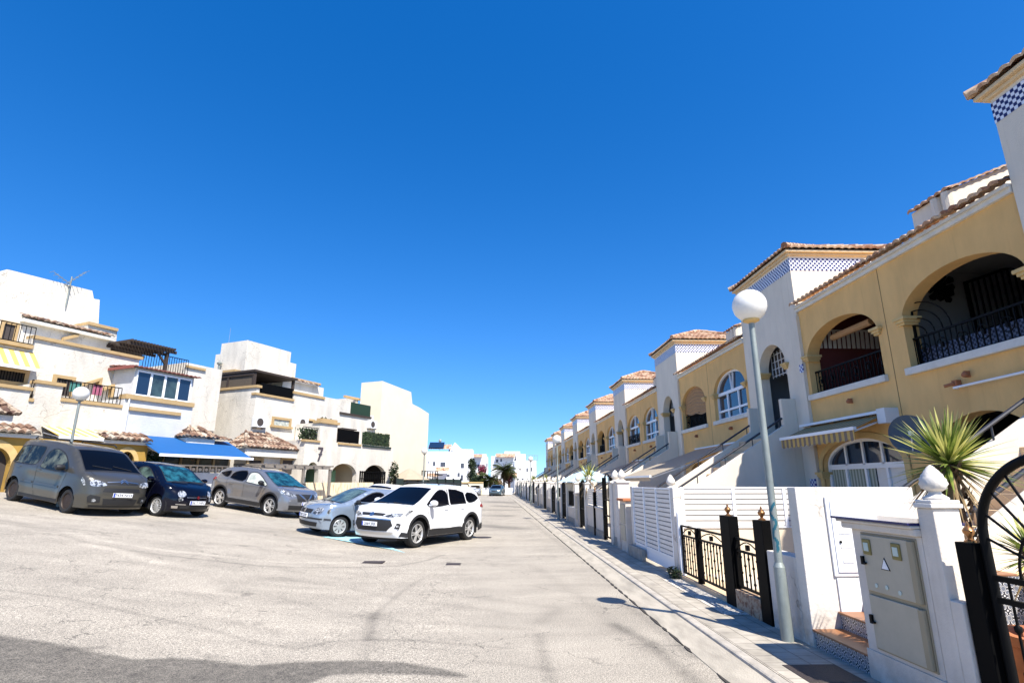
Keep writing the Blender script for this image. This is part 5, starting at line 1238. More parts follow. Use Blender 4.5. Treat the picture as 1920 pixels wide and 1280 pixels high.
# side-face window of house 3 (plane u = U3)
(va,zt1),(vb2,zb5)=Lu(381,782,U3),Lu(398,800,U3)
f=MB(LT); v0_,v1_=min(va,vb2),max(va,vb2); f.box(U3-.06,U3+.0,v0_-.14,v1_+.14,zt1,zt1+.14); f.box(U3-.06,U3,v0_-.14,v0_,zb5,zt1); f.box(U3-.06,U3,v1_,v1_+.14,zb5,zt1); fo=f.build('window',M['trim'],h3); p=MB(LT); p.box(U3-.02,U3,v0_,v1_,zb5,zt1); p.build('pane',M['dark'],fo)
u_,z_=Lp(487,802,0); ac_unit(u_-.2,.0,z_,'white air conditioner on the corner of the house marked 7')
u_,z_=Lp(556,790,0); ac_unit(u_+.3,.0,z_-.35,'white air conditioner beside the upper window of the house marked 7')
u_,z_=Lp(690,812,-.0); ac_unit(u_+.2,.0,z_+.35,'white air conditioner above the hedge screen on the cream terrace')
# hip porch
zpp=Lp(520,842,1.6)[1]
hip_porch(h3,Lp(460,842,1.6)[0],Lp(566,842,1.6)[0],0,1.6,zpp,.95)
m=MB(LT); m.box(Lp(470,860,1.2)[0],Lp(556,860,1.2)[0],0,1.2,-.2,zpp-.42); m.build('porch_wall',M['oldwhite'],h3)
lwin(h3,529,862,556,889,1.2,.13,sill=False,pane='dark'); lwin(h3,466,862,487,884,1.2,.13,sill=False,pane='dark')
# house 3 left neighbour porch tiles peeking above the blue awning
hip_porch(h2,Lp(350,818,1.8)[0],Lp(410,826,1.8)[0],1.0,1.8,Lp(395,822,1.8)[1],.55); m=MB(); tile_slope(m,LT(Lp(405,822,1.8)[0],1.8,Lp(420,825,1.8)[1]),LT(Lp(437,822,1.8)[0],1.8,Lp(420,825,1.8)[1]),tuple(-LN*.8+Vector((0,0,.2))),.8,pitch=.24,amp=.07); m.build('porch_tiles',M['oldtiles'],h2,smooth=50)
# projecting terrace with three arches (v = 1.6)
v=2.0; LV=lambda u,w,z: LT(u,v-w,z)
q=lambda px,py: Lp(px,py,v)
t0=q(570,850)[0]; t1=q(737,850)[0]; zf=q(650,838)[1]; 
a=[(q(573,890)[0],q(597,890)[0]),(q(620,890)[0],q(668,890)[0]),(q(682,890)[0],q(723,890)[0])]
zt_=q(645,868)[1]; ztt=q(650,833)[1]+.0
m=MB(LV); cuts=[t0,(a[0][1]+a[1][0])/2,(a[1][1]+a[2][0])/2,t1]
ztp=q(640,830)[1]
for k in range(3): arch_wall(m,cuts[k],cuts[k+1],-.3,ztp,a[k][0],a[k][1],.2,zt_-.75,zt_-.02,.3)
m.poly([(t0,0,-.3),(t0,2,-.3),(t0,2,ztp),(t0,0,ztp)]); m.poly([(t1,0,-.3),(t1,2,-.3),(t1,2,ztp),(t1,0,ztp)]); m.poly([(t0,.05,ztp-.01),(t1,.05,ztp-.01),(t1,2,ztp-.01),(t0,2,ztp-.01)])
m.build('arcade_wall',M['oldwhite'],h3)
for k,(x,y) in enumerate(a):
    rm=MB(LV); room(rm,x-.25,y+.25,.301,1.85,-.2,zt_+.1); rm.build('arcade_interior',mat('shaded_arcade',(.62,.52,.38),.9) if k==1 else (mat('green_arcade',(.20,.30,.17),.9) if k==0 else M['dark']),h3)
d=MB(LV); d.box(a[1][1]-.9,a[1][1]-.1,1.6,1.64,.2,zt_-.4); d.box(a[0][0]+.05,a[0][1]-.05,.9,.94,.2,zt_-.5); d.build('green_door',mat('pale_green_door',(.28,.55,.36),.5),h3)
# parapet blocks & railings on top
u0_,zc_=q(601,790); u1_,_=q(633,800); zc_=q(615,794)[1]
m=MB(LV); m.box(u0_,u1_,.004,1.9,ztp-.3,zc_); m.build('parapet_block',M['oldwhite'],h3)
m=MB(LV); m.box(u0_-.08,u1_+.1,-.10,.5,zc_,zc_+.14); m.box(u0_+.1,u1_-.1,-.05,.4,zc_+.14,zc_+.28); m.build('parapet_coping',M['trim'],h3)
for (x0,x1,lab,mm) in ((634,677,'black screen','fencegreen'),(680,733,'hedge screen','leafd')):
    b0,b1=q(x0,820)[0],q(x1,820)[0]; z0_=q((x0+x1)/2,838)[1] if mm=='leafd' else q((x0+x1)/2,832)[1]; z0_=ztp
    m=MB(LV); m.box(b0+.08,b1-.1,.08,.12,z0_+.05,z0_+.85); m.build('balcony_screen',M['blackpost'] if mm=='fencegreen' else M['green'],h3)
    if mm=='leafd':
        rnd=random.Random(5); l=MB(LV)
        for k in range(900):
            uu_=rnd.uniform(b0+.08,b1-.1); zz_=rnd.uniform(z0_+.05,z0_+.9); s_=.05; l.poly([(uu_-s_,rnd.uniform(0,.07),zz_),(uu_,rnd.uniform(0,.07),zz_+s_),(uu_+s_,rnd.uniform(0,.07),zz_),(uu_,.04,zz_-s_)])
        l.build('hedge_leaves',M['leafd'],h3)
    m=MB(LV); m.box(b0,b1,-.08,.3,z0_-.10,z0_+.02); m.build('balcony_ledge',M['trim'] if mm!='leafd' else M['fencegreen'],h3)
b0,b1=q(570,815)[0],q(600,815)[0]; lrailing(h3,b0,b1,v-.1,ztp,ztp+.75,.13); m=MB(LV); m.box(b0,b1,-.08,.2,ztp-.10,ztp+.01); m.build('balcony_ledge',M['trim'],h3)
rnd=random.Random(8); l=MB(LV)
for k in range(260): uu_=rnd.uniform(b0,b1); zz_=rnd.uniform(ztp+.05,ztp+.65); s_=.07; w_=rnd.uniform(.1,.5); l.poly([(uu_-s_,w_,zz_),(uu_,w_+.05,zz_+s_),(uu_+s_,w_,zz_),(uu_,w_,zz_-s_)])
pl=l.build('potted_plants',M['leafd'],h3)
# upper green screen
u0_,u1_=Lp(655,765,-.1)[0],Lp(692,770,-.1)[0]; z0_=Lp(672,778,-.1)[1]
m=MB(LT); m.box(u0_,u1_,.005,.03,z0_,z0_+.8); m.build('green_screen',M['green'],h3); m=MB(LT); m.box(u0_-1.1,u1_+.1,.01,.10,z0_-.14,z0_-.01); m.build('screen_ledge',M['wood'],h3)
# the large 7
u_,z_=q(600,851); sx=.20
m=MB(LV); m.prism([(u_-sx,z_+.40),(u_+sx,z_+.40),(u_+sx,z_+.30),(u_-.06,z_-.40),(u_-.18,z_-.40),(u_+.06,z_+.29),(u_-sx,z_+.29)],-.035,-.004,1); m.prism([(u_-.13,z_-.03),(u_+.15,z_-.03),(u_+.15,z_+.03),(u_-.13,z_+.03)],-.036,-.003,1); m.build('number_seven',M['sevengrey'],h3)
# dark shelters and pergola in front of the arcade
vp=4.0; a_,za_=Lp(492,875,vp); b_,_=Lp(618,878,vp); r=empty('wooden_pergola',LT((a_+b_)/2,vp,1),'weathered wooden pergola frame in front of the tiled porch','pergola')
m=MB(LT); m.box(a_,b_,vp-.06,vp+.06,za_-.02,za_+.10); m.box(a_,b_,vp-1.6,vp-1.5,za_-.02,za_+.10)
for k in range(8): u=a_+(b_-a_)*k/7; m.box(u-.04,u+.04,vp-1.9,vp+.25,za_+.10,za_+.17)
for k in (0,4,7): u=a_+(b_-a_)*k/7+.05; m.box(u-.06,u+.06,vp-.06,vp+.06,.3,za_-.02)
m.build('frame',mat('weathered_wood',(.23,.20,.17),.9,var=.3,vscale=9),r)
m=MB(LT); lo=Lp(500,892,3.2); hi=Lp(640,905,3.2)
m.box(Lp(470,905,3.2)[0],Lp(700,905,3.2)[0],3.0,3.2,-.2,Lp(600,904,3.2)[1]); m.build('garden_wall',mat('stained_cream_wall',(.74,.62,.42),.9,col2=(.40,.27,.14),vscale=3,vdist=(3,3,.6),lo=.30,hi=.52,bump=.3),label='low stained cream wall behind the pale silver hatchback',cat='wall')
r=empty('black_gate',LT(12.2,2.8,.6),'black metal gate and shelter under the right hand arch','gate')
a_=Lp(676,890,2.9)[0]; b_=Lp(722,890,2.9)[0]; zt_=Lp(700,883,2.9)[1]
m=MB(LT); 
for k in range(14): u=a_+(b_-a_)*k/13; m.box(u-.05,u+.05,2.85,2.9,.3,zt_)
for z in (zt_-.1,zt_-.5): m.box(a_,b_,2.9,2.94,z,z+.06)
m.build('gate_boards',M['blackpost'],r)
# ---- house 4 : blind white gable ----
h4=empty('terrace_house',LT(14,0,1.),'cream house ending in a tall blind stepped gable wall nearest the dark fence','house','cream stepped houses on the left')
m=MB(LT)
q_=[Lp(*p,-.02) for p in [(717,714),(771,735),(773,757),(787,764),(804,775),(796,935),(690,935),(690,790),(716,790)]]
zc_=q_[7][1]; dv_=Lu(677,730,q_[0][0])[0]
m.prism([(q_[7][0],zc_),(q_[4][0],zc_),(q_[5][0],-.3),(q_[6][0],-.3)],-7.,-.02,1)
m.prism([q_[0],q_[1],q_[2],q_[3],q_[4],(q_[4][0],zc_+.001),(q_[0][0],zc_+.001)],dv_,-.02,1)
m.build('gable_wall',mat('smooth_cream_render',(.70,.62,.47),.9,var=.08,vscale=1,bump=.15),h4)
(ut,zt_)=Lp(717,716,-.02)
m=MB(LT); m.box(Lp(690,760,-1)[0],ut,-7,-2.2,3,Lp(700,752,-2.2)[1]); m.build('set_back_wall',M['oldwhite'],h4)
m=MB(LT); m.box(Lp(645,752,-2.2)[0],Lp(716,760,-2.2)[0],-2.3,-2.1,Lp(700,756,-2.2)[1],Lp(700,752,-2.2)[1]); m.build('coping',M['trim'],h4)
for (x0,x1) in ((683,690),(697,704)):
    lwin(h4,x0,741,x1,750,-2.2,.10,sill=True)
# ================= MIDDLE DISTANCE =================
def wall_line(p,q,z0,z1,th,m,name,**k):
    p=Vector((*p,0));q=Vector((*q,0)); d=(q-p).normalized(); n=Vector((-d.y,d.x,0))*th/2; L_=(q-p).length
    T=lambda a,b,c: tuple(p+d*a+n/(th/2)*b+Vector((0,0,c)))
    mb=MB(T); mb.box(0,L_,-th/2,th/2,z0,z1); return mb.build(name,m,**k),T,L_
r=empty('green_fence',(-5.5,42,.3),'long dark green mesh fence across the parking area before the white gable','fence')
def g2(px,Y): 
    r_=ray(px,900); s_=Y/r_.y; return (r_.x*s_,Y)
P0,P1=g2(741,38.5),g2(864,50.)
_,T,L_=wall_line(P0,P1,.2,2.02,.04,M['fencegreen'],'mesh_panel',parent=r)
m=MB(T)
for k in range(8): a=L_*k/7; m.box(a-.05,a+.05,-.06,.06,.0,2.1)
m.build('fence_posts',M['black'],r)
m=MB(T); m.box(L_*.45,L_*.45+1.2,-.6,-.5,2.3,2.36)
for k in range(7): m.box(L_*.45+k*.5,L_*.45+k*.5+.05,.6,.66,2.0,2.62)
m.box(L_*.45,L_*.45+3.1,.6,.66,2.60,2.66); m.build('rack_rails',M['black'],r)
r=empty('parasol',(-7,39.5,1),'white garden parasol behind the dark green fence','parasol')
p=g2(767,41); m=MB(); m.lathe([(1.5,1.95),(.75,2.35),(.02,2.75)],(p[0],p[1],0),8); m.build('canopy',M['canvas'],r); m=MB(); m.tube([(p[0],p[1],.3),(p[0],p[1],2.7)],.03,6); m.build('pole',M['metal'],r)
p=g2(738,39); r=empty('shrub',(p[0],p[1],.5),'green shrub with a terracotta tiled canopy at the corner of the white gable','plant'); m=MB(); leafclump(m,(p[0],p[1],2.2),.35,.35,1.0,500,.10,random.Random(12)); m.build('foliage',M['leafd'],r)
m=MB(); m.tube([(p[0],p[1],.2),(p[0],p[1],2)],.04,5); m.build('stem',M['bark'],r)
# small clutter on the left houses: downpipes, cables, plants, wall lights
for u_,v_,z0_,z1_,nm_ in ((e0+.15,1.02,.4,zs-.2,'downpipe'),):
    m=MB(LT); m.tube([(u_,v_+.04,z0_),(u_,v_+.04,z1_)],.04,6); m.build(nm_,M['acm'],h2)
m=MB(LT); m.tube([(U3+.3+k*.9,.03,3.95+.05*math.sin(k*1.3)) for k in range(7)],.012,4); m.build('wall_cable',M['sevengrey'],h3)
m=MB(LT); m.tube([(e0-.2-.8*k,.93,3.4+.04*math.sin(k*1.7)) for k in range(6)],.012,4); m.build('wall_cable',M['sevengrey'],h1)
u_,z_=Lp(288,862,2.0); r=empty('hanging_plant',LT(u_,2.0,z_),'dark leafy plant hanging under the left end of the blue awning','plant')
m=MB(); leafclump(m,LT(u_,2.0,z_),.35,.35,.42,260,.09,random.Random(77)); m.build('leaves',M['leafd'],r)
for k,(px,py) in enumerate(((612,792),(622,795),(606,791))):
    u_,z_=Lp(px,py,1.9); r=empty('plant_pot',LT(u_,1.75,z_),['rightmost','middle','leftmost'][(1,0,2)[k]]+' of three small pots on the stepped parapet above the number 7','pot')
    m=MB(LT); m.lathe([(.07,0),(.10,.16),(.08,.16)],(u_,1.8,ztp+0.0 if False else z_-.02),10); m.build('pot',M['terracotta'],r)
    m=MB(); leafclump(m,LT(u_,1.8,z_+.24),.09,.09,.10,40,.05,random.Random(80+k)); m.build('leaves',M['leafd'],r)
u_,z_=Lp(632,823,1.8); r=empty('garden_table',LT(u_+1.3,1.4,z_),'dark table edge standing behind the black balcony screen','table')
m=MB(LT); m.box(u_+.8,u_+2.2,.9,1.5,ztp+.95,ztp+1.02); 
for a_ in (.9,2.1): m.box(u_+a_-.03,u_+a_+.03,1.0,1.06,ztp,ztp+.95)
m.build('frame',M['wood'],r)
# ================= CARS =================
def crv(pts,sub=1):
    for _ in range(sub):
        out=[pts[0]]
        for a,b in zip(pts,pts[1:]):
            out+=[(a[0]*.75+b[0]*.25,a[1]*.75+b[1]*.25),(a[0]*.25+b[0]*.75,a[1]*.25+b[1]*.75)]
        out.append(pts[-1]); pts=out
    return pts
def resample(pts,st):
    out=[pts[0]]
    for a,b in zip(pts,pts[1:]):
        L_=math.hypot(b[0]-a[0],b[1]-a[1]); n=max(1,round(L_/st))
        for k in range(1,n+1): out.append((a[0]+(b[0]-a[0])*k/n,a[1]+(b[1]-a[1])*k/n))
    return out
PAINT={}
def car_paint(name,col,metal=.0,rough=.25,flake=False):
    return mat(name,col,rough,metal=metal,coat=.8,spec=.5,var=.05,vscale=60)
class Car:
    def __init__(s,root,sp):
        s.r=root; s.sp=sp; s.w0=sp['W']/2; up=crv(sp['up'],2); s.up=resample(up,.07)
        s.xf=max(p[0] for p in s.up); s.xr=min(p[0] for p in s.up)
        it=max(range(len(s.up)),key=lambda i:s.up[i][1]); s.top=s.up
        s.zmax=max(p[1] for p in s.up)
        fi=[i for i,p in enumerate(s.up) if p[0]>s.xf-.55 and p[1]<sp['zhood']]; s.front=[s.up[i] for i in fi if i>it]
        s.rear=[p for i,p in enumerate(s.up) if i<it and p[0]<s.xr+.6 and p[1]<sp.get('zrear',1.0)]
    def dist(s,x,z):
        d=9
        for (a,b),(c,e) in zip(s.up,s.up[1:]):
            if abs(a-x)>.3 and abs(c-x)>.3: continue
            dx,dy=c-a,e-b; t=max(0,min(1,((x-a)*dx+(z-b)*dy)/(dx*dx+dy*dy+1e-9))); d=min(d,math.hypot(x-a-dx*t,z-b-dy*t))
        return d
    def W(s,x,z):
        sp=s.sp; w=s.w0; zb=sp['belt']
        tf=max(0,(x-(s.xf-.75))/.75); tr=max(0,((s.xr+.7)-x)/.7)
        w*=1-.13*tf**2.2-.09*tr**2.2
        if z>zb: w-= sp.get('tumble',.30)*(z-zb)+.02*min(1,(z-zb)/.1)
        else: w-= .05*((zb-z)/zb)**2*1.2 if z<.45 else 0
        # shoulder crease and sill hollow
        if .35<z<zb: w-=.025*math.sin(math.pi*(z-.35)/(zb-.35))**2*(1 if -sp['wb']+.45<x<-.45 else .2)
        # fender bulge
        for cx in (0,-sp['wb']):
            dd=math.hypot(x-cx,(z-sp['rw'])*1.0); w+=.028*math.exp(-((dd-sp['ra'])/.14)**2)
        d=s.dist(x,z); r=.085
        if d<r: w-= r*.75*(1-math.sqrt(max(0,1-((r-d)/r)**2)))
        return w
    def warp(s,x,y,z):
        k=(abs(y)/s.w0)**2
        tf=sst(s.xf-.55,s.xf-.02,x); tr=sst(-(s.xr+.5),-(s.xr+.02),-x)
        x-=s.sp.get('nose',.22)*k*tf; x+=.12*k*tr
        if z>s.sp['belt']-.1: z-=.055*k*min(1,(z-s.sp['belt']+.1)/.3)
        elif z>.6: z-=.03*k*tf
        return (x,y,z)
    def bm_poly(s,pts,step=.12):
        bm=bmesh.new(); vs=[bm.verts.new((p[0],p[1],0)) for p in pts]; bm.faces.new(vs)
        return bm
    def cutgrid(s,bm,sx,sz):
        xs=[v.co.x for v in bm.verts]; zs=[v.co.y for v in bm.verts]
        x=math.floor(min(xs)/sx)*sx+sx
        while x<max(xs): bmesh.ops.bisect_plane(bm,geom=bm.verts[:]+bm.edges[:]+bm.faces[:],plane_co=(x,0,0),plane_no=(1,0,0),dist=1e-5); x+=sx
        z=math.floor(min(zs)/sz)*sz+sz
        while z<max(zs): bmesh.ops.bisect_plane(bm,geom=bm.verts[:]+bm.edges[:]+bm.faces[:],plane_co=(0,z,0),plane_no=(0,1,0),dist=1e-5); z+=sz
        bmesh.ops.triangulate(bm,faces=[f for f in bm.faces if len(f.verts)>4])
    def finish(s,V,Fc,name,m,parent=None,smooth=38,**k):
        mb=MB(); mb.v=V; mb.f=Fc; return mb.build(name,m,parent or s.r,local=True,smooth=smooth,**k)
    def body(s,m):
        sp=s.sp; zs=s.up[0][1]; ra=sp['ra']; rw=sp['rw']; zc=rw
        bot=[]; ang0=math.asin(min(.99,(s.up[-1][1]-zc)/ra)) if abs(s.up[-1][1]-zc)<ra else 0
        zb_=s.up[-1][1]
        def arch(cx):
            a0=math.asin((zb_-zc)/ra); return [(cx+ra*math.cos(t),zc+ra*math.sin(t)) for t in [a0+(math.pi-2*a0)*k/18 for k in range(19)]]
        pts=list(s.up)+resample([s.up[-1],arch(0)[0]],.1)[1:-1]+arch(0)+resample([arch(0)[-1],arch(-sp['wb'])[0]],.12)[1:-1]+arch(-sp['wb'])+resample([arch(-sp['wb'])[-1],s.up[0]],.1)[1:-1]
        pts=[p for i,p in enumerate(pts) if i==0 or math.hypot(p[0]-pts[i-1][0],p[1]-pts[i-1][1])>.004]
        bm=s.bm_poly(pts[::-1]); 
        for th in (.02,.03,.04):
            f=max(bm.faces,key=lambda f:f.calc_area()); bmesh.ops.inset_region(bm,faces=[f],thickness=th,use_even_offset=True)
        s.cutgrid(bm,.13,.10)
        V=[];Fc=[]; idx={}
        for sd in (1,-1):
            base=len(V)
            for i,v in enumerate(bm.verts): v.index=i; x,z=v.co.x,v.co.y; V.append(s.warp(x,sd*s.W(x,z),z))
            for f in bm.faces: Fc.append([base+v.index for v in f.verts])
        bm.free()
        n=16; prev=None
        for (x,z) in s.up:
            w=s.W(x,z); row=[]
            for k in range(n+1):
                y=w*(-1+2*k/n); row.append(len(V)); V.append(s.warp(x,y,z))
            if prev: 
                for k in range(n): Fc.append([prev[k],prev[k+1],row[k+1],row[k]])
            prev=row
        me_o=s.finish(V,Fc,'body',m)
        bm=bmesh.new(); bm.from_mesh(me_o.data); bmesh.ops.remove_doubles(bm,verts=bm.verts,dist=.004); bmesh.ops.recalc_face_normals(bm,faces=bm.faces); bm.to_mesh(me_o.data); bm.free(); me_o.data.shade_smooth(); me_o.data.set_sharp_from_angle(angle=R(50))
        # dark floor and wheel wells
        u=MB(); u.box(s.xr+.25,s.xf-.3,-s.w0+.22,s.w0-.22,.20,.62)
        for cx in (0,-sp['wb']):
            for sd in (1,-1):
                ring=[]; 
                for q in range(17):
                    t=math.pi*q/16-.25+.5*q/16*0; t=-.35+ (math.pi+.7)*q/16
                    ring.append((cx+(ra+.012)*math.cos(t),zc+(ra+.012)*math.sin(t)))
                for a,b in zip(ring,ring[1:]): u.poly([(a[0],sd*(s.w0-.05),a[1]),(b[0],sd*(s.w0-.05),b[1]),(b[0],sd*(s.w0-.34),b[1]),(a[0],sd*(s.w0-.34),a[1])])
                u.poly([(a[0],sd*(s.w0-.34),a[1]) for a in ring])
        u.build('underbody',M['plastic'],s.r,local=True)
    def side(s,name,pts,m,eps=.004,sub=0,both=True,parent=None,smooth=38):
        if sub: pts=crv(pts+[pts[0]],sub)[:-1]
        res=[]
        bm=s.bm_poly(resample(pts+[pts[0]],.08)[:-1]); s.cutgrid(bm,.12,.08)
        for sd in ((1,-1) if both else (s.sp['near'],)):
            V=[];Fc=[]
            for i,v in enumerate(bm.verts): v.index=i; V.append(s.warp(v.co.x,sd*(s.W(v.co.x,v.co.y)+eps),v.co.y))
            for f in bm.faces: Fc.append([v.index for v in f.verts])
            res.append(s.finish(V,Fc,name,m,parent,smooth))
        bm.free()
        if name=='side_window': s.line('window_trim',pts+[pts[0]],.026,M['plastic'],eps+.002)
        return res
    def line(s,name,pts,wd,m,eps=.003,parent=None,both=True):
        for sd in ((1,-1) if both else (s.sp['near'],)):
            V=[];Fc=[]; P=resample(pts,.06)
            for i,(x,z) in enumerate(P):
                a=P[max(0,i-1)];b=P[min(len(P)-1,i+1)]; dx,dz=b[0]-a[0],b[1]-a[1]; L_=math.hypot(dx,dz)+1e-9; nx,nz=-dz/L_*wd/2,dx/L_*wd/2
                for q in (1,-1): X,Z=x+nx*q,z+nz*q; V.append(s.warp(X,sd*(s.W(X,Z)+eps),Z))
                if i: k=2*i; Fc.append([k-2,k-1,k+1,k])
            s.finish(V,Fc,name,m,parent,None)
    def xfront(s,z,lst=None):
        L_=lst or s.front
        best=None
        for (a,b),(c,e) in zip(L_,L_[1:]):
            if min(b,e)-1e-6<=z<=max(b,e)+1e-6:
                t=(z-b)/(e-b+1e-9) if abs(e-b)>1e-6 else 0; x=a+(c-a)*t; best=x if best is None or x>best else best
        if best is None: best=min(L_,key=lambda p:abs(p[1]-z))[0]
        return best
    def frontp(s,name,pts,m,eps=.006,mirror=False,sub=0,parent=None,thick=0,smooth=38,rear=False):
        if sub: pts=crv(pts+[pts[0]],sub)[:-1]
        out=[]
        for sg in ((1,-1) if mirror else (1,)):
            bm=s.bm_poly(resample([(p[0]*sg,p[1]) for p in pts]+[(pts[0][0]*sg,pts[0][1])],.07)[:-1]); s.cutgrid(bm,.10,.06)
            V=[];Fc=[]
            for i,v in enumerate(bm.verts):
                v.index=i; y,z=v.co.x,v.co.y
                if rear: x=min(p[0] for p in s.rear) if False else s.xrear(z); V.append(s.warp(x-eps,y,z))
                else: V.append(s.warp(s.xfront(z)+eps,y,z))
            for f in bm.faces: Fc.append([v.index for v in f.verts])
            bm.free(); out.append(s.finish(V,Fc,name,m,parent,smooth))
        return out
    def xrear(s,z):
        best=None
        for (a,b),(c,e) in zip(s.rear,s.rear[1:]):
            if min(b,e)<=z<=max(b,e): t=(z-b)/(e-b+1e-9); x=a+(c-a)*t; best=x if best is None or x<best else best
        return best if best is not None else s.xr
    def ztop(s,x,lo=None):
        best=0
        for (a,b),(c,e) in zip(s.up,s.up[1:]):
            if min(a,c)-1e-9<=x<=max(a,c)+1e-9: t=(x-a)/(c-a+1e-9) if abs(c-a)>1e-6 else 0; best=max(best,b+(e-b)*t)
        return best
    def topp(s,name,x0,x1,f0,f1,m,eps=.006,n=10,parent=None):
        V=[];Fc=[]; nx=10
        if name=='windscreen': s.topp('windscreen_border',x0-.03,x1+.06,f0+.035,f1+.03,M['plastic'],eps-.003,n)
        for i in range(nx+1):
            x=x0+(x1-x0)*i/nx; z=s.ztop(x); w=s.W(x,z)*(f0+(f1-f0)*i/nx)
            for k in range(n+1):
                y=w*(-1+2*k/n); p=s.warp(x,y,z+eps); V.append(p)
                if i and k: a=i*(n+1)+k; Fc.append([a-n-2,a-n-1,a,a-1])
        return s.finish(V,Fc,name,m,parent)
    def wheels(s,rim,nsp,tyr=.215,style='spoke'):
        sp=s.sp; rw=sp['rw']; R0=rw; rr=sp['rim']
        for cx in (0,-sp['wb']):
            for sd in (1,-1):
                yo=sd*(s.w0-.035); t=MB()
                t.lathe([(rr,-.0),(rr+.02,.006),(R0-.035,.006),(R0-.01,-.012),(R0,-.05),(R0,-tyr+.05),(R0-.01,-tyr+.01),(rr,-tyr),(rr,-tyr+.02)] ,(0,0,0),36,1,cap=False)
                t.v=[(cx+p[0],yo+ p[1]*sd,rw+p[2]) for p in t.v]
                w=t.build('wheel',M['tyre'],s.r,local=True,smooth=35)
                m=MB(); 
                m.lathe([(rr+.004,.0),(rr-.006,.006),(rr-.018,-.008),(rr-.024,-.05)],(0,0,0),32,1,cap=False)
                if style=='spoke':
                    for k in range(nsp):
                        a=2*math.pi*k/nsp; c_,s_=math.cos(a),math.sin(a)
                        for off,wd in ((-.028,.014),(.028,.014)) if nsp<=7 else ((0,.02),):
                            P_=[(.05*c_-s_*(off*.6-wd),.05*s_+c_*(off*.6-wd)),(.05*c_-s_*(off*.6+wd),.05*s_+c_*(off*.6+wd)),((rr-.01)*c_-s_*(off*1.3+wd),(rr-.01)*s_+c_*(off*1.3+wd)),((rr-.01)*c_-s_*(off*1.3-wd),(rr-.01)*s_+c_*(off*1.3-wd))]
                            m.prism(P_,-.035,-.010,1)
                    m.lathe([(.06,-.04),(.06,-.012),(.05,-.004),(.001,-.004)],(0,0,0),16,1)
                elif style=='cap':
                    n=nsp
                    for k in range(n):
                        a0=2*math.pi*(k+.14)/n; a1=2*math.pi*(k+.86)/n
                        m.prism([(.045*math.cos(a0),.045*math.sin(a0)),(.045*math.cos(a1),.045*math.sin(a1)),((rr-.005)*math.cos(a1),(rr-.005)*math.sin(a1)),((rr-.005)*math.cos((a0+a1)/2),(rr-.005)*math.sin((a0+a1)/2)),((rr-.005)*math.cos(a0),(rr-.005)*math.sin(a0))],-.03,-.008,1)
                    m.lathe([(.075,-.03),(.075,-.006),(.001,-.002)],(0,0,0),16,1)
                else:
                    m.lathe([(rr-.02,-.02),(rr-.05,-.05),(.10,-.045),(.08,-.02),(.03,-.015),(.001,-.015)],(0,0,0),28,1)
                    for k in range(10):
                        a=2*math.pi*k/10; m.lathe([(.012,-.045),(.012,-.036)],(.135*math.cos(a),0,.135*math.sin(a)),8,1)
                m.v=[(cx+p[0],yo+p[1]*sd,rw+p[2]) for p in m.v]; m.build('rim',rim,w,local=True,smooth=35)
                b=MB(); b.lathe([(rr-.02,-.13),(rr-.02,-.05)],(0,0,0),24,1); b.v=[(cx+p[0],yo+p[1]*sd,rw+p[2]) for p in b.v]; b.build('brake_disc',M['plastic'],w,local=True)
    def bonnet(s,x0,x1,f=.80):
        for sd in (1,-1):
            V=[];Fc=[]
            for i in range(9):
                x=x0+(x1-x0)*i/8; z=s.ztop(x); w=s.W(x,z)*f
                for q in (-.006,.006): V.append(s.warp(x,sd*(w+q),z+.004))
                if i: k=2*i; Fc.append([k-2,k-1,k+1,k])
            s.finish(V,Fc,'bonnet_seam',M['plastic'],None,None)
        for sd,y0,y1 in ((1,.50,.02),(1,-.05,-.52)):
            z=s.ztop(x0-.12); m=MB(); m.tube([s.warp(x0-.03,y0,s.ztop(x0-.03)+.02),s.warp(x0-.14,y1,s.ztop(x0-.14)+.02)],.010,5); m.build('wiper',M['plastic'],s.r,local=True)
    def mirror(s,x,z,m,sz=1.,both=True):
        s.bonnet(s.sp.get('cowl',.2),s.xf-.28)
        for sd in (1,-1):
            y=s.W(x,z); b=MB(); o=[]
            b.lathe([(.001,-.10*sz),(.06*sz,-.085*sz),(.085*sz,-.03*sz),(.085*sz,.04*sz),(.06*sz,.09*sz),(.001,.10*sz)],(0,0,0),14,1)
            b.v=[(x+p[0]*.9-.02, sd*(y+.13+p[1]), z+.07+p[2]*.85) for p in b.v]; b.box(x-.05,x+.03,min(sd*(y-.01),sd*(y+.09)),max(sd*(y-.01),sd*(y+.09)),z-.01,z+.035)
            b.build('wing_mirror',m,s.r,local=True,smooth=40)
    def plate(s,txt,z,dx=0,y=0):
        # parts sit on the nose
        x=s.warp(s.xfront(z),.0,z)[0]+.012+dx
        b=MB(); b.box(x-.02,x+.006,y-.26,y+.26,z-.055,z+.055); p=b.build('number_plate',M['plate'],s.r,local=True,bev=.004)
        b=MB(); b.box(x+.006,x+.0075,y-.258,y-.215,z-.053,z+.053); 
        b.v=[(v[0],-v[1]+2*y if False else v[1],v[2]) for v in b.v]; b.build('plate_band',M['plateblue'],p,local=True)
        text_mesh(txt,.105,M['ink'],'plate_text',p,(x+.0085,y+.02,z),(R(90),0,R(90)),.0006)
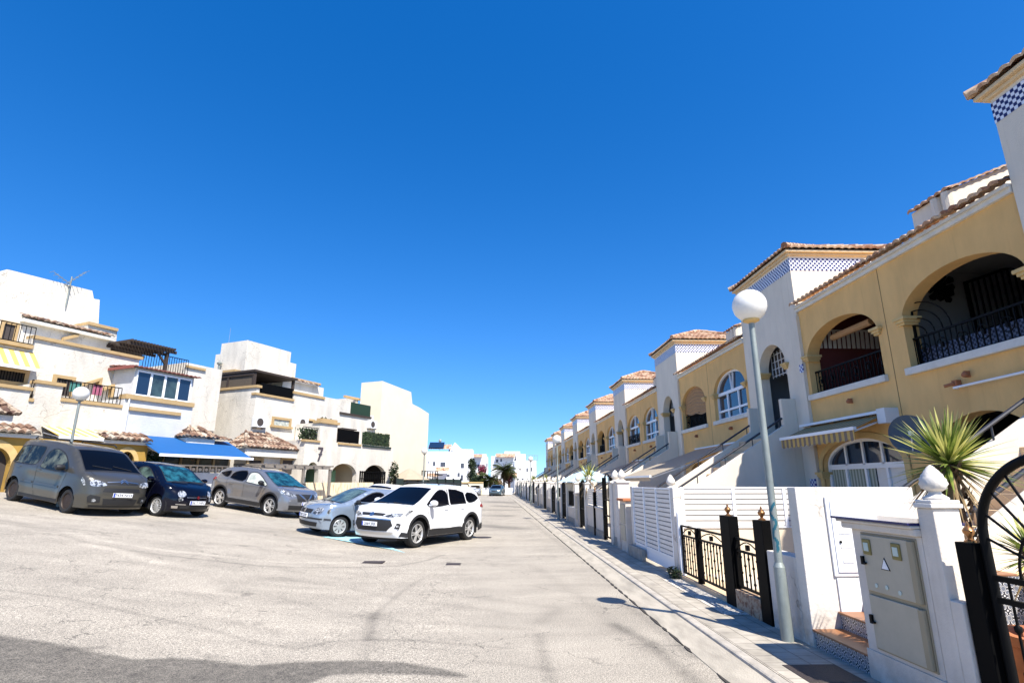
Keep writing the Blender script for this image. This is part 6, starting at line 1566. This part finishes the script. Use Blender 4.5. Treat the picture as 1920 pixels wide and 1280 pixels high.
def make_car(x,y,head,lab,sp,group=None,cat='car'):
    c,s_=math.cos(head),math.sin(head)
    def tz(lx,ly): return terr(x+lx*c-ly*s_,y+lx*s_+ly*c)
    t=sp['W']/2*.85; zf=(tz(0,t)+tz(0,-t))/2; zr=(tz(-sp['wb'],t)+tz(-sp['wb'],-t))/2; zl=(tz(0,t)+tz(-sp['wb'],t))/2; zr2=(tz(0,-t)+tz(-sp['wb'],-t))/2
    r=bpy.data.objects.new('parked_car',None); COL.objects.link(r); r.location=(x,y,zf+.002)
    pitch=math.atan2(zf-zr,sp['wb']); roll=math.atan2(zl-zr2,2*t)
    r.rotation_euler=(roll,-pitch,head); tag(r,lab,cat,group); return Car(r,sp)
gap=M['ink']
HEAD=lambda d:R(d)
# --- olive van
p=car_paint('olive_grey_paint',(.078,.072,.058),metal=.45,rough=.30); p.node_tree.nodes['Principled BSDF'].inputs['Coat Weight'].default_value=.45
sp=dict(W=1.81,wb=2.73,rw=.315,ra=.385,rim=.215,belt=1.06,tumble=.22,zhood=.98,near=-1,nose=.24,
 up=[(-3.46,.26),(-3.50,.45),(-3.50,.95),(-3.44,1.35),(-3.33,1.68),(-3.15,1.78),(-2.5,1.81),(-1.6,1.81),(-.9,1.76),(-.62,1.68),(-.30,1.50),(.08,1.25),(.30,1.12),(.55,1.06),(.74,.98),(.83,.88),(.86,.72),(.89,.60),(.89,.42),(.85,.26),(.80,.20)])
C=make_car(-11.09,16.37,R(-25.8),'olive grey people carrier van parked at the far left',sp,cat='van'); C.body(p)
C.topp('windscreen',-.60,.22,.90,.93,M['wscreen'])
C.side('side_window',[(-3.30,1.16),(-3.26,1.45),(-3.05,1.62),(-1.98,1.66),(-1.86,1.60),(-1.90,1.16),(-2.1,1.10),(-3.2,1.10)],M['sidepale'],.004,1)
C.side('side_window',[(-1.68,1.10),(-1.70,1.50),(-1.45,1.64),(-1.15,1.62),(-.80,1.52),(-.45,1.28),(-.28,1.08),(-.6,1.02),(-1.5,1.04)],M['sidepale'],.004,1)
C.line('window_pillar',[(-2.62,1.10),(-2.60,1.64)],.05,M['plastic'],.006)
C.line('door_seam',[(-.30,1.02),(-.36,.8),(-.42,.30),(-1.60,.28),(-1.78,.60),(-1.80,1.1),(-1.78,1.66)],.013,gap); C.line('door_seam',[(-1.80,.28),(-2.7,.30),(-2.95,.8),(-2.98,1.1),(-3.0,1.6)],.011,gap)
C.line('side_moulding',[(-1.85,.62),(-2.35,.62)],.05,p,.016); C.line('side_moulding',[(-.55,.62),(-1.7,.62)],.06,p,.016)
C.line('sill_trim',[(-.42,.25),(-2.32,.25)],.08,M['plastic'],.006)
C.wheels(M['steelrim'],8,style='steel')
C.frontp('headlight',[(.42,.82),(.60,.78),(.78,.80),(.79,.93),(.66,.955),(.48,.90)],M['lamp'],.006,True,1)
C.side('headlight',[(.60,.80),(.45,.86),(.40,.98),(.58,.96),(.72,.86),(.74,.78)],M['lamp'],.005,1)
C.frontp('bonnet_grille',[(-.40,.855),(.40,.855),(.42,.90),(0,.935),(-.42,.90)],M['plastic'],.007)
C.frontp('chrome_bar',[(-.42,.895),(0,.925),(.42,.895),(.42,.91),(0,.945),(-.42,.91)],M['chrome'],.012)
C.frontp('air_intake',[(-.50,.66),(.50,.66),(.46,.755),(-.46,.755)],M['plastic'],.008,False)
C.frontp('lower_intake',[(-.42,.31),(.42,.31),(.46,.47),(-.46,.47)],M['plastic'],.010)
C.frontp('fog_recess',[(.50,.36),(.76,.36),(.80,.50),(.74,.56),(.52,.52)],M['plastic'],.010,True); C.frontp('fog_lamp',[(.60,.38),(.70,.38),(.70,.46),(.60,.46)],M['lamp'],.016,True,1)
C.frontp('front_lip',[(-.7,.235),(.7,.235),(.72,.29),(-.72,.29)],M['plastic'],.012)
for dz in (.0,.045): C.frontp('chevron_badge',[(-.10,.875+dz),(0,.935+dz),(.10,.875+dz),(.10,.90+dz),(0,.96+dz),(-.10,.90+dz)],M['chrome'],.020)
C.plate('7434 NHX',.575,.015); C.mirror(-.42,1.07,M['plastic'],1.15)
for xx in (-.95,-2.0): C.line('door_handle',[(xx-.62,.98),(xx-.82,.98)],.035,p,.022)
m=MB(); 
for sd in (1,-1): m.tube([(-2.9,sd*.62,1.80),(-2.8,sd*.62,1.86),(-1.2,sd*.63,1.86),(-1.05,sd*.63,1.80)],.02,8)
m.build('roof_rail',M['plastic'],C.r,local=True)
C.side('inner_sticker',[(-.2,1.2),(-.2,1.21),(-.19,1.2)],M['plate'],.003)
# --- navy city car
p=car_paint('navy_black_paint',(.002,.0025,.008),metal=.0,rough=.15); p.node_tree.nodes['Principled BSDF'].inputs['Coat Weight'].default_value=.15; p.node_tree.nodes['Principled BSDF'].inputs['Specular IOR Level'].default_value=.3
sp=dict(W=1.63,wb=2.30,rw=.29,ra=.35,rim=.205,belt=.94,tumble=.36,zhood=.95,near=-1,nose=.30,
 up=[(-2.80,.26),(-2.86,.50),(-2.82,.85),(-2.66,1.10),(-2.45,1.32),(-2.15,1.44),(-1.5,1.49),(-.95,1.47),(-.62,1.38),(-.30,1.20),(-.02,1.02),(.25,.93),(.50,.86),(.64,.74),(.69,.58),(.70,.42),(.67,.28),(.62,.20)])
C=make_car(-9.70,17.88,R(-22.9),'small navy blue rounded city car between the olive van and the grey crossover',sp); C.body(p)
C.topp('windscreen',-.72,.0,.86,.90,M['wteal'])
C.side('side_window',[(-1.30,.98),(-1.32,1.30),(-1.1,1.38),(-.85,1.36),(-.50,1.16),(-.26,.98),(-.6,.95)],M['wgrey'],.004,1)
C.side('side_window',[(-2.3,1.02),(-2.1,1.26),(-1.75,1.35),(-1.42,1.36),(-1.40,.99),(-1.8,.98)],M['wscreen'],.004,1)
C.line('door_seam',[(-.22,.95),(-.36,.7),(-.40,.28),(-1.45,.26),(-1.50,.7),(-1.42,1.36)],.011,gap)
C.wheels(M['alloy'],7)
C.frontp('headlight',[(.47+.105*math.cos(t),.70+.10*math.sin(t)) for t in [2*math.pi*k/16 for k in range(16)]],M['lamp'],.016,True)
C.frontp('fog_lamp',[(.50+.065*math.cos(t),.535+.05*math.sin(t)) for t in [2*math.pi*k/12 for k in range(12)]],M['lamp'],.016,True)
C.frontp('chrome_bar',[(-.34,.600),(.34,.600),(.34,.618),(-.34,.618)],M['chrome'],.014)
C.frontp('round_badge',[(.045*math.cos(t),.61+.045*math.sin(t)) for t in [2*math.pi*k/14 for k in range(14)]],mat('red_badge',(.12,.008,.012),.3),.022)
C.frontp('lower_intake',[(-.46,.28),(.46,.28),(.50,.38),(-.50,.38)],M['plastic'],.010)
C.frontp('chrome_bumper',[(-.60,.385),(-.34,.385),(-.34,.41),(-.60,.41)],M['chrome'],.018,True)
C.frontp('fog_surround',[(.52,.28),(.66,.28),(.68,.35),(.52,.35)],M['chrome'],.014,True)
C.plate('0617 MPC',.455,.02); C.mirror(-.30,.97,p,.95); C.line('door_handle',[(-1.2,.84),(-1.38,.84)],.03,M['chrome'],.02)
# --- grey crossover
p=car_paint('grey_metallic_paint',(.20,.205,.22),metal=.5,rough=.22)
sp=dict(W=1.81,wb=2.65,rw=.35,ra=.43,rim=.245,belt=1.02,tumble=.36,zhood=1.0,near=-1,nose=.28,
 up=[(-3.38,.30),(-3.46,.55),(-3.46,.90),(-3.36,1.08),(-3.22,1.22),(-2.98,1.45),(-2.65,1.54),(-1.9,1.595),(-1.25,1.59),(-.92,1.52),(-.50,1.32),(-.05,1.12),(.20,1.04),(.50,.99),(.74,.91),(.86,.78),(.91,.62),(.91,.45),(.87,.30),(.80,.24)])
C=make_car(-7.76,21.64,R(-26.2),'grey crossover parked between the navy city car and the silver hatchback',sp); C.body(p)
C.topp('windscreen',-.88,.06,.87,.91,M['wteal'])
C.side('side_window',[(-1.42,1.08),(-1.46,1.42),(-1.2,1.48),(-.95,1.44),(-.55,1.24),(-.25,1.05),(-.7,1.03)],M['poster'],.004,1)
C.side('side_window',[(-2.36,1.16),(-2.30,1.36),(-2.0,1.46),(-1.55,1.49),(-1.50,1.09),(-2.0,1.10)],M['wscreen'],.004,1)
C.side('side_window',[(-2.95,1.30),(-2.6,1.40),(-2.42,1.42),(-2.46,1.17),(-2.7,1.20)],M['wscreen'],.004,1)
C.line('door_seam',[(-.30,1.03),(-.44,.8),(-.50,.35),(-1.40,.32),(-1.48,.7),(-1.46,1.48)],.012,gap); C.line('door_seam',[(-1.48,.32),(-2.1,.34),(-2.36,.72),(-2.44,1.1),(-2.38,1.42)],.011,gap)
C.line('sill_cladding',[(-.46,.34),(-2.2,.34)],.14,M['plastic'],.007)
for cx in (0,-2.65): C.line('arch_cladding',[(cx+.46*math.cos(t),.35+.46*math.sin(t)) for t in [-.1+(math.pi+.2)*k/14 for k in range(15)]],.06,M['plastic'],.008)
C.wheels(M['alloy'],5)
C.frontp('headlight',[(.44,.78),(.66,.76),(.80,.84),(.82,.92),(.60,.90)],M['lamp'],.006,True); C.side('headlight',[(.28,.97),(.45,.86),(.66,.80),(.72,.86),(.55,.95)],M['lamp'],.005)
C.frontp('grille',[(-.40,.60),(.40,.60),(.46,.86),(-.46,.86)],M['plastic'],.008); C.frontp('chrome_v',[(-.34,.86),(-.26,.86),(0,.66),(.26,.86),(.34,.86),(.04,.60),(-.04,.60)],M['chrome'],.014)
C.frontp('lower_intake',[(-.66,.30),(.66,.30),(.70,.46),(-.70,.46)],M['plastic'],.010); C.mirror(-.46,1.04,M['plastic'],1.05)
C.plate('5321 KFD',.54,.02)
for xx in (-1.18,-2.06): C.line('door_handle',[(xx,.94),(xx-.18,.94)],.03,p,.02)
C.side('tail_lamp',[(-3.40,.98),(-3.05,1.02),(-3.1,1.10),(-3.34,1.12)],M['tail'],.006)
m=MB(); 
for sd in (1,-1): m.tube([(-2.5,sd*.60,1.55),(-2.4,sd*.60,1.61),(-1.2,sd*.61,1.62),(-1.05,sd*.61,1.57)],.014,8)
m.build('roof_rail',M['plastic'],C.r,local=True)
# --- silver blue hatchback
p=car_paint('silver_blue_paint',(.27,.325,.39),metal=.45,rough=.22)
sp=dict(W=1.65,wb=2.46,rw=.295,ra=.355,rim=.20,belt=.94,tumble=.34,zhood=.92,near=1,nose=.26,
 up=[(-3.02,.28),(-3.08,.50),(-3.06,.86),(-2.98,1.00),(-2.82,1.25),(-2.62,1.40),(-1.9,1.455),(-1.2,1.455),(-.88,1.38),(-.50,1.18),(-.08,.98),(.22,.93),(.52,.87),(.70,.78),(.77,.66),(.79,.50),(.78,.38),(.74,.26),(.70,.20)])
C=make_car(-5.08,17.68,R(222.4),'silver blue hatchback parked nose out between the grey crossover and the white car',sp); C.body(p)
C.topp('windscreen',-.84,-.02,.86,.90,M['wgrey'])
C.side('side_window',[(-1.42,.98),(-1.44,1.32),(-1.2,1.38),(-.92,1.32),(-.52,1.10),(-.30,.97)],M['wscreen'],.004,1)
C.side('side_window',[(-2.42,1.02),(-2.38,1.22),(-2.1,1.34),(-1.55,1.37),(-1.52,.99)],M['wgrey'],.004,1)
C.side('side_window',[(-2.80,1.12),(-2.68,1.26),(-2.50,1.30),(-2.50,1.04),(-2.70,1.05)],M['wgrey'],.004)
C.line('door_seam',[(-.30,.95),(-.40,.7),(-.43,.28),(-1.42,.26),(-1.50,.7),(-1.48,1.36)],.011,gap); C.line('door_seam',[(-1.5,.26),(-2.02,.3),(-2.3,.7),(-2.46,1.0),(-2.42,1.3)],.011,gap)
C.line('side_moulding',[(-.44,.55),(-2.04,.55)],.045,M['plastic'],.010); C.line('bumper_strip',[(.38,.48),(.72,.48)],.045,M['plastic'],.010)
C.wheels(M['alloy'],8,style='cap')
C.frontp('headlight',[(.40,.63),(.52,.60),(.68,.64),(.70,.78),(.58,.82),(.44,.79)],M['lamp'],.008,True,1)
C.side('headlight',[(.56,.64),(.44,.70),(.44,.80),(.58,.80),(.66,.68)],M['lamp'],.006,1)
C.frontp('grille',[(-.33,.62),(.33,.62),(.37,.73),(-.37,.73)],M['plastic'],.008); C.frontp('round_badge',[(.055*math.cos(t),.68+.055*math.sin(t)) for t in [2*math.pi*k/14 for k in range(14)]],M['chrome'],.016)
C.frontp('bumper_strip',[(-.76,.455),(.76,.455),(.76,.50),(-.76,.50)],M['plastic'],.010); C.frontp('lower_intake',[(-.56,.26),(.56,.26),(.62,.38),(-.62,.38)],M['plastic'],.010)
C.plate('7947 CHM',.545,.02); C.mirror(-.38,.95,M['plastic'],.9)
for xx in (-1.16,-2.0): C.line('door_handle',[(xx,.86),(xx-.18,.86)],.03,p,.02)
m=MB(); m.tube([(-2.5,0,1.44),(-2.75,0,1.62)],.006,5); m.build('aerial',M['plastic'],C.r,local=True)
# --- white SUV
p=car_paint('pearl_white_paint',(.80,.80,.79),metal=0,rough=.22)
sp=dict(W=1.845,wb=2.66,rw=.36,ra=.44,rim=.25,belt=1.07,tumble=.34,zhood=1.06,near=1,nose=.30,
 up=[(-3.52,.34),(-3.62,.55),(-3.64,.92),(-3.58,1.10),(-3.42,1.35),(-3.20,1.58),(-2.9,1.64),(-2.0,1.685),(-1.30,1.68),(-.95,1.60),(-.50,1.38),(-.05,1.17),(.20,1.10),(.50,1.05),(.76,.98),(.90,.86),(.945,.72),(.94,.50),(.90,.36),(.82,.27)])
C=make_car(-2.86,16.38,R(239.8),'white hybrid sport utility car with black lower cladding parked at the corner of the bays',sp); C.body(p)
C.topp('windscreen',-.90,.08,.87,.91,M['wscreen'])
C.side('side_window',[(-1.44,1.13),(-1.47,1.50),(-1.2,1.57),(-.95,1.52),(-.55,1.29),(-.28,1.10),(-.8,1.08)],M['wscreen'],.004,1)
C.side('side_window',[(-2.42,1.16),(-2.38,1.48),(-2.0,1.56),(-1.58,1.58),(-1.53,1.13)],M['wscreen'],.004)
C.side('side_window',[(-3.20,1.32),(-3.0,1.46),(-2.45,1.50),(-2.48,1.17),(-2.85,1.19)],M['wscreen'],.004,1)
C.line('window_pillar',[(-1.44,1.10),(-1.50,1.58)],.05,M['plastic'],.003)
C.line('door_seam',[(-.30,1.08),(-.46,.8),(-.50,.46),(-1.40,.44),(-1.50,.8),(-1.48,1.12)],.012,gap); C.line('door_seam',[(-1.50,.44),(-2.1,.46),(-2.34,.80),(-2.46,1.14)],.012,gap)
C.line('sill_cladding',[(-.44,.36),(-2.24,.36)],.17,M['plastic'],.008)
for cx in (0,-2.66): C.line('arch_cladding',[(cx+.475*math.cos(t),.36+.475*math.sin(t)) for t in [-.15+(math.pi+.3)*k/16 for k in range(17)]],.075,M['plastic'],.009)
C.line('rear_cladding',[(-3.16,.38),(-3.58,.42)],.20,M['plastic'],.009); C.line('front_cladding',[(.48,.34),(.84,.36)],.12,M['plastic'],.009)
C.wheels(M['alloy'],5)
C.frontp('headlight',[(.34,.815),(.60,.80),(.80,.86),(.84,.93),(.60,.915)],M['lamp'],.008,True); C.side('headlight',[(.26,.99),(.42,.90),(.70,.83),(.76,.88),(.55,.97)],M['lamp'],.006)
C.frontp('upper_grille',[(-.36,.83),(.36,.83),(.44,.90),(-.44,.90)],M['plastic'],.009); C.frontp('oval_badge',[(.075*math.cos(t),.865+.05*math.sin(t)) for t in [2*math.pi*k/14 for k in range(14)]],M['chrome'],.016)
C.frontp('grille',[(-.50,.44),(.50,.44),(.66,.60),(.60,.74),(-.60,.74),(-.66,.60)],M['plastic'],.010); C.frontp('grille_bar',[(-.62,.735),(.62,.735),(.60,.765),(-.60,.765)],M['chrome'],.016)
C.frontp('skid_plate',[(-.60,.345),(.60,.345),(.68,.42),(-.68,.42)],M['alloy'],.016)
C.frontp('fog_recess',[(.70,.52),(.82,.50),(.86,.66),(.76,.68)],M['plastic'],.012,True); C.frontp('fog_lamp',[(.75,.55),(.82,.55),(.82,.62),(.75,.62)],M['lamp'],.018,True)
C.plate('2664 JRB',.615,.02); C.mirror(-.46,1.09,p,1.1)
for xx in (-1.18,-2.06): C.line('door_handle',[(xx,1.0),(xx-.19,1.0)],.035,p,.024)
C.side('tail_lamp',[(-3.56,.98),(-3.20,1.02),(-3.22,1.10),(-3.50,1.14)],M['tail'],.008)
m=MB(); 
for sd in (1,-1): m.tube([(-2.9,sd*.64,1.64),(-2.8,sd*.64,1.71),(-1.3,sd*.66,1.72),(-1.15,sd*.66,1.67)],.018,8)
m.build('roof_rail',M['plastic'],C.r,local=True); m=MB(); m.box(-3.50,-3.22,-.55,.55,1.575,1.605); m.build('rear_spoiler',p,C.r,local=True,bev=.012)
# --- white car hidden between hatchback and SUV ; dark car at the left edge ; far cars
def simple_car(x,y,head,lab,pm,glass='wscreen',sp2=None,group=None):
    sp=dict(W=1.78,wb=2.6,rw=.31,ra=.38,rim=.21,belt=.96,tumble=.34,zhood=.95,near=1,nose=.26,
     up=[(-3.3,.28),(-3.36,.50),(-3.34,.90),(-3.2,1.05),(-2.95,1.30),(-2.6,1.42),(-1.9,1.47),(-1.2,1.46),(-.88,1.38),(-.45,1.16),(-.05,1.0),(.25,.95),(.55,.90),(.74,.80),(.82,.66),(.84,.50),(.80,.26),(.75,.20)])
    if sp2: sp.update(sp2)
    C=make_car(x,y,R(head),lab,sp,group); C.body(pm); C.topp('windscreen',-.84,-.02,.86,.90,M[glass])
    b=sp['belt']+.04
    C.side('side_window',[(-2.9,b+.08),(-2.6,b+.30),(-1.9,b+.38),(-1.1,b+.37),(-.85,b+.30),(-.30,b)],M[glass],.004,1)
    C.line('window_pillar',[(-1.45,b-.02),(-1.5,b+.4)],.05,pm,.006); C.wheels(M['alloy'],6)
    C.frontp('headlight',[(.44,.64),(.74,.66),(.76,.78),(.50,.76)],M['lamp'],.008,True); C.frontp('grille',[(-.36,.56),(.36,.56),(.40,.70),(-.40,.70)],M['plastic'],.008); C.frontp('lower_intake',[(-.6,.28),(.6,.28),(.6,.38),(-.6,.38)],M['plastic'],.010)
    C.mirror(-.4,.97,pm,1.); return C
simple_car(-5.55,24.6,238,'white car mostly hidden behind the silver hatchback and white car',car_paint('plain_white_paint',(.78,.78,.78),0,.25))
simple_car(-18.0,19.9,-18,'black car cut off at the left edge behind the olive van',car_paint('black_paint',(.006,.006,.007),0,.15),sp2=dict(belt=1.0))
q=g2(928,77); C=simple_car(q[0]+.1,q[1],-100,'small blue grey car facing the camera at the far end of the road',car_paint('blue_grey_paint',(.10,.16,.20),.4,.25),group=None)
q=g2(906,79); simple_car(q[0]-1.2,q[1]+1.,-95,'silver car half hidden beside the far blue grey car',car_paint('silver_paint',(.4,.42,.45),.5,.25))
# ================= FAR END OF THE STREET =================
def oy(px,py,Y): r=ray(px,py); s=Y/r.y; return r.x*s,H+r.z*s
farwhite=mat('far_white_wall',(.80,.80,.80),.9,var=.05)
farwin=mat('far_window_dark',(.06,.07,.09),.5)
def fbox(root,x0,y0,x1,y1,Y,dep,name='wall',m=None):
    (a,zt),(b,zb)=oy(x0,y0,Y),oy(x1,y1,Y); mb=MB(); mb.box(a,b,Y,Y+dep,zb,zt); return mb.build(name,m or farwhite,root)
def fwin(root,x0,y0,x1,y1,Y):
    (a,zt),(b,zb)=oy(x0,y0,Y),oy(x1,y1,Y); mb=MB(); mb.box(a,b,Y-.04,Y+.05,zb,zt); w_=mb.build('window',farwin,root)
def froof(root,x0,y0,x1,y1,Y,run=3.):
    (a,zt),(b,zb)=oy(x0,y0,Y),oy(x1,y1,Y); mb=MB(); tile_slope(mb,(a,Y-.4,zb),(b,Y-.4,zb),(0,run,max(.3,zt-zb)*1.4),run,0,0,pitch=.3,amp=.07,seg=4,rl=.8); mb.build('roof',M['tiles'],root,smooth=50)
def far_house(lab,Y,boxes,wins,roofs,extra=None):
    x,_=oy((boxes[0][0]+boxes[0][2])/2,900,Y); r=empty('white_house',(x,Y,0),lab,'house','white houses closing the far end of the street')
    for b in boxes: fbox(r,*b[:4],Y+b[4],b[5])
    for w_ in wins: fwin(r,*w_)
    for f in roofs: froof(r,*f)
    return r
Y=92
r=far_house('white far house with tiled porch seen just right of the blind gable',Y,
 [(790,853,875,935,0,8),(800,846,872,860,2,6),(842,838,858,853,3,4),(858,842,885,935,5,5),(803,850,842,853,.5,3)],
 [(812,865,816,873,Y),(826,866,835,874,Y),(864,868,870,877,Y),(841,843,844,849,Y+3),(846,844,849,850,Y+3),(802,865,804,868,Y),(858,886,862,893,Y),(864,890,868,900,Y),(838,889,843,893,Y)],
 [(803,834,846,842,Y+3,2.),(817,876,842,883,Y-1,1.),(800,888,822,893,Y-1,1.)])
m=MB(); (a,zt),(b,zb)=oy(804,833,Y+2),oy(832,839,Y+2); m.poly([(a,Y+2.2,zb),(b,Y+2.2,zb),(b,Y+3.6,zt+.5),(a,Y+3.6,zt+.5)]); m.build('solar_panel',M['glass'],r)
m=MB(); a,z=oy(825,826,Y+4); m.tube([(a,Y+4,z-1.6),(a,Y+4,z)],.04,5); m.lathe([(.02,0),(.3,.1)],(a,Y+4,z),10,1); m.build('aerial',M['metal'],r)
a,zt=oy(853,829,Y+4); m=MB(); m.prism([(oy(843,845,Y+4)[0],oy(843,845,Y+4)[1]),(oy(869,845,Y+4)[0],oy(869,845,Y+4)[1]),(a,zt)],Y+4,Y+5,1); m.build('gable',farwhite,r)
Y=110
far_house('white far house with low dome roof left of the palms',Y,[(884,856,914,925,0,8),(890,851,912,858,1,4),(876,846,880,860,3,1)],[(895,870,899,876,Y),(912,868,914,874,Y)],[(886,852,905,857,Y-1,1.5),(893,887,905,890,Y-1,1.)])
Y=118
far_house('white far house with brown tiled roof behind the palms',Y,[(921,855,972,930,0,8),(929,852,970,860,1,5),(946,846,975,853,4,4),(968,851,986,900,-1,6)],
 [(930,861,934,866,Y),(965,860,969,870,Y),(938,860,941,865,Y),(972,862,976,868,Y-1)],[(930,851,966,857,Y-1,1.6)])
Y=100
r=far_house('white flat roofed far house directly left of the yellow terrace',Y,[(965,863,1006,935,0,8),(958,870,966,935,2,6)],
 [(987,877,990,884,Y),(995,876,998,883,Y),(970,896,973,903,Y),(978,896,982,903,Y),(988,897,991,904,Y)],[(955,887,970,893,Y-1,1.)])
m=MB(); (a,zt),(b,zb)=oy(982,853,Y+2),oy(1008,863,Y+2); railing(m2:=MB(lambda u,w,z:(u,Y+2+w,z)),a,b,0,zb,zt,.5,.05,.07); m2.build('roof_railing',M['metal'],r)
# closing walls at the far end
(a,zt),(b,zb)=oy(866,905,81),oy(906,927,81)
r=empty('garden_wall',((a+b)/2,81,0),'cream garden wall with brown coping at the far end of the road','wall'); m=MB(); m.box(a,b,81,81.3,-.1,zt); m.build('wall',mat('cream_wall',(.80,.70,.50),.9,var=.06),r); m=MB(); m.box(a-.1,b,80.9,81.4,zt,zt+.14); m.build('coping',M['cap'],r)
(a,zt),(b,zb)=oy(905,914,84),oy(962,927,84); m=MB(); m.box(a,b,84,84.3,-.1,zt); m.build('garden_wall',farwhite,label='low white wall behind the far parked cars below the palms',cat='wall')
m=MB(); m.box(-20,6,80.2,80.5,-.1,.12); m.build('far_kerb',M['concrete'],kind='structure')
# ---- trees ----
def tree(c,h,rad,lab,seed,n=900,name='garden_tree',m='leafd',s=.13,shape=1.4):
    rnd=random.Random(seed); x,y,z=c; r=empty(name,c,lab,'tree')
    t=MB(); t.tube([(x,y,z),(x+.1,y,z+h*.35),(x-.05,y,z+h*.7)],.14,7,.05)
    for k in range(4): a=k*1.6+.3; t.tube([(x,y,z+h*.35),(x+math.cos(a)*rad*.6,y+math.sin(a)*rad*.6,z+h*.7)],.05,5,.02)
    t.build('trunk',M['bark'],r)
    l=MB()
    for k in range(16):
        a=rnd.uniform(0,6.28); q=rnd.uniform(0,rad*.65); zz=z+h*rnd.uniform(.30,.92); leafclump(l,(x+math.cos(a)*q,y+math.sin(a)*q,zz),rad*.42,rad*.42,rad*.40*shape,n//16,s,rnd)
    l.build('crown',M[m],r)
x,z=oy(884,905,88); tree((x,88,0),5.6,1.05,'slim dark green tree against the white far house',31,2600,shape=1.8)
x,z=oy(893,905,86); tree((x,86,0),3.0,1.5,'low dark bushy tree beneath the far magenta bougainvillea',32,2000,m='leafd')
x,z=oy(903,905,85.5); tree((x,85.5,0),2.7,1.3,'dark hedge-like tree behind the low white far wall',33,1700,m='leafd')
def palm(c,h,n,L_,lab,seed,tr=.16,skirt=True,name='palm_tree',grp=None):
    rnd=random.Random(seed); x,y,z=c; r=empty(name,c,lab,'palm tree',grp)
    t=MB(); t.tube([(x,y,z+h*k/5) for k in range(6)],tr*1.1,9,tr); t.build('trunk',M['bark'],r)
    def fronds(n,e0,e1,mn,L_,name_):
        f=MB()
        for k in range(n):
            az=rnd.uniform(0,6.28); el=rnd.uniform(e0,e1); d=Vector((math.cos(az),math.sin(az),0)); up=Vector((0,0,1)); sd_=Vector((-math.sin(az),math.cos(az),0)); L2=L_*rnd.uniform(.8,1.1)
            P=[]
            for j in range(8):
                t_=j/7; e=el-t_*1.3; P.append((Vector((x,y,z+h)) if not P else P[-1][0]+(d*math.cos(e)+up*math.sin(e))*L2/7,e))
            f.tube([tuple(p[0]) for p in P],.018,3,.006,cap=False)
            for j in range(1,8):
                for q in (0,.5):
                    p=P[j][0]+(P[min(7,j+1)][0]-P[j][0])*q; ll=L2*.30*math.sin(math.pi*min(1,(j+q)/8+.12))+.05
                    for s_ in (-1,1):
                        tip=p+sd_*s_*ll+ (d*.35-up*.30)*ll; w_=.075; f.poly([tuple(p-d*w_),tuple(p+d*w_),tuple(tip)])
        f.build(name_,M[mn],r)
    fronds(n,-.2,1.35,'palmleaf',L_,'fronds')
    if skirt: fronds(n//3,-1.1,-.3,'leafdry',L_*.8,'dry_skirt')
x,_=oy(945,905,86); palm((x,86,0),3.6,70,2.3,'tall palm tree at the middle of the far end clump',51)
x,_=oy(919,905,85); palm((x,85,0),2.2,56,2.0,'shorter palm tree left in the far end clump',52)
x,_=oy(955,905,89); palm((x,89,0),3.0,30,1.8,'palm tree at the right of the far end clump beside the lamp',53)
x,_=oy(932,908,85); tree((x,85.2,0),2.4,1.3,'dry brown and green shrub between the far palm trunks',54,900,m='leafdry')
def bougain(px,py,Y,rx,rz,lab,seed):
    x,z=oy(px,py,Y); r=empty('bougainvillea',(x,Y,0),lab,'shrub'); l=MB(); rnd=random.Random(seed); leafclump(l,(x,Y,z),rx,rx*.6,rz,700,.11,rnd); l.build('flowers',M['magenta'],r); l=MB(); leafclump(l,(x,Y+.1,z-.2),rx,rx*.6,rz,200,.12,rnd); l.build('leaves',M['leafd'],r); l=MB(); l.tube([(x,Y,0),(x,Y,z)],.06,5); l.build('stem',M['bark'],r)
bougain(904,880,87,.75,.8,'magenta bougainvillea left of the far palms',61); bougain(953,895,86.5,.8,.9,'magenta bougainvillea at the foot of the far palms',62)
for px,Y,h,lab,sd in ((1103,20.5,1.55,'small palm above the wall before the third yellow house',71),(1023,43,1.45,'small palm over the street wall near the third globe lamp',72),(1000,56,1.7,'small palm farther along the terrace wall between the third and fourth lamps',73)):
    x,_=oy(px,905,Y); yucca((x,Y,h+.35),90,.5,.85,h,lab,.07,sd,wd=.03)
# parasol in a front garden
r=empty('parasol',(4.3,25,.1),'pale blue parasol above the front wall near the second globe lamp','parasol')
x,z=oy(1128-12,890,25.); x=oy(1080,905,25.)[0]
m=MB(); m.lathe([(1.35,1.78),(.7,2.10),(.02,2.34)],(x+.55,25.,0),8); m.build('canopy',mat('pale_blue_canvas',(.40,.55,.66),.9),r); m=MB(); m.tube([(x+.55,25,.1),(x+.55,25,2.3)],.025,6); m.build('pole',M['metal'],r)
